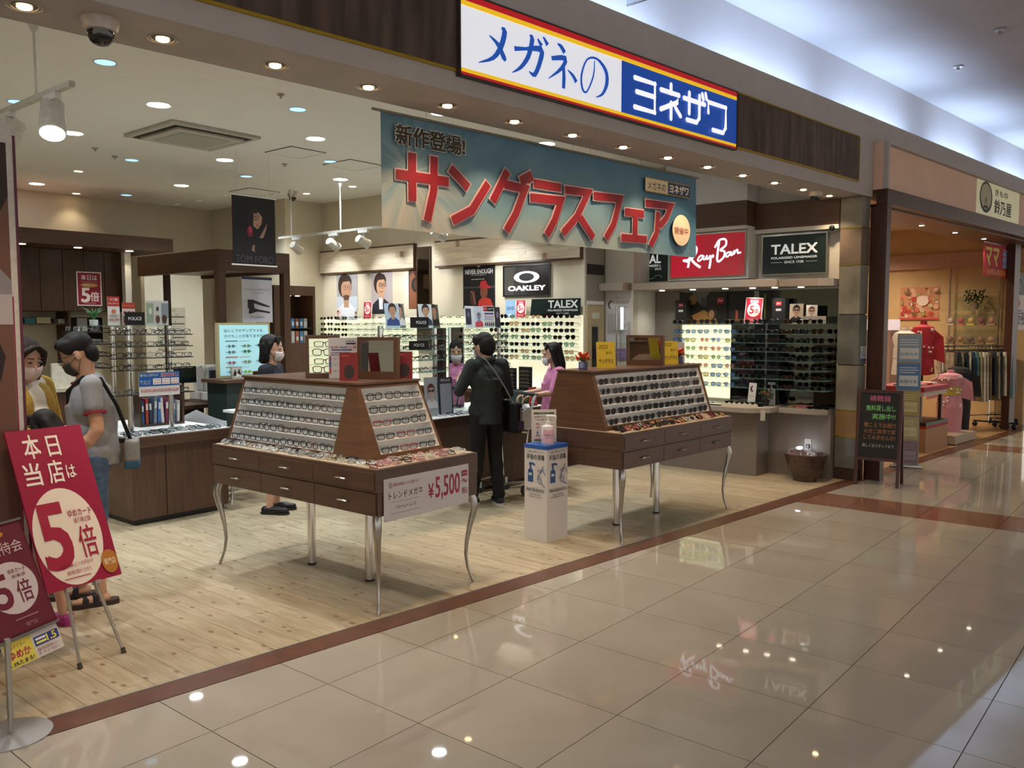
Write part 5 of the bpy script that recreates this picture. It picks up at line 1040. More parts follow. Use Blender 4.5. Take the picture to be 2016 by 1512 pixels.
# ================================================================== SHOPFRONT SIGNS
sg = thing('shop_sign', 'long illuminated shop sign with red and yellow stripes and blue end panel above the entrance', 'sign', mtx=face((3.204, 3.669, 3.068), 0.0))
SW, SH = 2.948, 0.447
B(0, SW, 0, SH, -0.03, -0.003).build('box', mat('#4a4440', 0.4), sg)
wf = em('#e6e9f2', 0.68); bf = em('#0c3f93', 0.75); rf_ = em('#a8141f', 0.75); yf = em('#e3b51c', 0.8)
B(0, SW, 0, SH, -0.003, 0).build('face', wf, sg)
q = Print(0.0008)
q.rect(1.456, SW, 0.037, 0.384, bf)
for y0, y1, m in ((0, 0.017, rf_), (0.017, 0.038, yf), (0.384, 0.412, yf), (0.412, SH, rf_)): q.rect(0, SW, y0, y1, m)
bl = em('#1a52b0', 0.6)
def br(pts, ws):     # brush stroke with swelling width
    P, Wd = [], []
    for i in range(len(pts)-1):
        p0, p1, p2, p3 = pts[max(i-1, 0)], pts[i], pts[i+1], pts[min(i+2, len(pts)-1)]
        for t in (0, 1/3, 2/3):
            P.append(tuple(0.5*(2*p1[a]+(-p0[a]+p2[a])*t+(2*p0[a]-5*p1[a]+4*p2[a]-p3[a])*t*t+(-p0[a]+3*p1[a]-3*p2[a]+p3[a])*t**3) for a in (0, 1))); Wd.append(ws[i]+(ws[i+1]-ws[i])*t)
    P.append(pts[-1]); Wd.append(ws[-1]); q.stroke(P, Wd, bl)
br([(0.318, 0.325), (0.345, 0.312), (0.315, 0.22), (0.25, 0.14), (0.135, 0.09)], [0.012, 0.04, 0.038, 0.025, 0.004]); br([(0.22, 0.262), (0.29, 0.225), (0.335, 0.165), (0.352, 0.145)], [0.006, 0.03, 0.038, 0.02])
br([(0.425, 0.232), (0.52, 0.252), (0.655, 0.278), (0.65, 0.21), (0.60, 0.115), (0.55, 0.125)], [0.03, 0.02, 0.042, 0.036, 0.032, 0.006]); br([(0.555, 0.338), (0.578, 0.322), (0.545, 0.215), (0.48, 0.135), (0.405, 0.088)], [0.012, 0.038, 0.034, 0.024, 0.004]); br([(0.625, 0.335), (0.66, 0.30)], [0.012, 0.034]); br([(0.675, 0.358), (0.715, 0.318)], [0.012, 0.034])
br([(0.805, 0.347), (0.84, 0.335), (0.872, 0.305)], [0.008, 0.03, 0.034]); br([(0.75, 0.245), (0.88, 0.272), (0.84, 0.20), (0.72, 0.115)], [0.026, 0.036, 0.026, 0.004]); br([(0.862, 0.222), (0.866, 0.15), (0.862, 0.082)], [0.024, 0.032, 0.03]); br([(0.90, 0.205), (0.95, 0.18), (0.985, 0.145)], [0.006, 0.026, 0.032])
br([(1.165, 0.318), (1.155, 0.22), (1.09, 0.105), (1.045, 0.115), (1.035, 0.20), (1.09, 0.31), (1.19, 0.335), (1.28, 0.28), (1.295, 0.20), (1.25, 0.12), (1.18, 0.085)], [0.008, 0.014, 0.012, 0.02, 0.018, 0.012, 0.016, 0.034, 0.036, 0.02, 0.004])
wl = em('#f0f2f8', 0.85); T_ = 0.036
for pts in ([(1.60, 0.297), (1.835, 0.297), (1.835, 0.098), (1.60, 0.098)], [(1.62, 0.205), (1.83, 0.205)],
            [(2.03, 0.33), (2.03, 0.27)], [(1.905, 0.272), (2.13, 0.272), (2.105, 0.215), (1.905, 0.135)], [(2.03, 0.20), (2.03, 0.088)], [(2.085, 0.175), (2.15, 0.125)],
            [(2.19, 0.265), (2.47, 0.265)], [(2.26, 0.315), (2.26, 0.165)], [(2.395, 0.315), (2.395, 0.15), (2.36, 0.113), (2.23, 0.113)], [(2.43, 0.335), (2.445, 0.30)], [(2.475, 0.345), (2.488, 0.31)],
            [(2.515, 0.215), (2.515, 0.292), (2.765, 0.292), (2.765, 0.135), (2.73, 0.092), (2.58, 0.092)]):
    q.stroke(pts, T_, wl)
    for p in (pts[0], pts[-1]): q.oval(p[0], p[1], T_/2, T_/2, wl, 12)
    for p in pts[1:-1]: q.oval(p[0], p[1], T_/2, T_/2, wl, 12)
q.build('lettering', sg)
f_ = MB()
for a in ((-0.008, SW+0.008, -0.010, 0), (-0.008, SW+0.008, SH, SH+0.010), (-0.010, 0, -0.01, SH+0.01), (SW, SW+0.010, -0.01, SH+0.01)): f_.box(*a, -0.03, 0.006)
f_.build('frame', mat('#3b322e', 0.4), sg)
# ---- hanging sunglass-fair banner
bn = thing('sale_banner', 'wide blue hanging banner with large red Japanese characters below the soffit', 'banner', mtx=face((3.069, 4.25, 2.245), 0.0))
BW, BH = 3.40, 0.695
BANM = bpy.data.materials.new('banner_cloth'); BANM.use_nodes = True; nt = BANM.node_tree; b_ = nt.nodes['Principled BSDF']; b_.inputs['Roughness'].default_value = 0.6
tc = nt.nodes.new('ShaderNodeTexCoord'); sx = nt.nodes.new('ShaderNodeSeparateXYZ'); nt.links.new(tc.outputs['Object'], sx.inputs[0])
def mnode(op, a, b2=None):
    n = nt.nodes.new('ShaderNodeMath'); n.operation = op
    for i, v in enumerate((a, b2)):
        if v is None: continue
        if isinstance(v, (int, float)): n.inputs[i].default_value = v
        else: nt.links.new(v, n.inputs[i])
    return n.outputs[0]
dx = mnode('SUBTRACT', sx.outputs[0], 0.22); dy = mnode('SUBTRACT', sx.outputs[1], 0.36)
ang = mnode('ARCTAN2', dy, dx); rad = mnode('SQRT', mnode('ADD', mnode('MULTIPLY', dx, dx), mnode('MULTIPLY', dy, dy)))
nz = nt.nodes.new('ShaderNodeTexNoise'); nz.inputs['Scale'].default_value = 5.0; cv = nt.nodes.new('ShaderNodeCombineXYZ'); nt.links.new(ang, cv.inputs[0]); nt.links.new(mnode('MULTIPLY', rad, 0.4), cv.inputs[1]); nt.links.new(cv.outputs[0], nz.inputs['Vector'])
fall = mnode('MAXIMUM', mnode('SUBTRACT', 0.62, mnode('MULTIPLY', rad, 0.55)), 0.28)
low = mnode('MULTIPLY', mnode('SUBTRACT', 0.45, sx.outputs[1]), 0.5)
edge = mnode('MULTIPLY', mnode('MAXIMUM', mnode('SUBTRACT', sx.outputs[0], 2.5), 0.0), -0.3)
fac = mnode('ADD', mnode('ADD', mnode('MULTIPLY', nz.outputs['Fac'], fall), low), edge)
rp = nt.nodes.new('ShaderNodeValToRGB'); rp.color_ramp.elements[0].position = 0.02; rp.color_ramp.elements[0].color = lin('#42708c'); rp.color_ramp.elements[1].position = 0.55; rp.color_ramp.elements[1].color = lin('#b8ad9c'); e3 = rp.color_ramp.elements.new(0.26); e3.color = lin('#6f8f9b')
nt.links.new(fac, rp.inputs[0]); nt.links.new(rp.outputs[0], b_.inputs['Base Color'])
cl = MB(); NX = 40
vs = []
for i in range(NX+1):
    x = BW*i/NX; w_ = 0.006*math.sin(i*1.3)+0.004*math.sin(i*0.51)
    for y, s in ((0, 1.0), (BH*0.5, 0.6), (BH, 0.0)): vs.append((x, y, w_*s))
fs = [(3*i+j, 3*i+3+j, 3*i+4+j, 3*i+1+j) for i in range(NX) for j in range(2)]
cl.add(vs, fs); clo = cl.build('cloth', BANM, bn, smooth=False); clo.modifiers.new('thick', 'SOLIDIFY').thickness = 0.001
MB().cyl((-0.06, BH+0.006, 0), (BW+0.03, BH+0.006, 0), 0.009, n=10).build('rod', mat('#8f8a80', 0.35, 0.8), bn)
for x in (0.35, 1.75, 1.95, 3.25): MB().cyl((x, BH+0.01, 0), (x, 1.25, 0), 0.0012, n=4).build('cord', STEEL, bn)
PINK = pm('#c9a3a3'); RED = pm('#86101f')
RS = [[(0.10, 0.333), (0.52, 0.333)], [(0.224, 0.476), (0.224, 0.182)], [(0.40, 0.478), (0.395, 0.27), (0.34, 0.07)], [(0.535, 0.422), (0.69, 0.315)], [(0.55, 0.088), (0.72, 0.17), (0.868, 0.363)],
      [(1.052, 0.468), (0.91, 0.25)], [(1.02, 0.375), (1.225, 0.365), (1.13, 0.18), (1.04, 0.06)], [(1.19, 0.455), (1.225, 0.395)], [(1.25, 0.485), (1.285, 0.42)],
      [(1.315, 0.415), (1.60, 0.414)], [(1.28, 0.312), (1.60, 0.322), (1.53, 0.17), (1.448, 0.06)], [(1.645, 0.405), (1.91, 0.412), (1.78, 0.22), (1.623, 0.085)], [(1.815, 0.22), (1.973, 0.076)],
      [(1.975, 0.395), (2.30, 0.405), (2.22, 0.2), (2.126, 0.083)], [(2.367, 0.31), (2.61, 0.312)], [(2.50, 0.30), (2.495, 0.12)], [(2.319, 0.102), (2.652, 0.108)],
      [(2.635, 0.405), (2.995, 0.412), (2.93, 0.31), (2.836, 0.235)], [(2.81, 0.347), (2.79, 0.17), (2.707, 0.062)]]
q = Print(0.013, 0.0003)
def miter(pts, w):
    """outline of a polyline with mitred corners and square ends"""
    P = [Vector(p) for p in pts]; n = len(P); L, Rr = [], []
    for i in range(n):
        d0 = (P[i]-P[i-1]).normalized() if i else None; d1 = (P[i+1]-P[i]).normalized() if i < n-1 else None
        if d0 is None or d1 is None:
            d = d1 or d0; nn = Vector((-d.y, d.x)); L.append(P[i]+nn*w/2); Rr.append(P[i]-nn*w/2)
        else:
            n0, n1 = Vector((-d0.y, d0.x)), Vector((-d1.y, d1.x)); m = (n0+n1).normalized(); k = min(w/2/max(m.dot(n0), 0.4), w)
            L.append(P[i]+m*k); Rr.append(P[i]-m*k)
    return L, Rr
def thick(pts, w, m, ext=0.0):
    P = [Vector(p) for p in pts]; P[0] = P[0]-(P[1]-P[0]).normalized()*ext; P[-1] = P[-1]+(P[-1]-P[-2]).normalized()*ext
    L, Rr = miter(P, w); q._m(m); n = len(L)
    q.b.add([(p.x, p.y, q.z) for p in L+Rr], [(n+i, n+i+1, i+1, i) for i in range(n-1)])
for s in RS: thick(s, 0.078, PINK, 0.010)
for s in RS: thick(s, 0.058, RED)
q.text('新作登場!', 0.375, 0.575, '#d9d2c4', w=0.565, h=0.120, bold=0.075); q.text('新作登場!', 0.375, 0.575, '#15130f', w=0.56, h=0.118, bold=0.045)
q.rect(2.622, 2.94, 0.50, 0.61, '#d3c4a4'); q.rect(2.94, 3.272, 0.503, 0.618, '#1a2a55'); q.text('メガネの', 2.78, 0.555, '#22252f', w=0.25, h=0.065, bold=0.01); q.text('ヨネザワ', 3.105, 0.558, '#d9d6cf', w=0.28, h=0.07, bold=0.05)
for y in (0.502, 0.608): q.rect(2.622, 3.272, y, y+0.006, '#b8924a')
q.oval(3.143, 0.22, 0.138, 0.138, '#2a2430', 36); q.oval(3.143, 0.22, 0.133, 0.133, '#e2d2b4', 36); q.text('開催中', 3.143, 0.212, '#8f1a2b', w=0.20, h=0.06, bold=0.02)
q.build('lettering', bn)
# ---- soffit downlights, dome cameras
for i in range(14):
    x = 1.072+i*0.5685
    t = thing('soffit_downlight', f'warm recessed soffit downlight, {nth(i)} from the left along the shopfront', 'downlight', (x, 3.955, ZS-0.0005), group='soffit downlights')
    MB().lathe([(0.068, -0.004), (0.068, 0.0), (0.048, 0.0), (0.050, -0.004)], 24, close=False).build('trim_ring', mat('#b5aca2', 0.4), t)
    MB().cyl((0, 0, -0.0022), (0, 0, -0.0005), 0.049, n=24).build('baffle', mat('#2a2420', 0.4), t); MB().lathe([(0.03, -0.006), (0.022, -0.012), (0.001, -0.014)], 18).build('bulb', em('#ffd9a0', 28.0), t)
    lamp('soffit_spot', 'SPOT', (0, 0, -0.03), 31, (1.0, 0.72, 0.45), 0.03, R(105), 0.75, parent=t)
def dome(label, loc, s=1.0, wall=None):
    t = thing('dome_camera', label, 'security camera', loc) if wall is None else thing('dome_camera', label, 'security camera', mtx=wall)
    MB().lathe([(0.075*s, 0), (0.078*s, -0.012*s), (0.068*s, -0.055*s), (0.055*s, -0.058*s)], 24).build('housing', mat('#b9aea4', 0.4), t, smooth=True)
    MB().lathe([(0.055*s, -0.058*s), (0.053*s, -0.078*s), (0.044*s, -0.098*s), (0.026*s, -0.112*s), (0.002, -0.117*s)], 24).build('dome', mat('#0a0a0d', 0.06, var=0.0, spec=0.8), t, smooth=True)
dome('black dome camera under the soffit at the left', (1.345, 3.885, ZS-0.0005)); dome('black dome camera under the soffit near the stone pillar', (8.10, 3.93, ZS-0.0005), 0.9)
dome('small dome camera high on the wall right of the lens sign', None, 0.6, Matrix.Translation(W(9.088, 3.13, 2.66)) @ Matrix.Rotation(DL, 4, 'Z') @ Matrix.Rotation(PI/2, 4, 'Y') @ Matrix.Identity(4))
# ================================================================== SHOP CEILING
def dl(u, v, r, colr, power, label, kind, lc, es=14.0):
    t = thing('ceiling_downlight', label, 'downlight', W(u, v, ZC-0.0005), group='shop ceiling downlights')
    MB().lathe([(r+0.012, -0.004), (r+0.012, 0), (r-0.001, 0), (r, -0.004)], 28, close=False).build('trim_ring', mat('#d8d6ce', 0.4), t)
    MB().cyl((0, 0, -0.003), (0, 0, -0.0008), r, n=28).build('diffuser', em(colr, es), t)
    if power: lamp('downlight_spot', 'SPOT', (0, 0, -0.05), power, lc, r*0.8, R(112), 0.85, parent=t)
BIGL = [(3.66, 6.90), (3.65, 8.54), (5.33, 8.62), (4.63, 11.95), (5.92, 10.63), (5.31, 6.95), (6.98, 8.64), (6.98, 5.34), (5.38, 5.27), (3.65, 5.25), (1.3, 6.9), (1.3, 4.95), (2.0, 8.55), (6.98, 6.95), (6.98, 10.2)]
for i, (u, v) in enumerate(sorted(BIGL, key=lambda p: p[1])): dl(u, v, 0.085, '#f4f6ff', 135, f'large white ceiling downlight, {nth(i)} of the white ones counted from the entrance side', 'big', (0.88, 0.95, 1.0), 30.0)
BLUEL = [(2.84, 6.08), (2.86, 7.70), (4.66, 9.42), (4.50, 6.13), (6.08, 9.36), (6.15, 7.79), (5.84, 12.0), (6.2, 6.1)]
for i, (u, v) in enumerate(sorted(BLUEL, key=lambda p: p[1])): dl(u, v, 0.068, '#9fd4ff', 6, f'small bluish ceiling downlight, {nth(i)} of the bluish ones counted from the entrance', 'blue', (0.7, 0.88, 1.0), 1.6)
WARML = [(4.58, 10.59), (5.32, 12.4), (7.42, 9.94), (7.44, 8.96), (7.44, 7.9), (7.44, 6.9)]
for i, (u, v) in enumerate(sorted(WARML, key=lambda p: p[1])): dl(u, v, 0.045, '#ffdca8', 26 if v < 12 else 9, f'small warm ceiling downlight, {nth(i)} of the warm ones counted from the entrance', 'warm', (1.0, 0.78, 0.52), 14.0)
for i, (u, v) in enumerate(((7.08, 10.34), (6.76, 10.93), (6.81, 11.72), (6.78, 12.3))): dl(u, v, 0.05, '#c9c4b8', 0, f'dim unlit ceiling downlight near the back corner, {nth(i)} from the corner', 'dim', None, 0.4)
ac = uthing('air_conditioner', 'square ceiling cassette air conditioner with dark slots', 'air conditioner', 3.985, 7.28, ZC-0.03)
B(0, 0.92, 0, 0.92, 0, 0.0295).build('frame', mat('#c2bfb4', 0.5), ac, bevel=0.004); B(0.11, 0.81, 0.11, 0.81, -0.022, 0.0).build('panel', mat('#c2bfb4', 0.5), ac, bevel=0.006)
for a in ((0.06, 0.86, 0.06, 0.10), (0.06, 0.86, 0.82, 0.86), (0.06, 0.10, 0.101, 0.819), (0.82, 0.86, 0.101, 0.819)): B(*a, -0.004, 0.0).build('slot', mat('#121212', 0.6), ac)
B(0.20, 0.72, 0.20, 0.72, -0.026, -0.0225).build('grille', mat('#aeb0a6', 0.5), ac)
for i, (u, v, w_, d_, l) in enumerate(((5.36, 7.42, 0.45, 0.48, 'flush square ceiling hatch behind the air conditioner'), (6.2, 7.5, 0.5, 0.5, 'pale flush ceiling hatch near the hanging banner'), (6.6, 10.1, 0.5, 0.5, 'flush ceiling hatch near the back corner'))):
    t = uthing('ceiling_hatch', l, 'hatch', u, v, ZC-0.006); B(0, w_, 0, d_, 0, 0.0055).build('frame', mat('#55534c', 0.5), t); B(0.012, w_-0.012, 0.012, d_-0.012, -0.001, 0.0).build('panel', CEILM, t)
for i, (u, v) in enumerate(((4.12, 5.83), (4.43, 9.34), (4.10, 9.07), (7.2, 9.9), (5.9, 8.3))):
    t = uthing('sprinkler', f'tiny ceiling sprinkler head, {nth(i)} from the entrance', 'sprinkler', u, v, ZC, group='sprinklers'); MB().cyl((0, 0, -0.012), (0, 0, 0), 0.03, n=12).build('rose', STEEL, t); MB().cyl((0, 0, -0.035), (0, 0, -0.012), 0.010, n=8).build('nozzle', STEEL, t)
dome('small dome camera hanging from the shop ceiling near the back corner', W(7.3, 10.1, ZC-0.0005), 0.9)
# ---- track lights
def spot_head(t, p, aim, s=1.0, power=0, name='spotlight'):
    p = Vector(p); d = (Vector(aim)-p).normalized(); qd = d.to_track_quat('-Z', 'Y').to_matrix()
    B(p.x-0.018, p.x+0.018, p.y-0.09, p.y+0.09, p.z+0.115, p.z+0.15).build('adapter', WHITEP, t); MB().cyl(p+Vector((0, 0, 0.02)), p+Vector((0, 0, 0.118)), 0.012, n=8).build('stem', WHITEP, t)
    h = MB(); h.lathe([(0.045*s, 0.10*s), (0.055*s, 0.09*s), (0.055*s, 0.02*s), (0.058*s, 0.02*s), (0.062*s, -0.08*s), (0.055*s, -0.08*s)], 20); h.v = [tuple(p + qd @ Vector(v)) for v in h.v]
    ho = h.build(name, mat('#d2cfc6', 0.4), t, smooth=True)
    g = MB(); g.lathe([(0.054*s, -0.079*s), (0.054*s, -0.082*s)], 20); g.v = [tuple(p + qd @ Vector(v)) for v in g.v]; g.build('lens', em('#eef2ff', 5.0), ho)
def track(label, u, v0, v1, z, heads, posts, hs):
    t = uthing('track_light', label, 'track light', u, 0, 0)
    B(-0.018, 0.018, v0, v1, z, z+0.03).build('rail', mat('#c9c6bc', 0.4), t)
    for v in posts: MB().cyl((0, v, z+0.03), (0, v, ZC-0.07), 0.008, n=8).build('post', WHITEP, t); MB().lathe([(0.012, -0.07), (0.035, -0.02), (0.035, 0)], 14, (0, v, ZC-0.001)).build('canopy', WHITEP, t)
    for v, au, av, az, pw in heads:
        p = (0, v, z-0.15); spot_head(t, p, (au-u, av, az), hs)
        if pw: lamp('track_spot', 'SPOT', W(u, v, z-0.15)+(W(au, av, az)-W(u, v, z-0.15)).normalized()*(0.09*hs+0.06), pw, (0.97, 0.98, 1.0), 0.04, R(60), 0.6, aim=W(au, av, az))
track('long white ceiling track with several spotlights facing the lit wall', 7.10, 6.0, 10.15, 2.85, ((9.75, 8.17, 10.0, 2.2, 45), (8.95, 8.17, 9.0, 2.2, 45), (8.35, 8.17, 8.3, 2.3, 45), (7.0, 8.17, 6.7, 2.2, 45)), (9.86, 8.80), 1.0)
track('white ceiling track with a large spotlight above the cashier corner', 2.18, 5.08, 6.9, 3.02, ((5.36, 1.7, 4.4, 1.0, 30), (6.05, 1.2, 7.5, 0.0, 0)), (5.58,), 1.25)
track('short ceiling track with one spotlight beside the sale banner', 6.95, 3.75, 4.35, 2.93, ((4.1, 8.6, 4.3, 1.6, 40),), (4.2,), 1.3)
# ================================================================== FLOOR SIGNS
ez = thing('easel_sign', 'crimson easel sign with a white oval and a big five at the entrance', 'sign', mtx=face((1.3985, 4.314, 0), R(14), R(23)))
B(-0.175, 0.217, 0.388, 1.222, -0.012, 0).build('panel', mat('#9d1440', 0.4, var=0.03), ez)
q = Print(); q.oval(0.0, 0.645, 0.172, 0.252, '#f0e4d6', 44); c_ = '#a5123c'
q.text('本', -0.065, 1.13, '#f6efe8', w=0.082, h=0.125, bold=0.02); q.text('日', 0.045, 1.122, '#f6efe8', w=0.062, h=0.108, bold=0.02); q.text('当', -0.095, 0.985, '#f6efe8', w=0.082, h=0.118, bold=0.02); q.text('店', 0.022, 0.985, '#f6efe8', w=0.078, h=0.12, bold=0.02); q.text('は', 0.10, 0.975, '#f6efe8', w=0.048, h=0.068, bold=0.02)
q.text('5', -0.067, 0.655, c_, w=0.135, h=0.325, bold=0.035); q.text('倍', 0.088, 0.60, c_, w=0.09, h=0.165, bold=0.01); q.text('ゆめカード', 0.085, 0.755, c_, w=0.125, h=0.038, bold=0.01); q.text('値引積立額', 0.088, 0.715, c_, w=0.09, h=0.028)
q.text('100円(税抜)につき5円分の', 0.0, 0.495, c_, w=0.17, h=0.024); q.text('値引積立額がつきます。', 0.005, 0.46, c_, w=0.13, h=0.022); q.lines(-0.08, 0.08, 0.425, 0.437, 1, c_); q.oval(0.17, 0.47, 0.043, 0.062, '#b8772a', 26); q.text('専門店', 0.17, 0.47, '#f3e6c8', w=0.062, h=0.034, bold=0.01)
q.build('print', ez)
CLR = mat('#b9b2a6', 0.3, 0.6, var=0.05)
for x0, x1 in ((-0.075, -0.115), (0.075, 0.115)):
    l = MB().tube([(x0, 0.42, -0.02), (x0*1.02, 0.38, -0.012), (x1, 0.0, 0.0)], [0.008, 0.010, 0.007], 8).build('leg', CLR, ez); MB().tube([(x1-0.0004, 0.028, 0.0), (x1, 0.0, 0.0)], [0.011, 0.012], 8).build('rubber_foot', mat('#4a4038', 0.8), l); B(x0-0.012, x0+0.018, 0.372, 0.392, -0.02, 0.012).build('clip', glassy('#d8d4cc', 0.4), l)
lb_ = MB().tube([(0.0, 1.0, -0.02), (0.0, 0.5, -0.30), (0.0, 0.25, -0.42)], 0.008, 8); lb_.build('rear_leg', CLR, ez)
st = thing('menu_stand', 'low chrome floor stand with a dark red leaning panel and yellow card at the corner', 'sign', (0.865, 3.775, 0))
MB().lathe([(0.15, 0), (0.15, 0.006), (0.02, 0.012), (0.0, 0.012)], 32).build('base', mat('#c4c4c1', 0.38, 0.85, var=0.02), st); MB().cyl((0, 0, 0.01), (0, 0.0, 0.40), 0.012, n=10).build('pole', STEEL, st)
fm = face((0, 0, 0), R(30), R(23))
pn = MB().box(0.085, 0.398, 0.358, 0.842, -0.02, 0).build('panel', mat('#5d1427', 0.35, var=0.03), st); pn.matrix_basis = fm
q = Print(); q.rect(0.095, 0.388, 0.368, 0.832, '#66162b'); q.oval(0.245, 0.56, 0.125, 0.115, '#cfc3c6', 36); q.text('5', 0.19, 0.555, '#6e1730', w=0.075, h=0.145, bold=0.03); q.text('倍', 0.295, 0.535, '#6e1730', w=0.075, h=0.10, bold=0.01); q.text('ゆめカード', 0.29, 0.63, '#6e1730', w=0.09, h=0.022); q.text('値引積立額', 0.29, 0.605, '#6e1730', w=0.07, h=0.016); q.text('ご招待会', 0.25, 0.735, '#d3b9bd', w=0.22, h=0.055, bold=0.01); q.oval(0.21, 0.80, 0.08, 0.02, '#b8812f'); q.text('お得意様', 0.21, 0.80, '#5d1427', w=0.10, h=0.02); q.lines(0.20, 0.33, 0.415, 0.43, 1, '#a67b86'); q.text('専門店', 0.27, 0.39, '#a67b86', w=0.06, h=0.02); q.build('print', pn)
for a in ((0.08, 0.403, 0.842, 0.852), (0.08, 0.403, 0.348, 0.358)): B(*a, -0.022, 0.006).build('clamp_bar', STEEL, pn)
yc = MB().box(0.098, 0.392, 0.235, 0.346, -0.012, -0.008).build('card', pm('#d8d4d0'), st); yc.matrix_basis = fm
q = Print(-0.0075); q.rect(0.100, 0.245, 0.237, 0.344, '#e6d65a'); q.text('電子マネー', 0.172, 0.322, '#a02838', w=0.08, h=0.018); q.text('ゆめか', 0.172, 0.288, '#b01c48', w=0.11, h=0.035, bold=0.03); q.text('1.5%たまる!', 0.172, 0.252, '#2a2a22', w=0.12, h=0.018, bold=0.02); q.rect(0.255, 0.385, 0.285, 0.325, '#2c3f8c'); q.text('1.5', 0.345, 0.305, '#f3e34a', w=0.05, h=0.03, bold=0.03); q.rect(0.26, 0.315, 0.308, 0.318, '#e8e8ee'); q.rect(0.26, 0.315, 0.292, 0.302, '#e8e86e'); q.text('毎月1回払い', 0.31, 0.268, '#8f2038', w=0.11, h=0.015); q.text('ボーナス一括払い', 0.31, 0.25, '#8f2038', w=0.11, h=0.013); q.build('print', yc)
# ---- hand-disinfection pillar with bottle and notice
hp = thing('disinfection_pillar', 'white cardboard pillar with blue rim and hand disinfection print', 'pillar stand', (4.595, 4.300, 0), R(3))
B(0, 0.25, 0, 0.225, 0, 0.71).build('column', mat('#d6d1cd', 0.6, var=0.01), hp); B(-0.003, 0.253, -0.003, 0.228, 0.71, 0.738).build('rim', mat('#2a5cb0', 0.5), hp)
def d_hand(q, w):
    k = w/0.25; b = '#28508a'
    q.text('ご自由にお使いください', 0, 0.685, '#39414f', w=0.19*k, h=0.017); q.text('手指の消毒', 0, 0.645, '#39414f', w=0.20*k, h=0.042, bold=0.025)
    q.poly([(-0.085*k, 0.45), (-0.025*k, 0.45), (-0.025*k, 0.53), (-0.035*k, 0.55), (-0.075*k, 0.55), (-0.085*k, 0.53)], b); q.rect(-0.064*k, -0.046*k, 0.55, 0.58, b); q.poly([(-0.07*k, 0.58), (-0.07*k, 0.60), (-0.02*k, 0.60), (0.0*k, 0.585), (-0.005*k, 0.578), (-0.03*k, 0.585)], b); q.rect(-0.075*k, -0.040*k, 0.50, 0.52, '#c9d3dc')
    for i in range(9): q.oval((0.005+0.018*(i % 3)+0.004*(i//3))*k, 0.57-0.014*(i//3)-0.007*(i % 3), 0.0025, 0.0025, b, 8)
    for pts in ([(0.03, 0.50), (0.06, 0.545), (0.07, 0.56)], [(0.03, 0.535), (0.045, 0.55)], [(0.07, 0.56), (0.075, 0.545), (0.055, 0.52)], [(0.075, 0.575), (0.09, 0.58), (0.07, 0.535)], [(0.09, 0.55), (0.11, 0.515)], [(0.06, 0.49), (0.075, 0.445), (0.09, 0.43), (0.11, 0.425)], [(0.03, 0.50), (0.025, 0.475), (0.045, 0.45), (0.07, 0.44)], [(0.035, 0.49), (0.055, 0.505)], [(0.033, 0.475), (0.05, 0.488)]): q.stroke([(x*k, y) for x, y in pts], 0.006*k, b)
    q.text('Hand disinfection', 0, 0.395, '#39414f', w=0.20*k, h=0.032, bold=0.01); q.text('Please feel free', 0, 0.358, '#4a5260', w=0.12*k, h=0.016); q.text('to disinfect your hands', 0, 0.338, '#4a5260', w=0.16*k, h=0.016)
for mt, w_ in ((face((0.125, -0.0002, 0), 0.0), 0.25), (face((-0.0002, 0.1125, 0), -PI/2), 0.225)):
    q = Print(); d_hand(q, w_); o = q.build('print', hp); o.matrix_basis = mt
bt = thing('pump_bottle', 'white and pink hand sanitizer pump bottle on the disinfection pillar', 'bottle', (4.685, 4.375, 0.7385), R(-40))
MB().lathe([(0.0, 0), (0.048, 0.0), (0.050, 0.006), (0.050, 0.125), (0.046, 0.14), (0.022, 0.15), (0.02, 0.152)], 20).build('body', mat('#e2d9de', 0.35), bt, smooth=True); MB().cyl((0, 0, 0.152), (0, 0, 0.178), 0.018, n=16).build('collar', WHITEP, bt); MB().cyl((0, 0, 0.178), (0, 0, 0.215), 0.006, n=8).build('stem', WHITEP, bt); MB().tube([(-0.012, 0, 0.215), (0.03, 0, 0.217), (0.062, 0, 0.212), (0.066, 0, 0.195)], [0.010, 0.010, 0.007, 0.005], 8).build('nozzle', WHITEP, bt)
lbm = MB()
for i in range(9):
    a0, a1 = -PI/2-0.9+0.2*i, -PI/2-0.9+0.2*(i+1); lbm.add([(0.0508*math.cos(a), 0.0508*math.sin(a), z) for a, z in ((a0, 0.015), (a1, 0.015), (a1, 0.115), (a0, 0.115))], [(0, 1, 2, 3)])
lo = lbm.build('label', mat('#e7b7c4', 0.4), bt); tx = Print(0.0); tx.text('アルボナース', 0, 0.075, '#1f3f8f', w=0.07, h=0.018, bold=0.03); tx.text('手指消毒剤', 0, 0.055, '#7a8aa8', w=0.05, h=0.010)
to = tx.build('lettering', bt); to.matrix_basis = face((0, -0.0515, 0), 0.0)
nb = board('notice_stand', 'upright paper notice on mask wearing behind the pump bottle', 'notice', face((4.745, 4.47, 0.7385), R(-40), R(4)), 0.195, 0.255, 0.004, pm('#d0c8be')); q = Print()
q.rect(-0.08, 0.08, 0.218, 0.232, '#35543c'); q.text('感染予防のために', 0, 0.225, '#d8d4cc', w=0.08, h=0.009); q.text('来店時のマスク着用を', 0, 0.198, '#4a4542', w=0.15, h=0.014); q.text('ご協力お願い致します', 0, 0.175, '#4a4542', w=0.14, h=0.014)
for y in (0.125, 0.035): q.oval(-0.05, y+0.01, 0.013, 0.015, '#8a5a50', 16); q.oval(-0.05, y+0.004, 0.010, 0.010, '#e6ccb8', 14); q.rect(-0.06, -0.04, y-0.016, y-0.004, '#c98a8a')
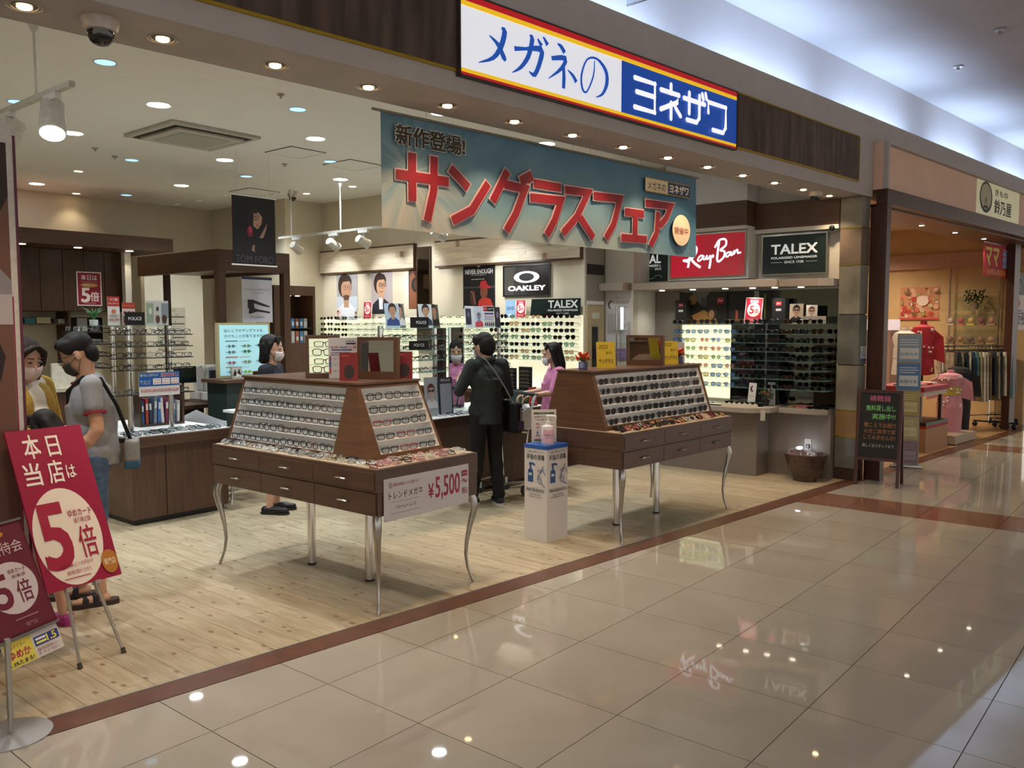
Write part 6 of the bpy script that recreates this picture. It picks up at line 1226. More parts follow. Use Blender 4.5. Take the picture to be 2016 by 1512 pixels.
q.text('マスク着用', 0.03, 0.13, '#6a6460', w=0.08, h=0.012); q.rect(-0.058, -0.044, 0.065, 0.085, '#5a7ab0'); q.rect(-0.08, 0.08, 0.012, 0.022, '#35543c'); q.build('print', nb)
# ---- chalkboard A-frame
cb = thing('chalkboard', 'dark wooden A-frame chalkboard with pink, green and orange handwriting by the pillar', 'sign', (8.585, 3.45, 0))
WB = wood('#4a2320', '#381a18')
fm = face((0, 0, 0), R(-78), R(8)); fb = face((0.305, 0.065, 0), R(-78)+PI, R(8))
def aframe(M, front):
    for x in (-0.215, 0.185): B(x, x+0.03, 0, 0.985, -0.025, 0).build('leg', WB, cb).matrix_basis = M
    for y in (0.26, 0.955): B(-0.1849, 0.1849, y, y+0.03, -0.025, 0).build('rail', WB, cb).matrix_basis = M
    o = B(-0.1849, 0.1849, 0.2901, 0.9549, -0.018, -0.008).build('slate', mat('#0f1211', 0.5, var=0.1), cb); o.matrix_basis = M; return o
sl = aframe(fm, True); aframe(fb, False)
q = Print(-0.0075); 
q.text('補聴器', 0.0, 0.90, '#c86a90', w=0.20, h=0.06, bold=0.0); q.text('無料貸し出し', 0.01, 0.80, '#7fd07a', w=0.28, h=0.058, bold=0.012); q.text('実施中!!', 0.04, 0.715, '#7fd07a', w=0.22, h=0.058, bold=0.012)
for i, s in enumerate(('聞こえでお困り', 'の方ご自宅で試', 'してみませんか?')): q.text(s, 0.01, 0.625-i*0.063, '#b0713c', w=0.30, h=0.045)
q.text('詳しくはスタッフまで', 0.0, 0.415, '#b9b9b0', w=0.30, h=0.036); q.build('lettering', sl)
# ---- brown bowl planter with clip lamp by the grey counter
bw = thing('water_bowl', 'wide dark brown glazed bowl with a small clip lamp on the shop floor', 'bowl', (8.41, 4.12, 0))
MB().lathe([(0.0, 0.0), (0.125, 0), (0.13, 0.01), (0.175, 0.12), (0.215, 0.27), (0.222, 0.285), (0.21, 0.288), (0.195, 0.27), (0.16, 0.20), (0.0, 0.20)], 36).build('body', mat('#4a352c', 0.25, var=0.15, coat=0.4), bw, smooth=True)
MB().lathe([(0.0, 0.235), (0.178, 0.235)], 30, close=False).build('water', mat('#3a2f34', 0.05, var=0.0), bw)
lp = MB().tube([(-0.02, 0.21, 0.20), (-0.01, 0.19, 0.30), (0.01, 0.12, 0.33)], 0.006, 8).build('lamp_arm', STEEL, bw); MB().ball((0.02, 0.08, 0.335), (0.045, 0.03, 0.016), 12, 6).build('lamp_head', em('#dfe6ff', 14.0), bw); lamp('bowl_lamp', 'POINT', (0.02, 0.06, 0.31), 1.2, (0.8, 0.87, 1.0), 0.02, parent=bw)
so = thing('wall_socket', 'white wall socket with a black plug above the brown bowl', 'socket', mtx=face(W(8.969, 3.30, 0.30), FU)); B(-0.035, 0.035, 0, 0.12, 0, 0.008).build('plate', mat('#b5aca0', 0.5), so); B(-0.015, 0.02, 0.02, 0.055, 0.008, 0.04).build('plug', BLACKP, so); MB().tube([(0, 0.03, 0.035), (0.05, 0.0, 0.06), (0.12, -0.02, 0.05), (0.14, -0.12, 0.03), (0.15, -0.29, 0.02)], 0.004, 6).build('cord', BLACKP, so)
# ================================================================== THINGS ON THE TABLES
ZTP = 1.2995
def on1(t, s, yaw, lean=0.0): return face(M1 @ Vector((TL-t, s, ZTP)), yaw, lean)
def on2(x, y, yaw, lean=0.0): return face(M2 @ Vector((x, y, ZTP)), yaw, lean)
lc = thing('lit_showcase', 'small lit brown showcase of eyeglasses on top of the display table', 'showcase', mtx=on1(1.02, 0.44, R(-32)))
for a in ((-0.115, -0.09, 0, 0.285), (0.09, 0.115, 0, 0.285), (-0.0899, 0.0899, 0, 0.03), (-0.0899, 0.0899, 0.262, 0.285)): B(*a, -0.10, 0).build('frame', WTE, lc)
B(-0.0899, 0.0899, 0.03, 0.262, -0.10, -0.095).build('light_panel', em('#f2f0c8', 0.9), lc)
MG = lc.matrix_basis @ Matrix.Rotation(-PI/2, 4, 'X')
for k in range(4):
    y = 0.032+k*0.058
    if k: B(-0.0898, 0.0898, y-0.004, y-0.001, -0.09, -0.005).build('shelf', GLS, lc)
    for j in (0,): specs(MG @ Matrix.Translation((0.012*(k % 2), 0.012, y)), 'rect' if k % 2 else 'square', ('brown', 'black', 'black', 'grey')[k], 'clear', f'{("brown", "black", "black", "grey")[k]} eyeglasses on the {("bottom", "second", "third", "top")[k]} shelf of the lit showcase', 'eyeglasses in the lit showcase')
def d_price(q):
    q.rect(0.02, 0.085, 0.225, 0.235, '#2b2b33'); q.text('Y-PLUS', 0.045, 0.245, '#34427a', w=0.06, h=0.012, bold=0.02); q.text('¥5,500', -0.055, 0.205, '#b8303c', w=0.05, h=0.016, bold=0.02); q.text('¥8,800', 0.005, 0.205, '#34427a', w=0.05, h=0.016, bold=0.02); q.text('¥11,000', 0.063, 0.205, '#b8303c', w=0.05, h=0.016, bold=0.02); q.rect(-0.075, 0.06, 0.185, 0.193, '#3a5aa8')
    q.lines(-0.08, 0.07, 0.15, 0.178, 2, '#8a8a98')
    for k in range(3): q.rect(-0.09, -0.08, 0.03+k*0.04, 0.068+k*0.04, ['#8a3a8a', '#2f62b8', '#c23a3a'][2-k]); [q.text('1.60', -0.055+i*0.032, 0.05+k*0.04, '#44444e', w=0.022, h=0.010) for i in range(5)]
card('price_card', 'white lens price chart leaning on top of the display table', 'card', on1(0.88, 0.50, R(-30), R(6)), 0.19, 0.27, '#d8d8e0', d_price)
# two upright red cards (printed figure left out: plain dark shape)
def d_redcard(q): q.rect(-0.055, 0.055, 0.004, 0.176, '#7c1820'); q.oval(0.004, 0.055, 0.034, 0.046, '#2a1a1f', 24); q.rect(-0.045, 0.0, 0.155, 0.162, '#c05a5a')
card('red_card', 'red card with a dark shape left of the table mirror', 'card', on1(0.66, 0.36, R(-38), R(10)), 0.115, 0.18, '#8a1d24', d_redcard); card('red_card', 'red card with a dark shape right of the table mirror', 'card', on1(0.53, 0.72, R(-38), R(10)), 0.115, 0.18, '#8a1d24', d_redcard)
def tmirror(label, M, w, h):
    t = thing('table_mirror', label, 'mirror', mtx=M)
    for a in ((-w/2, -w/2+0.022, 0, h), (w/2-0.022, w/2, 0, h), (-w/2+0.0221, w/2-0.0221, 0, 0.05), (-w/2+0.0221, w/2-0.0221, h-0.022, h)): B(*a, -0.05, 0).build('frame', WTE, t)
    B(-w/2+0.022, w/2-0.022, 0.05, h-0.022, -0.014, -0.010).build('glass', mat('#c2c6c6', 0.02, 1.0, var=0.0), t)
    return t
tmirror('brown framed upright mirror on the eyeglass display table', on1(0.62, 0.56, R(-64), R(2)), 0.29, 0.275)
tmirror('brown framed upright mirror on the sunglasses display table', on2(0.98, 0.47, R(-74), R(-2)), 0.33, 0.26)
def d_yel(q): q.text('2022', -0.02, 0.175, '#3a3420', w=0.075, h=0.030, bold=0.0, sh=0.3); q.text('新作', 0.025, 0.125, '#4a4226', w=0.05, h=0.024); q.text('サングラス', 0.0, 0.06, '#2f2a22', w=0.12, h=0.034, bold=0.02)
card('yellow_card', 'yellow handwritten card left of the mirror on the sunglasses table', 'card', on2(0.40, 0.45, R(-38), R(8)), 0.155, 0.215, '#c9ad24', d_yel); card('yellow_card', 'yellow handwritten card right of the mirror on the sunglasses table', 'card', on2(1.36, 0.44, R(-32), R(8)), 0.14, 0.205, '#c9ad24', d_yel)
def flower(label, M, extra=None):
    t = thing('flower_vase', label, 'flowers', mtx=M @ Matrix.Rotation(-PI/2, 4, 'X'))
    B(-0.03, 0.03, -0.03, 0.03, 0, 0.065).build('vase', glassy('#3a4a9a', 0.35), t, bevel=0.006); f = MB()
    for i in range(26):
        a = i*2.4; r = 0.012+0.0018*i; f.ball((r*math.cos(a), r*math.sin(a), 0.105+0.02*math.sin(i*1.7)), (0.022, 0.016, 0.006), 8, 4, Matrix.Rotation(a, 3, 'Z') @ Matrix.Rotation(-0.9, 3, 'Y'))
    f.build('petals', mat('#e0512a', 0.5, var=0.15), t); l = MB()
    for i in range(7): a = i*0.9+0.3; l.tube([(0, 0, 0.06), (0.04*math.cos(a), 0.04*math.sin(a), 0.09), (0.075*math.cos(a), 0.075*math.sin(a), 0.08)], [0.004, 0.008, 0.001], 4)
    l.build('leaves', mat('#4a6a35', 0.5, var=0.2), t)
flower('orange flower in a small blue glass vase at the left end of the sunglasses table', on2(0.12, 0.47, R(-30))); flower('orange flower in a small blue glass vase at the right end of the sunglasses table', on2(1.50, 0.45, R(-30)))
card('white_card', 'blank pale card behind the right orange flower on the sunglasses table', 'card', on2(1.60, 0.50, R(-35), R(3)), 0.10, 0.19, '#b5aeb4', lambda q: q.rect(-0.04, 0.04, 0.02, 0.17, '#bab4ba'))
# price sign hung on the end of the first table
ps = thing('price_sign', 'long white price sign with red numerals on the end of the display table', 'sign', mtx=M1 @ Matrix.Translation((TL+0.0065, 0.05, 0.535)) @ Matrix.Rotation(PI/2, 4, 'Z') @ Matrix.Rotation(PI/2, 4, 'X'))
B(0, 0.71, 0, 0.245, -0.005, 0).build('board', mat('#d2ccca', 0.5, var=0.01), ps); q = Print(); cr = '#a01c44'
q.text('¥', 0.375, 0.125, cr, w=0.045, h=0.085, bold=0.02); q.text('5,500', 0.52, 0.130, cr, w=0.215, h=0.145, bold=0.015); q.text('薄型非球面レンズも選べる!', 0.17, 0.205, cr, w=0.20, h=0.020); q.text('トレンドメガネ', 0.17, 0.145, '#3c3838', w=0.27, h=0.042); q.text('フレーム + レンズ', 0.17, 0.075, '#3c3838', w=0.16, h=0.024); q.oval(0.05, 0.205, 0.014, 0.017, '#a89c98', 16); q.rect(0.05, 0.29, 0.105, 0.107, '#8f8886'); q.rect(0.05, 0.29, 0.038, 0.040, '#8f8886'); q.rect(0.645, 0.695, 0.175, 0.21, cr); q.text('税込価格', 0.67, 0.193, '#e8dcdc', w=0.04, h=0.012); q.text('～', 0.67, 0.145, cr, w=0.045, h=0.022, bold=0.02); q.text('税込', 0.672, 0.085, cr, w=0.052, h=0.04, bold=0.01)
q.build('print', ps)
# ---- tall poster panel at the left edge of the shopfront
pp_ = thing('portrait_poster', 'tall white-framed portrait poster panel at the left edge of the shopfront', 'poster', mtx=face((0.805, 4.78, 0.0), R(2)))
B(-0.50, 0.415, 0.12, 2.66, -0.05, -0.004).build('panel', mat('#cfcbc6', 0.5), pp_); B(-0.48, 0.40, 0, 0.12, -0.05, -0.01).build('plinth', BLACKP, pp_); B(0.4151, 0.427, 0.12, 2.60, -0.05, 0.0).build('edge', mat('#5a1230', 0.4), pp_)
q = Print(-0.0035); q.rect(-0.49, 0.385, 0.2, 2.56, '#6f4c3f'); q.poly([(-0.49, 2.56), (0.385, 2.56), (0.385, 2.30), (0.33, 2.18), (0.2, 2.3), (-0.49, 2.3)], '#2c1c18'); q.poly([(-0.49, 1.97), (0.1, 2.02), (0.3, 1.98), (0.385, 1.88), (0.385, 1.81), (-0.49, 1.81)], '#8d8791'); q.rect(-0.49, 0.385, 1.66, 1.81, '#b5afb2'); q.poly([(-0.49, 1.62), (0.30, 1.62), (0.345, 1.5), (0.32, 1.38), (-0.49, 1.36)], '#231713'); q.rect(0.386, 0.392, 0.2, 1.8, '#8f1040'); q.build('print', pp_)
# ================================================================== PEOPLE
SKIN = mat('#c79a7d', 0.5, var=0.03, scale=8); SKIN2 = mat('#cfa388', 0.5, var=0.03, scale=8); HAIRM = mat('#15110e', 0.62, spec=0.3, var=0.25, scale=60, stretch=(6, 6, 0.5)); HAIRB = mat('#2b1d16', 0.62, spec=0.3, var=0.25, scale=60, stretch=(6, 6, 0.5))
def capsule(mb, p0, p1, r0, r1=None, n=12):
    r1 = r0 if r1 is None else r1
    mb.tube([p0, p1], [r0, r1], n); mb.ball(p0, r0, n, 8); mb.ball(p1, r1, n, 8)
def chain(mb, pts, rs):
    for a, b, r, s in zip(pts, pts[1:], rs, rs[1:]): capsule(mb, a, b, r, s)
def hull(mb, name, m, parent, vox=0.009, smooth=3):
    o = mb.build(name, m, parent)
    md = o.modifiers.new('union', 'REMESH'); md.mode = 'VOXEL'; md.voxel_size = vox; md.use_smooth_shade = True
    ms = o.modifiers.new('smooth', 'SMOOTH'); ms.iterations = smooth; ms.factor = 0.5
    return o
def hand(mb, wrist, d, n, side, curl=0.5, s=1.0):
    """palm, four unequal bent fingers and a thumb; d points to the fingers, n out of the palm, side +1/-1 puts the thumb"""
    w = Vector(wrist); d = Vector(d).normalized(); n = Vector(n); n = (n-d*n.dot(d)).normalized(); t = d.cross(n)*side
    for k in (-1, 0, 1): capsule(mb, w+t*0.018*k*s, w+d*0.075*s+t*0.024*k*s, 0.015*s, 0.013*s, 8)
    for k, L in ((-1.5, 0.058), (-0.5, 0.072), (0.5, 0.078), (1.5, 0.070)):
        b = w+d*0.082*s+t*0.0185*k*s; pts = [b]; dd = d.copy()
        for j, f in enumerate((0.45, 0.32, 0.23)):
            a = curl*(0.55, 0.75, 0.6)[j]; dd = (dd*math.cos(a)+n*math.sin(a)).normalized(); nn = n
            pts.append(pts[-1]+dd*L*f*s)
        chain(mb, pts, [0.0095*s, 0.009*s, 0.0085*s, 0.007*s])
    b = w+d*0.02*s+t*0.026*s; td = (d*0.65+t*0.75+n*0.35*(0.5+curl)).normalized()
    chain(mb, [b, b+td*0.035*s, b+td*0.045*s+d*0.025*s+n*0.012*s*(1+curl)], [0.0115*s, 0.0105*s, 0.008*s])
def person(label, loc, heading, H, J=None, skin=SKIN, vox=0.009):
    t = thing('person', label, 'person', loc, heading-PI/2)
    k = H/1.65
    D = dict(pelvis=(0, 0, 0.88), waist=(0, 0, 1.02), chest=(0, 0, 1.20), neck=(0, -0.005, 1.37), head=(0, 0.015, 1.52), shR=(0.165, -0.01, 1.325), shL=(-0.165, -0.01, 1.325), elR=(0.215, -0.02, 1.06), elL=(-0.215, -0.02, 1.06), wrR=(0.225, 0.05, 0.83), wrL=(-0.225, 0.05, 0.83),
             hipR=(0.085, 0, 0.86), hipL=(-0.085, 0, 0.86), knR=(0.09, 0.015, 0.47), knL=(-0.09, 0.015, 0.47), anR=(0.09, -0.015, 0.085), anL=(-0.09, -0.015, 0.085), toR=(0.105, 0.125, 0.028), toL=(-0.105, 0.125, 0.028), look=(0, 1, 0), hdR=None, hdL=None, curl=0.5)
    D.update(J or {})
    return t, {a: (Vector(b)*k if isinstance(b, tuple) and a not in ('look', 'hdR', 'hdL', 'nR', 'nL') else b) for a, b in D.items()}, k
def head_axes(j):
    f = Vector(j['look']).normalized(); r = f.cross(Vector((0, 0, 1))).normalized(); u = r.cross(f); return Matrix((r, f, u)).transposed()
def body(t, j, k, skin, arms=True, legs=True, vox=0.008):
    b = MB(); A = head_axes(j); h = j['head']; f = lambda x, y, z: h + A @ (Vector((x, y, z))*k)
    b.ball(f(0, -0.012, 0.025), (0.074*k, 0.092*k, 0.09*k), 16, 12, A); b.ball(f(0, 0.022, -0.035), (0.060*k, 0.068*k, 0.078*k), 14, 10, A); b.ball(f(0, 0.05, -0.085), (0.034*k, 0.032*k, 0.026*k), 10, 8, A)
    capsule(b, f(0, 0.088, -0.005), f(0, 0.103, -0.03), 0.009*k, 0.012*k, 8)
    for s in (-1, 1): b.ball(f(s*0.074, -0.01, -0.015), (0.010*k, 0.020*k, 0.032*k), 8, 8, A); b.ball(f(s*0.03, 0.078, 0.012), (0.020*k, 0.012*k, 0.008*k), 8, 6, A)
    b.ball(f(0, 0.086, -0.058), (0.022*k, 0.008*k, 0.009*k), 8, 6, A)
    capsule(b, j['neck']-Vector((0, 0, 0.03*k)), f(0, -0.02, -0.06), 0.053*k, 0.048*k)
    capsule(b, j['chest'], j['neck']-Vector((0, 0, 0.05*k)), 0.11*k, 0.06*k); capsule(b, j['shR'], j['shL'], 0.05*k); b.ball(j['chest'], (0.145*k, 0.10*k, 0.14*k)); b.ball(j['waist'], (0.125*k, 0.09*k, 0.12*k)); b.ball(j['pelvis'], (0.145*k, 0.105*k, 0.12*k))
    for s in 'RL':
        chain(b, [j['sh'+s], j['el'+s], j['wr'+s]], [0.046*k, 0.038*k, 0.025*k])
        mid = j['el'+s].lerp(j['wr'+s], 0.3); b.ball(mid, 0.039*k)
        d = j['hd'+s] or (j['wr'+s]-j['el'+s]); nn = j.get('n'+s) or Vector((-1 if s == 'R' else 1, 0.2, 0)); hand(b, j['wr'+s], d, nn, 1 if s == 'R' else -1, j['curl'], k*0.95)
        chain(b, [j['hip'+s], j['kn'+s], j['an'+s]], [0.078*k, 0.05*k, 0.033*k]); cf = j['kn'+s].lerp(j['an'+s], 0.28); b.ball(cf-Vector((0, 0.012*k, 0)), (0.05*k, 0.053*k, 0.10*k))
        chain(b, [j['an'+s]-Vector((0, 0.02*k, 0.045*k)), j['to'+s]-Vector((0, 0.03, 0))*k, j['to'+s]], [0.034*k, 0.030*k, 0.022*k])
    o = hull(b, 'body', skin, t, vox)
    e = MB()
    for s in (-1, 1): e.ball(f(s*0.03, 0.086, 0.008), (0.014*k, 0.007*k, 0.0055*k), 10, 6, A); capsule(e, f(s*0.014, 0.090, 0.034), f(s*0.048, 0.080, 0.034), 0.004*k, 0.003*k, 6)
    e.build('eyes_and_brows', mat('#1d1411', 0.3), t)
    return A, f
def mask(t, A, f, k, m, low=0.0):
    """cloth mask hugging the lower face, with ear loops"""
    b = MB(); n, mm = 12, 6; vs = []
    for i in range(mm+1):
        z = -0.018-low-0.088*i/mm
        for j in range(n+1):
            a = -1.15+2.3*j/n; w = 1.0-0.25*(i/mm)**2; bul = 0.014*math.sin(PI*i/mm)
            vs.append(f(0.071*w*math.sin(a)*1.02, 0.018+(0.082*w+bul)*math.cos(a)*1.0, z))
    b.add(vs, [(i*(n+1)+j, i*(n+1)+j+1, (i+1)*(n+1)+j+1, (i+1)*(n+1)+j) for i in range(mm) for j in range(n)])
    o = b.build('mask', m, t, smooth=True); o.modifiers.new('thick', 'SOLIDIFY').thickness = 0.004
    s = MB()
    for q_ in (-1, 1):
        s.tube([f(q_*0.066, 0.045, -0.03-low), f(q_*0.078, 0.0, -0.012), f(q_*0.080, -0.016, -0.02)], 0.002, 5); s.tube([f(q_*0.058, 0.035, -0.092-low), f(q_*0.078, -0.004, -0.045), f(q_*0.080, -0.016, -0.03)], 0.002, 5)
    s.build('ear_loop', m, t)
def hair_short(t, A, f, k, m, full=1.0):
    b = MB(); b.ball(f(0, -0.028, 0.048), (0.081*k, 0.092*k, 0.086*k), 16, 12, A); b.ball(f(0, 0.03, 0.09), (0.066*k, 0.055*k, 0.036*k), 14, 8, A); b.ball(f(0, -0.07, -0.02), (0.066*k, 0.048*k, 0.07*k), 12, 8, A)
    for s in (-1, 1): b.ball(f(s*0.068, 0.012, 0.055), (0.016*k, 0.045*k, 0.045*k), 10, 8, A)
    for i in range(7): b.ball(f(-0.06+0.02*i, 0.047, 0.075+0.006*math.sin(i*2)), (0.014*k, 0.018*k, 0.026*k), 8, 6, A)
    return hull(b, 'hair', m, t, 0.007, 6)
def hair_bob(t, A, f, k, m, length=0.10):
    b = MB(); b.ball(f(0, -0.037, 0.045), (0.087*k, 0.097*k, 0.088*k), 16, 12, A)
    for s in (-1, 1): chain(b, [f(s*0.072, 0.0, 0.04), f(s*0.082, -0.02, -0.05), f(s*0.076, -0.01, -length)], [0.024*k, 0.026*k, 0.02*k]); chain(b, [f(s*0.06, -0.06, 0.02), f(s*0.062, -0.06, -length)], [0.04*k, 0.038*k])
    chain(b, [f(0, -0.085, 0.0), f(0, -0.075, -length)], [0.048*k, 0.042*k])
    for i in range(6): capsule(b, f(-0.05+0.02*i, 0.040, 0.110), f(-0.055+0.022*i, 0.067, 0.046), 0.012*k, 0.009*k, 6)
    return hull(b, 'hair', m, t, 0.007, 6)
def hair_long(t, A, f, k, m, length=0.32, bangs=True):
    b = MB(); b.ball(f(0, -0.037, 0.045), (0.087*k, 0.097*k, 0.088*k), 16, 12, A)
    for s in (-1, 1): chain(b, [f(s*0.074, 0.0, 0.04), f(s*0.086, -0.03, -0.08), f(s*0.085, -0.06, -0.20), f(s*0.07, -0.06, -length)], [0.024*k, 0.030*k, 0.030*k, 0.014*k])
    for x in (-0.04, 0, 0.04): chain(b, [f(x, -0.085, 0.02), f(x*1.2, -0.105, -0.12), f(x*1.3, -0.10, -length)], [0.045*k, 0.045*k, 0.02*k])
    if bangs:
        for i in range(6): capsule(b, f(-0.05+0.02*i, 0.040, 0.110), f(-0.055+0.022*i, 0.067, 0.048), 0.012*k, 0.009*k, 6)
    else:
        for s in (-1, 1): chain(b, [f(s*0.012, 0.075, 0.10), f(s*0.062, 0.06, 0.06), f(s*0.078, 0.03, -0.02)], [0.018*k, 0.02*k, 0.02*k])
    return hull(b, 'hair', m, t, 0.007, 6)
def shirt(t, j, k, m, sleeve=0.55, name='shirt', loose=1.0, hem=-0.03, collar=True):
    b = MB(); l = loose
    b.ball(j['chest'], (0.165*k*l, 0.125*k*l, 0.16*k), 16, 10); b.ball(j['waist'], (0.15*k*l, 0.115*k*l, 0.15*k), 16, 10); b.ball(j['pelvis']+Vector((0, 0, 0.02*k)), (0.165*k*l, 0.125*k*l, 0.115*k), 16, 10)
    b.tube([j['pelvis']+Vector((0, 0, hem*k)), j['waist'], j['chest']], [0.158*k*l, 0.135*k*l, 0.15*k*l], 18, flat=0.8)
    capsule(b, j['shR'], j['shL'], 0.062*k); capsule(b, j['chest']+Vector((0, 0, 0.05*k)), j['neck']-Vector((0, 0, 0.055*k)), 0.12*k, 0.070*k)
    for s in 'RL':
        a, e, w = j['sh'+s], j['el'+s], j['wr'+s]
        if sleeve <= 1: capsule(b, a, a.lerp(e, sleeve), 0.060*k*l, 0.054*k*l)
        else: capsule(b, a, e, 0.060*k*l, 0.050*k*l); capsule(b, e, e.lerp(w, sleeve-1), 0.050*k*l, 0.040*k*l)
    o = hull(b, name, m, t, 0.010, 4); return o
def trousers(t, j, k, m, frac=2.0, loose=1.0, name='trousers'):
    b = MB(); b.ball(j['pelvis'], (0.158*k, 0.120*k, 0.12*k), 16, 10)
    for s in 'RL':
        h, kn, an = j['hip'+s], j['kn'+s], j['an'+s]
        if frac <= 1: capsule(b, h, h.lerp(kn, frac), 0.092*k, 0.080*k*loose)
        else: capsule(b, h, kn, 0.092*k, 0.066*k*loose); capsule(b, kn, kn.lerp(an, frac-1), 0.068*k*loose, 0.056*k*loose); b.ball(kn.lerp(an, 0.28)-Vector((0, 0.012*k, 0)), (0.064*k, 0.068*k, 0.12*k))
    return hull(b, name, m, t, 0.010, 3)
def shoe(t, j, k, s, m, sole, high=True, name='shoe'):
    an, to = j['an'+s], j['to'+s]; b = MB(); d = (to-an); d.z = 0; d.normalize()
    heel = Vector((an.x, an.y, 0.036*k))-d*0.045*k; tip = Vector((to.x, to.y, 0.032*k))+d*0.01*k
    chain(b, [heel, heel.lerp(tip, 0.6), tip], [0.040*k, 0.042*k, 0.032*k])
    if high: capsule(b, Vector((an.x, an.y, 0.05*k)), an+Vector((0, 0, 0.01*k)), 0.042*k, 0.044*k)
    o = hull(b, name, m, t, 0.006, 2)
    sl = MB(); n = Vector((-d.y, d.x, 0)); pts = []
    for a, w in ((-0.085, 0.02), (-0.06, 0.038), (0.03, 0.038), (0.12, 0.046), (0.165, 0.036), (0.185, 0.015)):
        pts.append((a, w))
    c = Vector((an.x, an.y, 0)); poly = [c+d*a*k+n*w*k for a, w in pts]+[c+d*a*k-n*w*k for a, w in pts[::-1]]
    sl.prism([(p.x, p.y) for p in poly][::-1], 0.001, 0.022*k); sl.build('sole', sole, o)
    return o
# 1 man in the grey T-shirt
t, j, k = person('man in grey T-shirt with red trim, dark mask and denim shorts beside the easel sign', (1.71, 5.30, 0), R(158), 1.63, dict(look=(0.05, 0.86, -0.50), head=(0, 0.07, 1.50), neck=(0, 0.03, 1.365), elL=(-0.225, -0.04, 1.07), wrL=(-0.20, 0.12, 0.86), elR=(0.22, 0.0, 1.07), wrR=(0.17, 0.20, 0.95), knL=(-0.09, 0.02, 0.47), anL=(-0.10, -0.02, 0.085), toL=(-0.12, 0.12, 0.028), anR=(0.10, 0.10, 0.085), toR=(0.11, 0.24, 0.028), hipR=(0.085, 0.02, 0.86)))
A, f = body(t, j, k, SKIN); hair_short(t, A, f, k, HAIRM); mask(t, A, f, k, mat('#2b2f2a', 0.7))
TEE = mat('#8f9094', 0.8, var=0.05, scale=80); REDT = mat('#8f1f2c', 0.7)
sh = shirt(t, j, k, TEE, 0.48, 'tshirt', 1.0, -0.04)
cf = MB()
for s in 'RL':
    a, e = j['sh'+s], j['el'+s]; p, q2 = a.lerp(e, 0.60), a.lerp(e, 0.65); cf.tube([p, q2], [0.064*k, 0.063*k], 14)
cf.build('cuff', REDT, sh); nk = MB(); nk.tube([j['neck']+Vector((0.062*k*math.cos(a), 0.062*k*math.sin(a)+0.01, -0.022*k-0.014*k*math.sin(a))) for a in [2*PI*i/16 for i in range(17)]], 0.009*k, 6, caps=False); nk.build('neckband', REDT, sh)
lg = Print(); lg.text('Charger', 0, 0, '#b3414c', w=0.075, h=0.03, sh=0.2); lo = lg.build('lettering', sh); lo.matrix_basis = Matrix.Translation(j['chest']+Vector((-0.075, 0.129, -0.005))*k) @ Matrix.Rotation(PI+0.35, 4, 'Z') @ Matrix.Rotation(PI/2, 4, 'X')
trousers(t, j, k, mat('#4f6a8c', 0.85, var=0.18, scale=25), 0.93, 1.02, 'denim_shorts')
gl = MB()
for s in (-1, 1):
    ring(gl, outline('square', 0.026, 0.020), 0.002, 0, 0); 
gl = MB(); 
for s in (-1, 1):
    pts = outline('square', 0.025, 0.019); gl.tube([f(s*0.033+x, 0.102, 0.004+y) for x, y in pts+[pts[0]]], 0.0022, 5, caps=False); gl.tube([f(s*0.06, 0.100, 0.012), f(s*0.076, 0.06, 0.012), f(s*0.078, -0.01, 0.006)], 0.0022, 5)
gl.tube([f(-0.009, 0.102, 0.010), f(0.009, 0.102, 0.010)], 0.002, 5); gl.build('glasses', BLACKP, t)
for s in 'RL':
    an, to = j['an'+s], j['to'+s]; d = (to-an); d.z = 0; d.normalize(); n = Vector((-d.y, d.x, 0)); c = Vector((an.x, an.y, 0))
    sb = MB(); pl_ = [(-0.095, 0.025), (-0.06, 0.042), (0.04, 0.044), (0.12, 0.052), (0.17, 0.042), (0.195, 0.018)]
    poly = [c+d*a+n*w for a, w in pl_]+[c+d*a-n*w for a, w in pl_[::-1]]; sb.prism([(p.x, p.y) for p in poly][::-1], 0.0005, 0.028); so_ = sb.build('sandal', mat('#3a2a20', 0.8), t)
    st_ = MB()
    for a, h_ in ((0.03, 0.075), (0.085, 0.058)):
        st_.tube([c+d*a+n*0.046+Vector((0, 0, 0.015)), c+d*a+n*0.034+Vector((0, 0, h_*0.8)), c+d*(a+0.005)+Vector((0, 0, h_)), c+d*a-n*0.034+Vector((0, 0, h_*0.8)), c+d*a-n*0.046+Vector((0, 0, 0.015))], 0.017, 6, flat=0.35)
    st_.build('strap', mat('#16161a', 0.6), so_)
bg = thing('shoulder_bag', 'small grey and blue shoulder bag on a black strap at the man in grey', 'bag', (1.71, 5.30, 0), R(158)-PI/2)
B(-0.10, 0.10, -0.25, -0.17, 0.84, 0.97).build('body', mat('#8a8d8c', 0.8), bg, bevel=0.015); B(-0.102, 0.102, -0.252, -0.168, 0.80, 0.845).build('base', mat('#2d5a7a', 0.8), bg, bevel=0.01)
MB().tube([(0.0, -0.20, 0.97), (-0.10, -0.14, 1.18), (-0.125, -0.06, 1.345), (-0.09, 0.03, 1.355), (-0.02, 0.12, 1.27), (0.08, 0.13, 1.12), (0.15, 0.08, 0.98), (0.12, -0.1, 0.94), (0.09, -0.19, 0.95)], 0.014, 6, flat=0.4).build('strap', mat('#16171a', 0.7), bg)
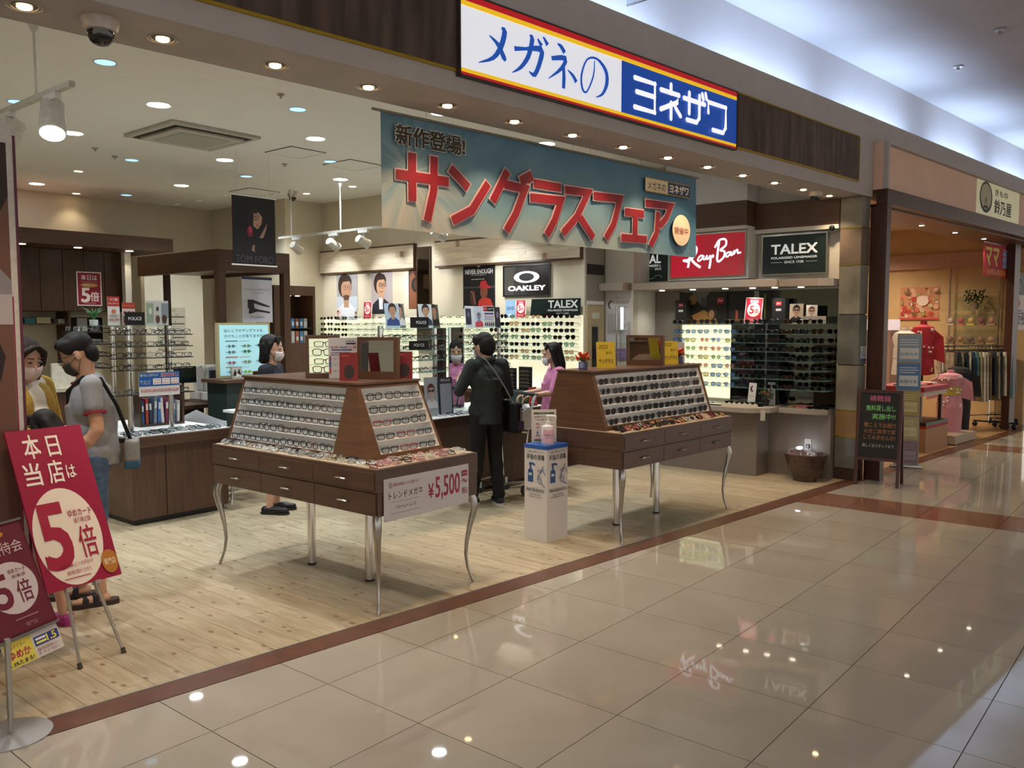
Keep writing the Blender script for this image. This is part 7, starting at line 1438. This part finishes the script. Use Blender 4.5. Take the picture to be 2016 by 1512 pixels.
# 2 woman in the yellow cardigan
t, j, k = person('woman in mustard cardigan and white mask beside the poster panel', (1.42, 5.56, 0), R(305), 1.60, dict(look=(0.35, 0.9, -0.30), head=(0.02, 0.05, 1.50), elR=(0.20, 0.05, 1.08), wrR=(0.05, 0.22, 1.0), elL=(-0.21, 0.02, 1.06), wrL=(-0.06, 0.22, 0.98)))
A, f = body(t, j, k, SKIN2); hair_long(t, A, f, k, HAIRB, 0.24, False); mask(t, A, f, k, mat('#dfc9c6', 0.8))
shirt(t, j, k, mat('#cfc3b0', 0.8), 0.3, 'blouse', 0.97)
cg = MB(); 
for s, x in (('R', 1), ('L', -1)):
    cg.ball(j['chest']+Vector((0.088*x, -0.01, 0))*k, (0.098*k, 0.135*k, 0.17*k), 14, 10); cg.ball(j['waist']+Vector((0.09*x, -0.01, -0.02))*k, (0.088*k, 0.125*k, 0.18*k), 14, 10); capsule(cg, j['sh'+s], j['el'+s], 0.07*k, 0.062*k); capsule(cg, j['el'+s], j['el'+s].lerp(j['wr'+s], 0.85), 0.06*k, 0.045*k)
cg.ball(j['chest']+Vector((0, -0.05, 0.02))*k, (0.16*k, 0.10*k, 0.16*k), 14, 10)
hull(cg, 'cardigan', mat('#b08a2e', 0.85, var=0.08, scale=60, bump=0.1), t, 0.010, 3); trousers(t, j, k, mat('#c9bda6', 0.8), 2.0, 1.1, 'skirt')
for s in 'RL': shoe(t, j, k, s, mat('#b5a894', 0.6), mat('#d5d0c8', 0.6), False)
# 3 child behind the easel sign
t, j, k = person('small child with black hair and pink clogs standing behind the easel sign', (1.36, 4.98, 0), R(120), 1.20, dict(look=(0, 0.9, -0.35), knL=(-0.075, 0.01, 0.45), knR=(0.075, 0.01, 0.45)), SKIN2)
A, f = body(t, j, k, SKIN2, vox=0.007); hair_long(t, A, f, k, HAIRM, 0.26); shirt(t, j, k, mat('#d8d2c8', 0.8), 0.4, 'dress', 1.1, -0.08); trousers(t, j, k, mat('#c9a0a8', 0.8), 0.5, 1.3, 'skirt')
for s in 'RL':
    o = shoe(t, j, k*1.12, s, mat('#b8408f', 0.5), mat('#a83880', 0.5), False, 'clog'); sp = MB(); an = j['an'+s]; sp.tube([an+Vector((0.035, 0.02, -0.03)), an+Vector((0.03, -0.04, -0.01)), an+Vector((-0.03, -0.04, -0.01)), an+Vector((-0.035, 0.02, -0.03))], 0.008, 6); sp.build('heel_strap', mat('#b8408f', 0.5), o)
# 4 saleswoman in the navy suit
t, j, k = person('saleswoman in navy suit and white mask behind the eyeglass display table', (3.66, 6.72, 0), R(-48), 1.57, dict(look=(0.1, 1, -0.12), wrR=(0.10, 0.20, 0.98), wrL=(-0.10, 0.20, 0.98), elR=(0.22, -0.02, 1.08), elL=(-0.22, -0.02, 1.08)), SKIN2)
A, f = body(t, j, k, SKIN2); hair_bob(t, A, f, k, HAIRM, 0.11); mask(t, A, f, k, mat('#dcd3d2', 0.8)); NAVY = mat('#151826', 0.8, var=0.08)
shirt(t, j, k, NAVY, 1.9, 'jacket', 1.03, -0.04); cl_ = MB()
for s in (-1, 1): cl_.add([j['neck']+Vector(p)*k for p in ((0.0, 0.075, -0.05), (s*0.075, 0.02, -0.005), (s*0.09, -0.02, -0.01), (s*0.10, 0.055, -0.06), (s*0.045, 0.115, -0.11))], [(0, 1, 2, 3, 4)])
cl_.build('collar', WHITEP, t).modifiers.new('thick', 'SOLIDIFY').thickness = 0.005
sk = MB(); sk.tube([j['pelvis']+Vector((0, 0, 0.08*k)), j['pelvis'], Vector((0, 0, 0.48*k))], [0.14*k, 0.165*k, 0.16*k], 20, flat=0.8); sk.build('skirt', NAVY, t, smooth=True)
for s in 'RL': shoe(t, j, k, s, mat('#101012', 0.4), BLACKP, False)
# 5 man in the dark shirt seen from behind
t, j, k = person('man in charcoal shirt and black trousers seen from behind at the island', (5.20, 5.62, 0), R(78), 1.60, dict(look=(-0.35, 0.9, -0.22), head=(-0.01, 0.05, 1.50), elL=(-0.27, 0.04, 1.09), wrL=(-0.15, 0.27, 1.18), elR=(0.24, 0.0, 1.05), wrR=(0.16, 0.24, 1.02), hdL=(0.4, 0.5, 0.5), anL=(-0.10, 0.10, 0.085), toL=(-0.13, 0.24, 0.028), anR=(0.10, -0.05, 0.085), toR=(0.14, 0.09, 0.028), knR=(0.095, 0.0, 0.47), curl=1.0))
A, f = body(t, j, k, SKIN); hb_ = hair_short(t, A, f, k, HAIRM); hx_ = MB(); hx_.ball(f(0, -0.05, 0.0), (0.088*k, 0.085*k, 0.11*k), 14, 10, A); hull(hx_, 'hair_back', HAIRM, t, 0.008, 2); mask(t, A, f, k, mat('#c9cdd2', 0.8))
CH = mat('#2b302f', 0.85, var=0.12, scale=18); shirt(t, j, k, CH, 1.45, 'shirt', 1.13, -0.10); trousers(t, j, k, mat('#0e1012', 0.85, var=0.1), 2.0, 1.0)
clr = MB(); clr.tube([j['neck']+Vector((0.068*math.cos(a), 0.066*math.sin(a), 0.012))*k for a in [2*PI*i/14 for i in range(15)]], 0.018*k, 6, caps=False); clr.build('collar', CH, t)
for s in 'RL': shoe(t, j, k, s, mat('#15171a', 0.7), mat('#cfcac4', 0.6), True)
bg = thing('crossbody_bag', 'black crossbody bag with grey strap and purple tag on the man at the island', 'bag', (5.20, 5.62, 0), R(78)-PI/2)
B(0.17, 0.26, -0.22, 0.16, 0.66, 0.95).build('body', mat('#0d0e10', 0.8, var=0.1), bg, bevel=0.03, seg=3)
MB().tube([(0.19, -0.17, 0.92), (0.10, -0.165, 1.08), (0.0, -0.165, 1.22), (-0.075, -0.12, 1.335), (-0.10, -0.03, 1.375), (-0.08, 0.06, 1.33), (0.02, 0.16, 1.2), (0.16, 0.15, 1.0), (0.2, 0.14, 0.92)], 0.013, 6, flat=0.4).build('strap', mat('#8b8d90', 0.6), bg)
B(0.195, 0.255, -0.236, -0.226, 0.70, 0.78).build('tag', mat('#3a2a4a', 0.5), bg); MB().cyl((0.225, -0.231, 0.78), (0.225, -0.231, 0.90), 0.004, n=6).build('tag_cord', STEEL, bg)
# 6 woman in pink with the shopping cart
PX, PY, PHD = 6.237, 5.72, R(146)
t, j, k = person('woman in pink blouse and lowered white mask pushing a shopping cart', (PX, PY, 0), PHD, 1.47, dict(look=(0.1, 1, -0.10), head=(0, 0.05, 1.525), elR=(0.21, 0.07, 1.10), wrR=(0.17, 0.33, 1.07), elL=(-0.21, 0.07, 1.10), wrL=(-0.17, 0.33, 1.07), hdL=(0.1, 0.8, -0.5), hdR=(-0.1, 0.8, -0.5), nL=Vector((0, -0.6, -0.8)), nR=Vector((0, -0.6, -0.8)), curl=1.0), SKIN2)
A, f = body(t, j, k, SKIN2); hair_long(t, A, f, k, HAIRM, 0.34); mask(t, A, f, k, mat('#dcdce2', 0.8), 0.022); PNK = mat('#d384ad', 0.8, var=0.08, scale=20, bump=0.08); shirt(t, j, k, PNK, 0.95, 'blouse', 1.12, -0.02); trousers(t, j, k, mat('#15171b', 0.8), 2.0, 1.0)
for s in 'RL': shoe(t, j, k, s, mat('#c98fa8', 0.6), mat('#d9c9cc', 0.6), True)
ct_ = thing('shopping_cart', 'small chrome shopping cart with basket between the man in black and the disinfection pillar', 'shopping cart', (PX, PY, 0), R(168)-PI/2)
MB().tube([(-0.25, 0.40, 1.0-0.02), (0.25, 0.40, 0.98)], 0.016, 10).build('handle', mat('#22252c', 0.5), ct_)
for s in (-1, 1):
    MB().tube([(s*0.23, 0.40, 0.98), (s*0.23, 0.44, 0.90), (s*0.22, 0.50, 0.50), (s*0.22, 0.48, 0.14)], 0.011, 8).build('upright', CHROME, ct_); MB().tube([(s*0.22, 0.48, 0.14), (s*0.20, 0.62, 0.15), (s*0.17, 0.80, 0.13)], 0.010, 8).build('base_rail', CHROME, ct_); MB().tube([(s*0.22, 0.48, 0.62), (s*0.20, 0.72, 0.66)], 0.009, 8).build('arm', CHROME, ct_)
MB().tube([(-0.17, 0.80, 0.13), (0.17, 0.80, 0.13)], 0.010, 8).build('base_rail', CHROME, ct_)
for s in (-1, 1):
    for y in (0.48, 0.78):
        wh = MB(); wh.tube([(s*0.19-0.014, y, 0.055), (s*0.19+0.014, y, 0.055)], 0.055, 16); w_ = wh.build('wheel', mat('#2c2d30', 0.6), ct_); B(s*0.19-0.022, s*0.19-0.018, y-0.015, y+0.015, 0.05, 0.13).build('fork', STEEL, w_)
bk = thing('wire_basket', 'wire shopping basket with a dark jacket on the cart', 'basket', (PX, PY, 0), R(168)-PI/2)
wr_ = MB()
for z, e in ((0.67, 0.0), (0.74, 0.012), (0.80, 0.02), (0.85, 0.03)): wr_.tube([(-0.19-e, 0.47-e, z), (0.19+e, 0.47-e, z), (0.19+e, 0.76+e, z), (-0.19-e, 0.76+e, z), (-0.19-e, 0.47-e, z)], 0.003, 5)
for i in range(9):
    x = -0.18+0.045*i
    for y, e in ((0.47, -0.03), (0.76, 0.03)): wr_.tube([(x, y, 0.67), (x*1.1, y+e, 0.85)], 0.002, 4)
for i in range(10):
    y = 0.49+0.028*i
    for x, e in ((-0.19, -0.03), (0.19, 0.03)): wr_.tube([(x, y, 0.67), (x+e, y, 0.85)], 0.002, 4)
wr_.build('wires', STEEL, bk); B(-0.19, 0.19, 0.47, 0.76, 0.664, 0.668).build('floor', STEEL, bk)
jk = MB()
for i in range(14): jk.ball((RG.uniform(-0.12, 0.12), RG.uniform(0.55, 0.70), RG.uniform(0.76, 0.88)), (RG.uniform(.06, .1), RG.uniform(.06, .1), RG.uniform(.04, .07)), 10, 8)
o = hull(jk, 'folded_jacket', mat('#121316', 0.9, var=0.15), None, 0.012, 4); o.location = (PX, PY, 0); o.rotation_euler = (0, 0, R(168)-PI/2); tag(o, 'crumpled black jacket in the wire basket', 'jacket')
fn = thing('hand_fan', 'round white hand fan hanging on the cart handle', 'fan', (PX, PY, 0), R(168)-PI/2); fb_ = MB(); fb_.lathe([(0.105, -0.003), (0.105, 0.003)], 28); fb_.v = [(0.03+x, 0.385+z, 0.755+y*1.0) for x, y, z in fb_.v]; 
fb_.v = [(-0.262+(yy-0.385), 0.50+(x-0.03), zz) for x, yy, zz in fb_.v]; fb_.build('disc', mat('#d2d6da', 0.5), fn); MB().tube([(-0.262, 0.47, 0.84), (-0.262, 0.42, 0.96), (-0.262, 0.41, 0.985)], 0.009, 6).build('stick', mat('#d2d6da', 0.5), fn)
# ================================================================== NEIGHBOURING KIMONO SHOP
BRN = wood('#4a2a1c', '#3a2016'); BRNH = wood('#4a2a1c', '#3a2016', axis=0); GOLDW = mat('#c9a878', 0.7, var=0.04, scale=4); SALM = mat('#e2bca2', 0.7, var=0.03, scale=3)
nf = struct(B(8.915, 30, 3.83, 12, -0.05, 0.0).build('floor_neighbour', mat('#b08a62', 0.35, var=0.08, scale=4, stretch=(1, 8, 1))))
struct(B(15.5, 15.6, 3.90, 12, 0, 3.3).build('wall_neighbour', GOLDW)); struct(B(9.5, 30, 11.9, 12, 0, 3.3).build('wall_neighbour_back', GOLDW)); struct(B(8.95, 30, 4.2, 12, 3.3, 3.38).build('ceiling_neighbour', mat('#d8c8b0', 0.8)))
wpn = struct(MB().prism([tuple(W(9.27, 3.07)[:2]), tuple(W(9.33, 3.07)[:2]), tuple(W(9.33, 9.5)[:2]), tuple(W(9.27, 9.5)[:2])], 0, 3.3).build('wall_party', GOLDW))
B(8.916, 9.02, 3.545, 3.715, 0, 2.8885).build('post_frame', BRN, struct(B(8.916, 30, 3.545, 3.66, 2.89, 3.045).build('trim_8', BRNH)))
struct(B(8.916, 30, 3.665, 4.19, 2.87, 2.9).build('trim_9', wood('#7a5138', '#65422d', axis=0))); struct(B(8.916, 30, 3.60, 3.699, 3.046, 3.53).build('wall_neighbour_fascia', SALM)); struct(B(8.914, 8.96, 3.55, 3.60, 3.046, 3.53).build('trim_10', GREYP)); struct(B(8.96, 30, 3.55, 3.60, 3.50, 3.53).build('trim_11', GREYP)); struct(B(14.62, 14.9, 3.86, 3.97, 0, 2.868).build('pillar_neighbour', BRN))
for i, x in enumerate((9.9, 11.0, 12.2, 13.4)):
    t = thing('soffit_downlight', f'small downlight in the wooden soffit of the kimono shop, {nth(i)} from the stone pillar', 'downlight', (x, 3.95, 2.8695), group='kimono shop downlights'); MB().cyl((0, 0, -0.004), (0, 0, -0.001), 0.05, n=16).build('ring', mat('#5a4030', 0.4), t); MB().cyl((0, 0, -0.007), (0, 0, -0.0042), 0.03, n=14).build('bulb', em('#fff0d8', 12), t); lamp('kimono_spot', 'SPOT', (0, 0, -0.03), 24, (1, 0.80, 0.58), 0.03, R(110), 0.7, parent=t)
for x, y in ((11.5, 5.5), (13.6, 5.0), (14.3, 6.2), (12.5, 7.5)): lamp('kimono_lamp', 'SPOT', (x, y, 3.25), 190, (1.0, 0.82, 0.60), 0.08, R(140), 0.9)
ks = thing('kimono_sign', 'cream sign with black ring emblem and Japanese lettering over the kimono shop', 'sign', mtx=face((12.78, 3.598, 3.07), 0.0))
B(-0.93, 0.93, 0, 0.455, -0.02, 0).build('board', em('#c3bc98', 0.35), ks); q = Print(); q.oval(-0.55, 0.23, 0.26, 0.20, '#18160f', 36); q.oval(-0.55, 0.24, 0.215, 0.165, '#b9b290', 34); q.poly([(-0.66, 0.09), (-0.44, 0.09), (-0.50, 0.14), (-0.55, 0.25), (-0.60, 0.14)], '#18160f'); q.poly([(-0.60, 0.12), (-0.50, 0.12), (-0.55, 0.19)], '#b9b290'); q.text('きもの', 0.10, 0.335, '#18160f', w=0.55, h=0.08, bold=0.02); q.text('鈴乃屋', 0.18, 0.15, '#18160f', w=0.75, h=0.19, bold=0.03); q.build('lettering', ks)
rfl = thing('red_flag', 'red hanging flag with yellow and blue Japanese lettering in the kimono shop', 'banner', mtx=face((14.35, 3.98, 2.35), 0.0)); B(-0.83, 0.83, 0, 0.49, -0.003, 0).build('cloth', mat('#a81a20', 0.7), rfl); MB().cyl((-0.85, 0.49, 0), (0.85, 0.49, 0), 0.008, n=8).build('rod', STEEL, rfl); q = Print(); q.text('ママ', -0.42, 0.29, '#d9b52c', w=0.62, h=0.26, bold=0.04); q.text('振袖', 0.38, 0.29, '#8fa0c8', w=0.60, h=0.28, bold=0.05); q.text('お持込相談会', -0.2, 0.07, '#d98a2c', w=0.9, h=0.09, bold=0.03); q.build('lettering', rfl)
# back wall: rail, printed cloth, glass shelves
wl_ = struct(B(15.44, 15.499, 3.95, 9, 2.60, 2.85).build('trim_12', mat('#b8937c', 0.6)))
def d_cloth(q):
    rr = random.Random(5); q.rect(-0.33, 0.33, 0, 0.57, '#c98a64')
    for i in range(70): q.oval(rr.uniform(-0.3, 0.3), rr.uniform(0.03, 0.54), rr.uniform(.015, .05), rr.uniform(.015, .05), ['#b8433c', '#d9a88a', '#c9b08a', '#7a5a3c', '#e0b8a8', '#c96a50', '#a8935a'][i % 7], 10)
    q.oval(0.06, 0.33, 0.10, 0.09, '#ead2c4', 20); q.rect(-0.33, 0.33, 0, 0.03, '#c04a4a')
o = board('printed_cloth', 'pink and gold flower-printed cloth on the kimono shop wall', 'cloth', face((15.494, 5.56, 1.72), -PI/2), 0.66, 0.57, 0.004, mat('#c98a64', 0.8)); q = Print(); d_cloth(q); q.build('print', o)
gs = thing('glass_shelf', 'glass wall shelves with boxed sweets and a plant in the kimono shop', 'shelf', (15.10, 4.25, 0))
for z in (1.0, 1.32, 1.63, 1.88, 2.16): B(0, 0.33, 0, 0.82, z-0.008, z).build('shelf_plate', GLS, gs)
for y in (0.03, 0.79): B(0.31, 0.335, y-0.01, y+0.01, 0.0, 2.58).build('upright', STEEL, gs)
for r_ in range(2):
    for i in range(5):
        cl = ['#c9b5a0', '#b8433c', '#d9c05a', '#8a3a3c', '#c98a7a', '#7a4a34', '#a8763c', '#5a4034', '#9a6a4a', '#b8935a'][r_*5+i]
        bx = thing('gift_box', f'{("upper", "lower")[r_]} clear gift box on the kimono shop glass shelf, {nth(i)} from the left', 'box', (15.12, 4.93-i*0.155, (1.6305, 1.3205)[r_]), group='gift boxes in the kimono shop'); B(0, 0.12, -0.06, 0.06, 0, 0.015).build('tray', mat(cl, 0.6), bx); MB().ball((0.06, 0, 0.07), (0.045, 0.045, 0.05), 12, 8).build('content', mat(cl, 0.6, var=0.2), bx); B(0, 0.12, -0.06, 0.06, 0.015, 0.14).build('cover', glassy('#e8e0d8', 0.08), bx)
pt = thing('potted_plant', 'dark green leafy plant on the glass shelves of the kimono shop', 'plant', (15.26, 4.60, 1.8805)); MB().lathe([(0.05, 0), (0.07, 0.10), (0.06, 0.10)], 14).build('pot', mat('#8a7a68', 0.6), pt); lf = MB()
for i in range(60): lf.ball((RG.uniform(-.10, .10), RG.uniform(-.16, .16), RG.uniform(.10, .32)), (0.035, 0.025, 0.008), 6, 4, Matrix.Rotation(RG.uniform(0, 3), 3, 'X') @ Matrix.Rotation(RG.uniform(0, 3), 3, 'Z'))
lf.build('leaves', mat('#1f4a2c', 0.5, var=0.25), pt)
dc = thing('side_display', 'pale lacquer display stand behind the leaflet board in the kimono shop', 'display stand', (13.6, 5.3, 0)); B(0, 0.3, 0, 0.5, 0, 1.55).build('body', mat('#b5998a', 0.6), dc); B(-0.02, 0.32, -0.02, 0.52, 1.55, 1.72).build('lit_top', em('#e9d8dc', 0.6), dc)
# kimono torsos
def kimono(label, loc, rz, c1, c2, base_z, h, dots=True, name='kimono_mannequin', sleeves=True, skirt=False):
    t = thing(name, label, 'mannequin', loc, rz)
    MB().cyl((0, 0, 0.02), (0, 0, base_z+0.05), 0.018, n=10).build('pole', BLACKP, t); MB().cyl((0, 0, 0), (0, 0, 0.02), 0.15, n=20).build('base', BLACKP, t)
    MB().lathe([(0.10, base_z), (0.17, base_z+0.02), (0.15, base_z+h*0.35), (0.13, base_z+h*0.55), (0.17, base_z+h*0.78), (0.14, base_z+h*0.88), (0.05, base_z+h*0.93), (0.045, base_z+h)], 18).build('torso', mat(c1, 0.8, var=0.05), t, smooth=True)
    if sleeves:
        for s in (-1, 1): MB().hexa([(s*0.14, -0.05, base_z+h*0.30), (s*0.30, -0.05, base_z+h*0.22), (s*0.30, 0.05, base_z+h*0.22), (s*0.14, 0.05, base_z+h*0.30)], [(s*0.12, -0.06, base_z+h*0.86), (s*0.27, -0.05, base_z+h*0.70), (s*0.27, 0.05, base_z+h*0.70), (s*0.12, 0.06, base_z+h*0.86)]).build('sleeve', mat(c1, 0.8), t)
    MB().lathe([(0.155, base_z+h*0.36), (0.150, base_z+h*0.58)], 18, close=False).build('sash', mat(c2, 0.7), t)
    if dots:
        rr = random.Random(3); d = MB()
        for i in range(46):
            a = rr.uniform(0, 2*PI); z = base_z+h*rr.uniform(0.05, 0.85); r_ = 0.172 if z > base_z+h*0.62 or z < base_z+h*0.2 else 0.158; d.ball((r_*math.cos(a), r_*math.sin(a), z), 0.016, 6, 4)
        d.build('flower_print', mat('#e0d2c8', 0.7), t)
    if skirt: MB().lathe([(0.15, base_z-0.45), (0.17, base_z+0.03)], 18).build('skirt', mat(c1, 0.8), t, smooth=True)
    return t
kimono('bright red kimono with white flowers on a stand in the kimono shop', (13.3, 4.70, 0), -1.2, '#a01e2a', '#a01e2a', 0.88, 0.82); kimono('white draped torso beside the red kimono', (12.9, 4.82, 0), -1.2, '#cfc5bd', '#cfc5bd', 0.88, 0.72, False, 'draped_mannequin', False)
kimono('small pink kimono with yellow sash on a torso by the low podium', (12.75, 4.12, 0), -1.2, '#c98a94', '#b5a04a', 0.45, 0.55, True, 'kimono_mannequin', True, True); kimono('black torso mannequin behind the pink kimono', (13.35, 4.20, 0), -1.2, '#141318', '#141318', 0.45, 0.62, False, 'torso_mannequin', True, True)
tb = thing('goods_table', 'low table with red cloth rim of small goods in the kimono shop', 'table', (11.25, 3.95, 0)); B(0, 0.85, 0, 0.6, 0.72, 0.78).build('top', mat('#c9b9a8', 0.6), tb); B(-0.02, 0.87, -0.02, 0.62, 0.78, 0.84).build('red_rim', mat('#a0303a', 0.6), tb)
for x in (0.04, 0.77):
    for y in (0.04, 0.52): B(x, x+0.04, y, y+0.04, 0.38, 0.72).build('leg', BRN, tb)
for i in range(4): o = thing('folded_cloth', f'folded {("teal", "pink", "red", "cream")[i]} cloth on the red-rimmed table', 'cloth', (11.3+i*0.2, 4.05, 0.8405)); B(0, 0.17, 0, 0.3, 0, 0.012).build('layer', mat(('#7fb5a8', '#d9a0a0', '#a8202c', '#d8ccb5')[i], 0.8), o); B(0.004, 0.166, 0.004, 0.296, 0.012, 0.024).build('layer', mat(('#7fb5a8', '#d9a0a0', '#a8202c', '#d8ccb5')[i], 0.8), o)
pd = thing('podium', 'brown box podium under the red-rimmed table', 'podium', (11.32, 3.93, 0)); B(0, 0.80, 0, 0.55, 0, 0.30).build('body', mat('#a8805c', 0.6), pd); B(0, 0.80, 0, 0.55, 0.30, 0.335).build('red_band', mat('#a01e24', 0.6), pd); B(0, 0.80, 0, 0.55, 0.335, 0.378).build('dark_top', BLACKP, pd)
pd = thing('podium', 'low pale podium beside the pink kimono', 'podium', (12.22, 3.86, 0)); B(0, 0.85, 0, 0.55, 0.015, 0.13).build('body', mat('#b5a48e', 0.6), pd); B(0.02, 0.83, 0.02, 0.53, 0, 0.015).build('plinth', BLACKP, pd)
def rack(label, x0, y0, L, ang, h, cols, n):
    t = thing('garment_rack', label, 'garment rack', (x0, y0, 0), ang)
    MB().cyl((0, 0, h), (L, 0, h), 0.014, n=10).build('rail', CHROME, t)
    for x in (0.02, L-0.02):
        MB().cyl((x, 0, 0.09), (x, 0, h), 0.013, n=10).build('post', CHROME, t); MB().cyl((x, -0.22, 0.09), (x, 0.22, 0.09), 0.013, n=8).build('foot', BLACKP, t)
        for y in (-0.2, 0.2): MB().ball((x, y, 0.04), 0.04, 10, 8).build('caster', BLACKP, t)
    MB().cyl((0.02, 0, 0.22), (L-0.02, 0, 0.22), 0.010, n=8).build('rail', CHROME, t)
    for i in range(n):
        a = Matrix.Translation((x0, y0, 0)) @ Matrix.Rotation(ang, 4, 'Z'); p = a @ Vector((0.07+(L-0.14)*i/(n-1), 0, 0)); l = RG.uniform(0.72, 0.86); cc = cols[i % len(cols)]
        g = thing('hanging_garment', f'{cc[1]} garment on the {"long" if n > 12 else "short"} kimono shop rack, {nth(i)} from its left end', 'garment', p, ang+RG.uniform(-0.1, 0.1), group='garments on the kimono shop racks')
        m_ = mat(cc[0], 0.8, var=0.2, scale=14); MB().hexa([(-0.018, -0.20, h-l), (0.018, -0.20, h-l), (0.018, 0.20, h-l), (-0.018, 0.20, h-l)], [(-0.014, -0.17, h-0.09), (0.014, -0.17, h-0.09), (0.014, 0.17, h-0.09), (-0.014, 0.17, h-0.09)]).build('cloth', m_, g)
        MB().tube([(0, -0.16, h-0.088), (0, 0, h-0.05), (0, 0.16, h-0.088)], 0.006, 5).build('hanger', BLACKP, g); MB().tube([(0, 0, h-0.05), (0, 0, h-0.016)], 0.003, 5).build('hook', STEEL, g)
GC = [('#b5a88e', 'beige'), ('#6a5a40', 'brown'), ('#1c2030', 'navy'), ('#8a8468', 'olive'), ('#141820', 'black'), ('#c9bfa8', 'cream'), ('#20304a', 'dark blue'), ('#4a7a80', 'teal'), ('#a8a070', 'khaki'), ('#d5cdb8', 'ivory')]
rack('long chrome garment rack with dark clothes in the kimono shop', 13.85, 4.62, 1.20, R(-33), 1.30, GC, 18); rack('chrome garment rack with pale patterned clothes at the picture edge', 14.78, 4.2, 0.66, R(-4), 1.28, [('#a8a090', 'grey'), ('#b5a58e', 'beige'), ('#8a8478', 'taupe')], 10)
pr = board('shop_poster', 'white poster with brush lettering below the navy emblem plate of the kimono shop', 'poster', face((15.3, 3.88, 1.55), 0.0), 1.1, 0.55, 0.01, pm('#d8c8c4')); q = Print(); q.text('振袖', -0.2, 0.2, '#2a3060', w=0.5, h=0.25, bold=0.02); q.oval(-0.3, 0.42, 0.06, 0.05, '#c04a50'); q.build('print', pr)
pr = board('emblem_plate', 'dark navy plate with a pale ring emblem in the kimono shop', 'sign', face((15.3, 3.88, 2.11), 0.0), 1.1, 0.34, 0.01, mat('#141628', 0.5)); q = Print(); q.oval(-0.28, 0.17, 0.12, 0.11, '#8a8a94', 28); q.oval(-0.28, 0.17, 0.10, 0.09, '#141628', 28); q.poly([(-0.34, 0.10), (-0.22, 0.10), (-0.28, 0.2)], '#8a8a94'); q.build('print', pr)
# leaflet board behind the chalkboard
lbd = thing('leaflet_stand', 'tall leaning leaflet stand with blue and yellow flyers behind the chalkboard', 'leaflet stand', mtx=face((10.0, 3.68, 0), R(-70), R(10))); B(-0.13, 0.13, 0.02, 1.56, -0.03, 0).build('back', mat('#a8a49c', 0.5), lbd); B(-0.17, 0.17, 0, 0.02, -0.08, 0.04).build('foot', STEEL, lbd)
for i, (y0, y1, c1, c2) in enumerate(((1.22, 1.53, '#8fa5b8', '#d8dcdf'), (0.90, 1.20, '#5a86b8', '#d9dfe4'), (0.60, 0.88, '#b5a968', '#d8d2a0'), (0.32, 0.58, '#b8b080', '#d8d2aa'), (0.05, 0.30, '#8a7a88', '#a59aa4'))):
    f0 = B(-0.12, 0.12, y0, y1, 0, 0.006).build('flyer', pm(c1), lbd); q = Print(0.0065); q.rect(-0.10, 0.10, y0+0.04, y0+(y1-y0)*0.55, c2); q.lines(-0.10, 0.10, y0+(y1-y0)*0.62, y1-0.03, 3, c2); q.text('お知らせ', 0, y0+(y1-y0)*0.32, c1, w=0.18, h=0.04, bold=0.02); q.build('print', f0)
np_ = board('small_notice', 'small white and blue notice on the stone pillar', 'notice', face((8.83, 3.714, 1.26), 0.0), 0.14, 0.16, 0.003, pm('#b5b9c0')); q = Print(); q.rect(-0.07, 0.07, 0, 0.03, '#3a4a7a'); q.lines(-0.05, 0.05, 0.05, 0.11, 4, '#5a6070'); q.text('お知らせ', 0, 0.135, '#3a4050', w=0.06, h=0.015); q.build('print', np_)
# corridor ceiling details: sprinklers, hanging glass smoke screen edge
for i, (x, y) in enumerate(((7.2, 3.0), (10.4, 3.4), (9.4, 2.7))):
    t = thing('sprinkler', f'small sprinkler head on the corridor ceiling, {nth(i)} from the shop sign', 'sprinkler', (x, y, ZM)); MB().cyl((0, 0, -0.015), (0, 0, 0), 0.05, n=14).build('rose', STEEL, t); MB().cyl((0, 0, -0.05), (0, 0, -0.015), 0.018, n=10).build('nozzle', STEEL, t)
gsn = thing('smoke_screen', 'clear glass smoke screen hanging from the corridor ceiling above the sign', 'glass screen', (4.75, 0, 3.85)); B(-0.005, 0.005, -6, 3.695, 0, 0.70).build('glass', glassy('#dfe8ec', 0.03), gsn); B(-0.008, 0.008, -6, 3.695, -0.012, -0.001).build('edge_rail', STEEL, gsn)
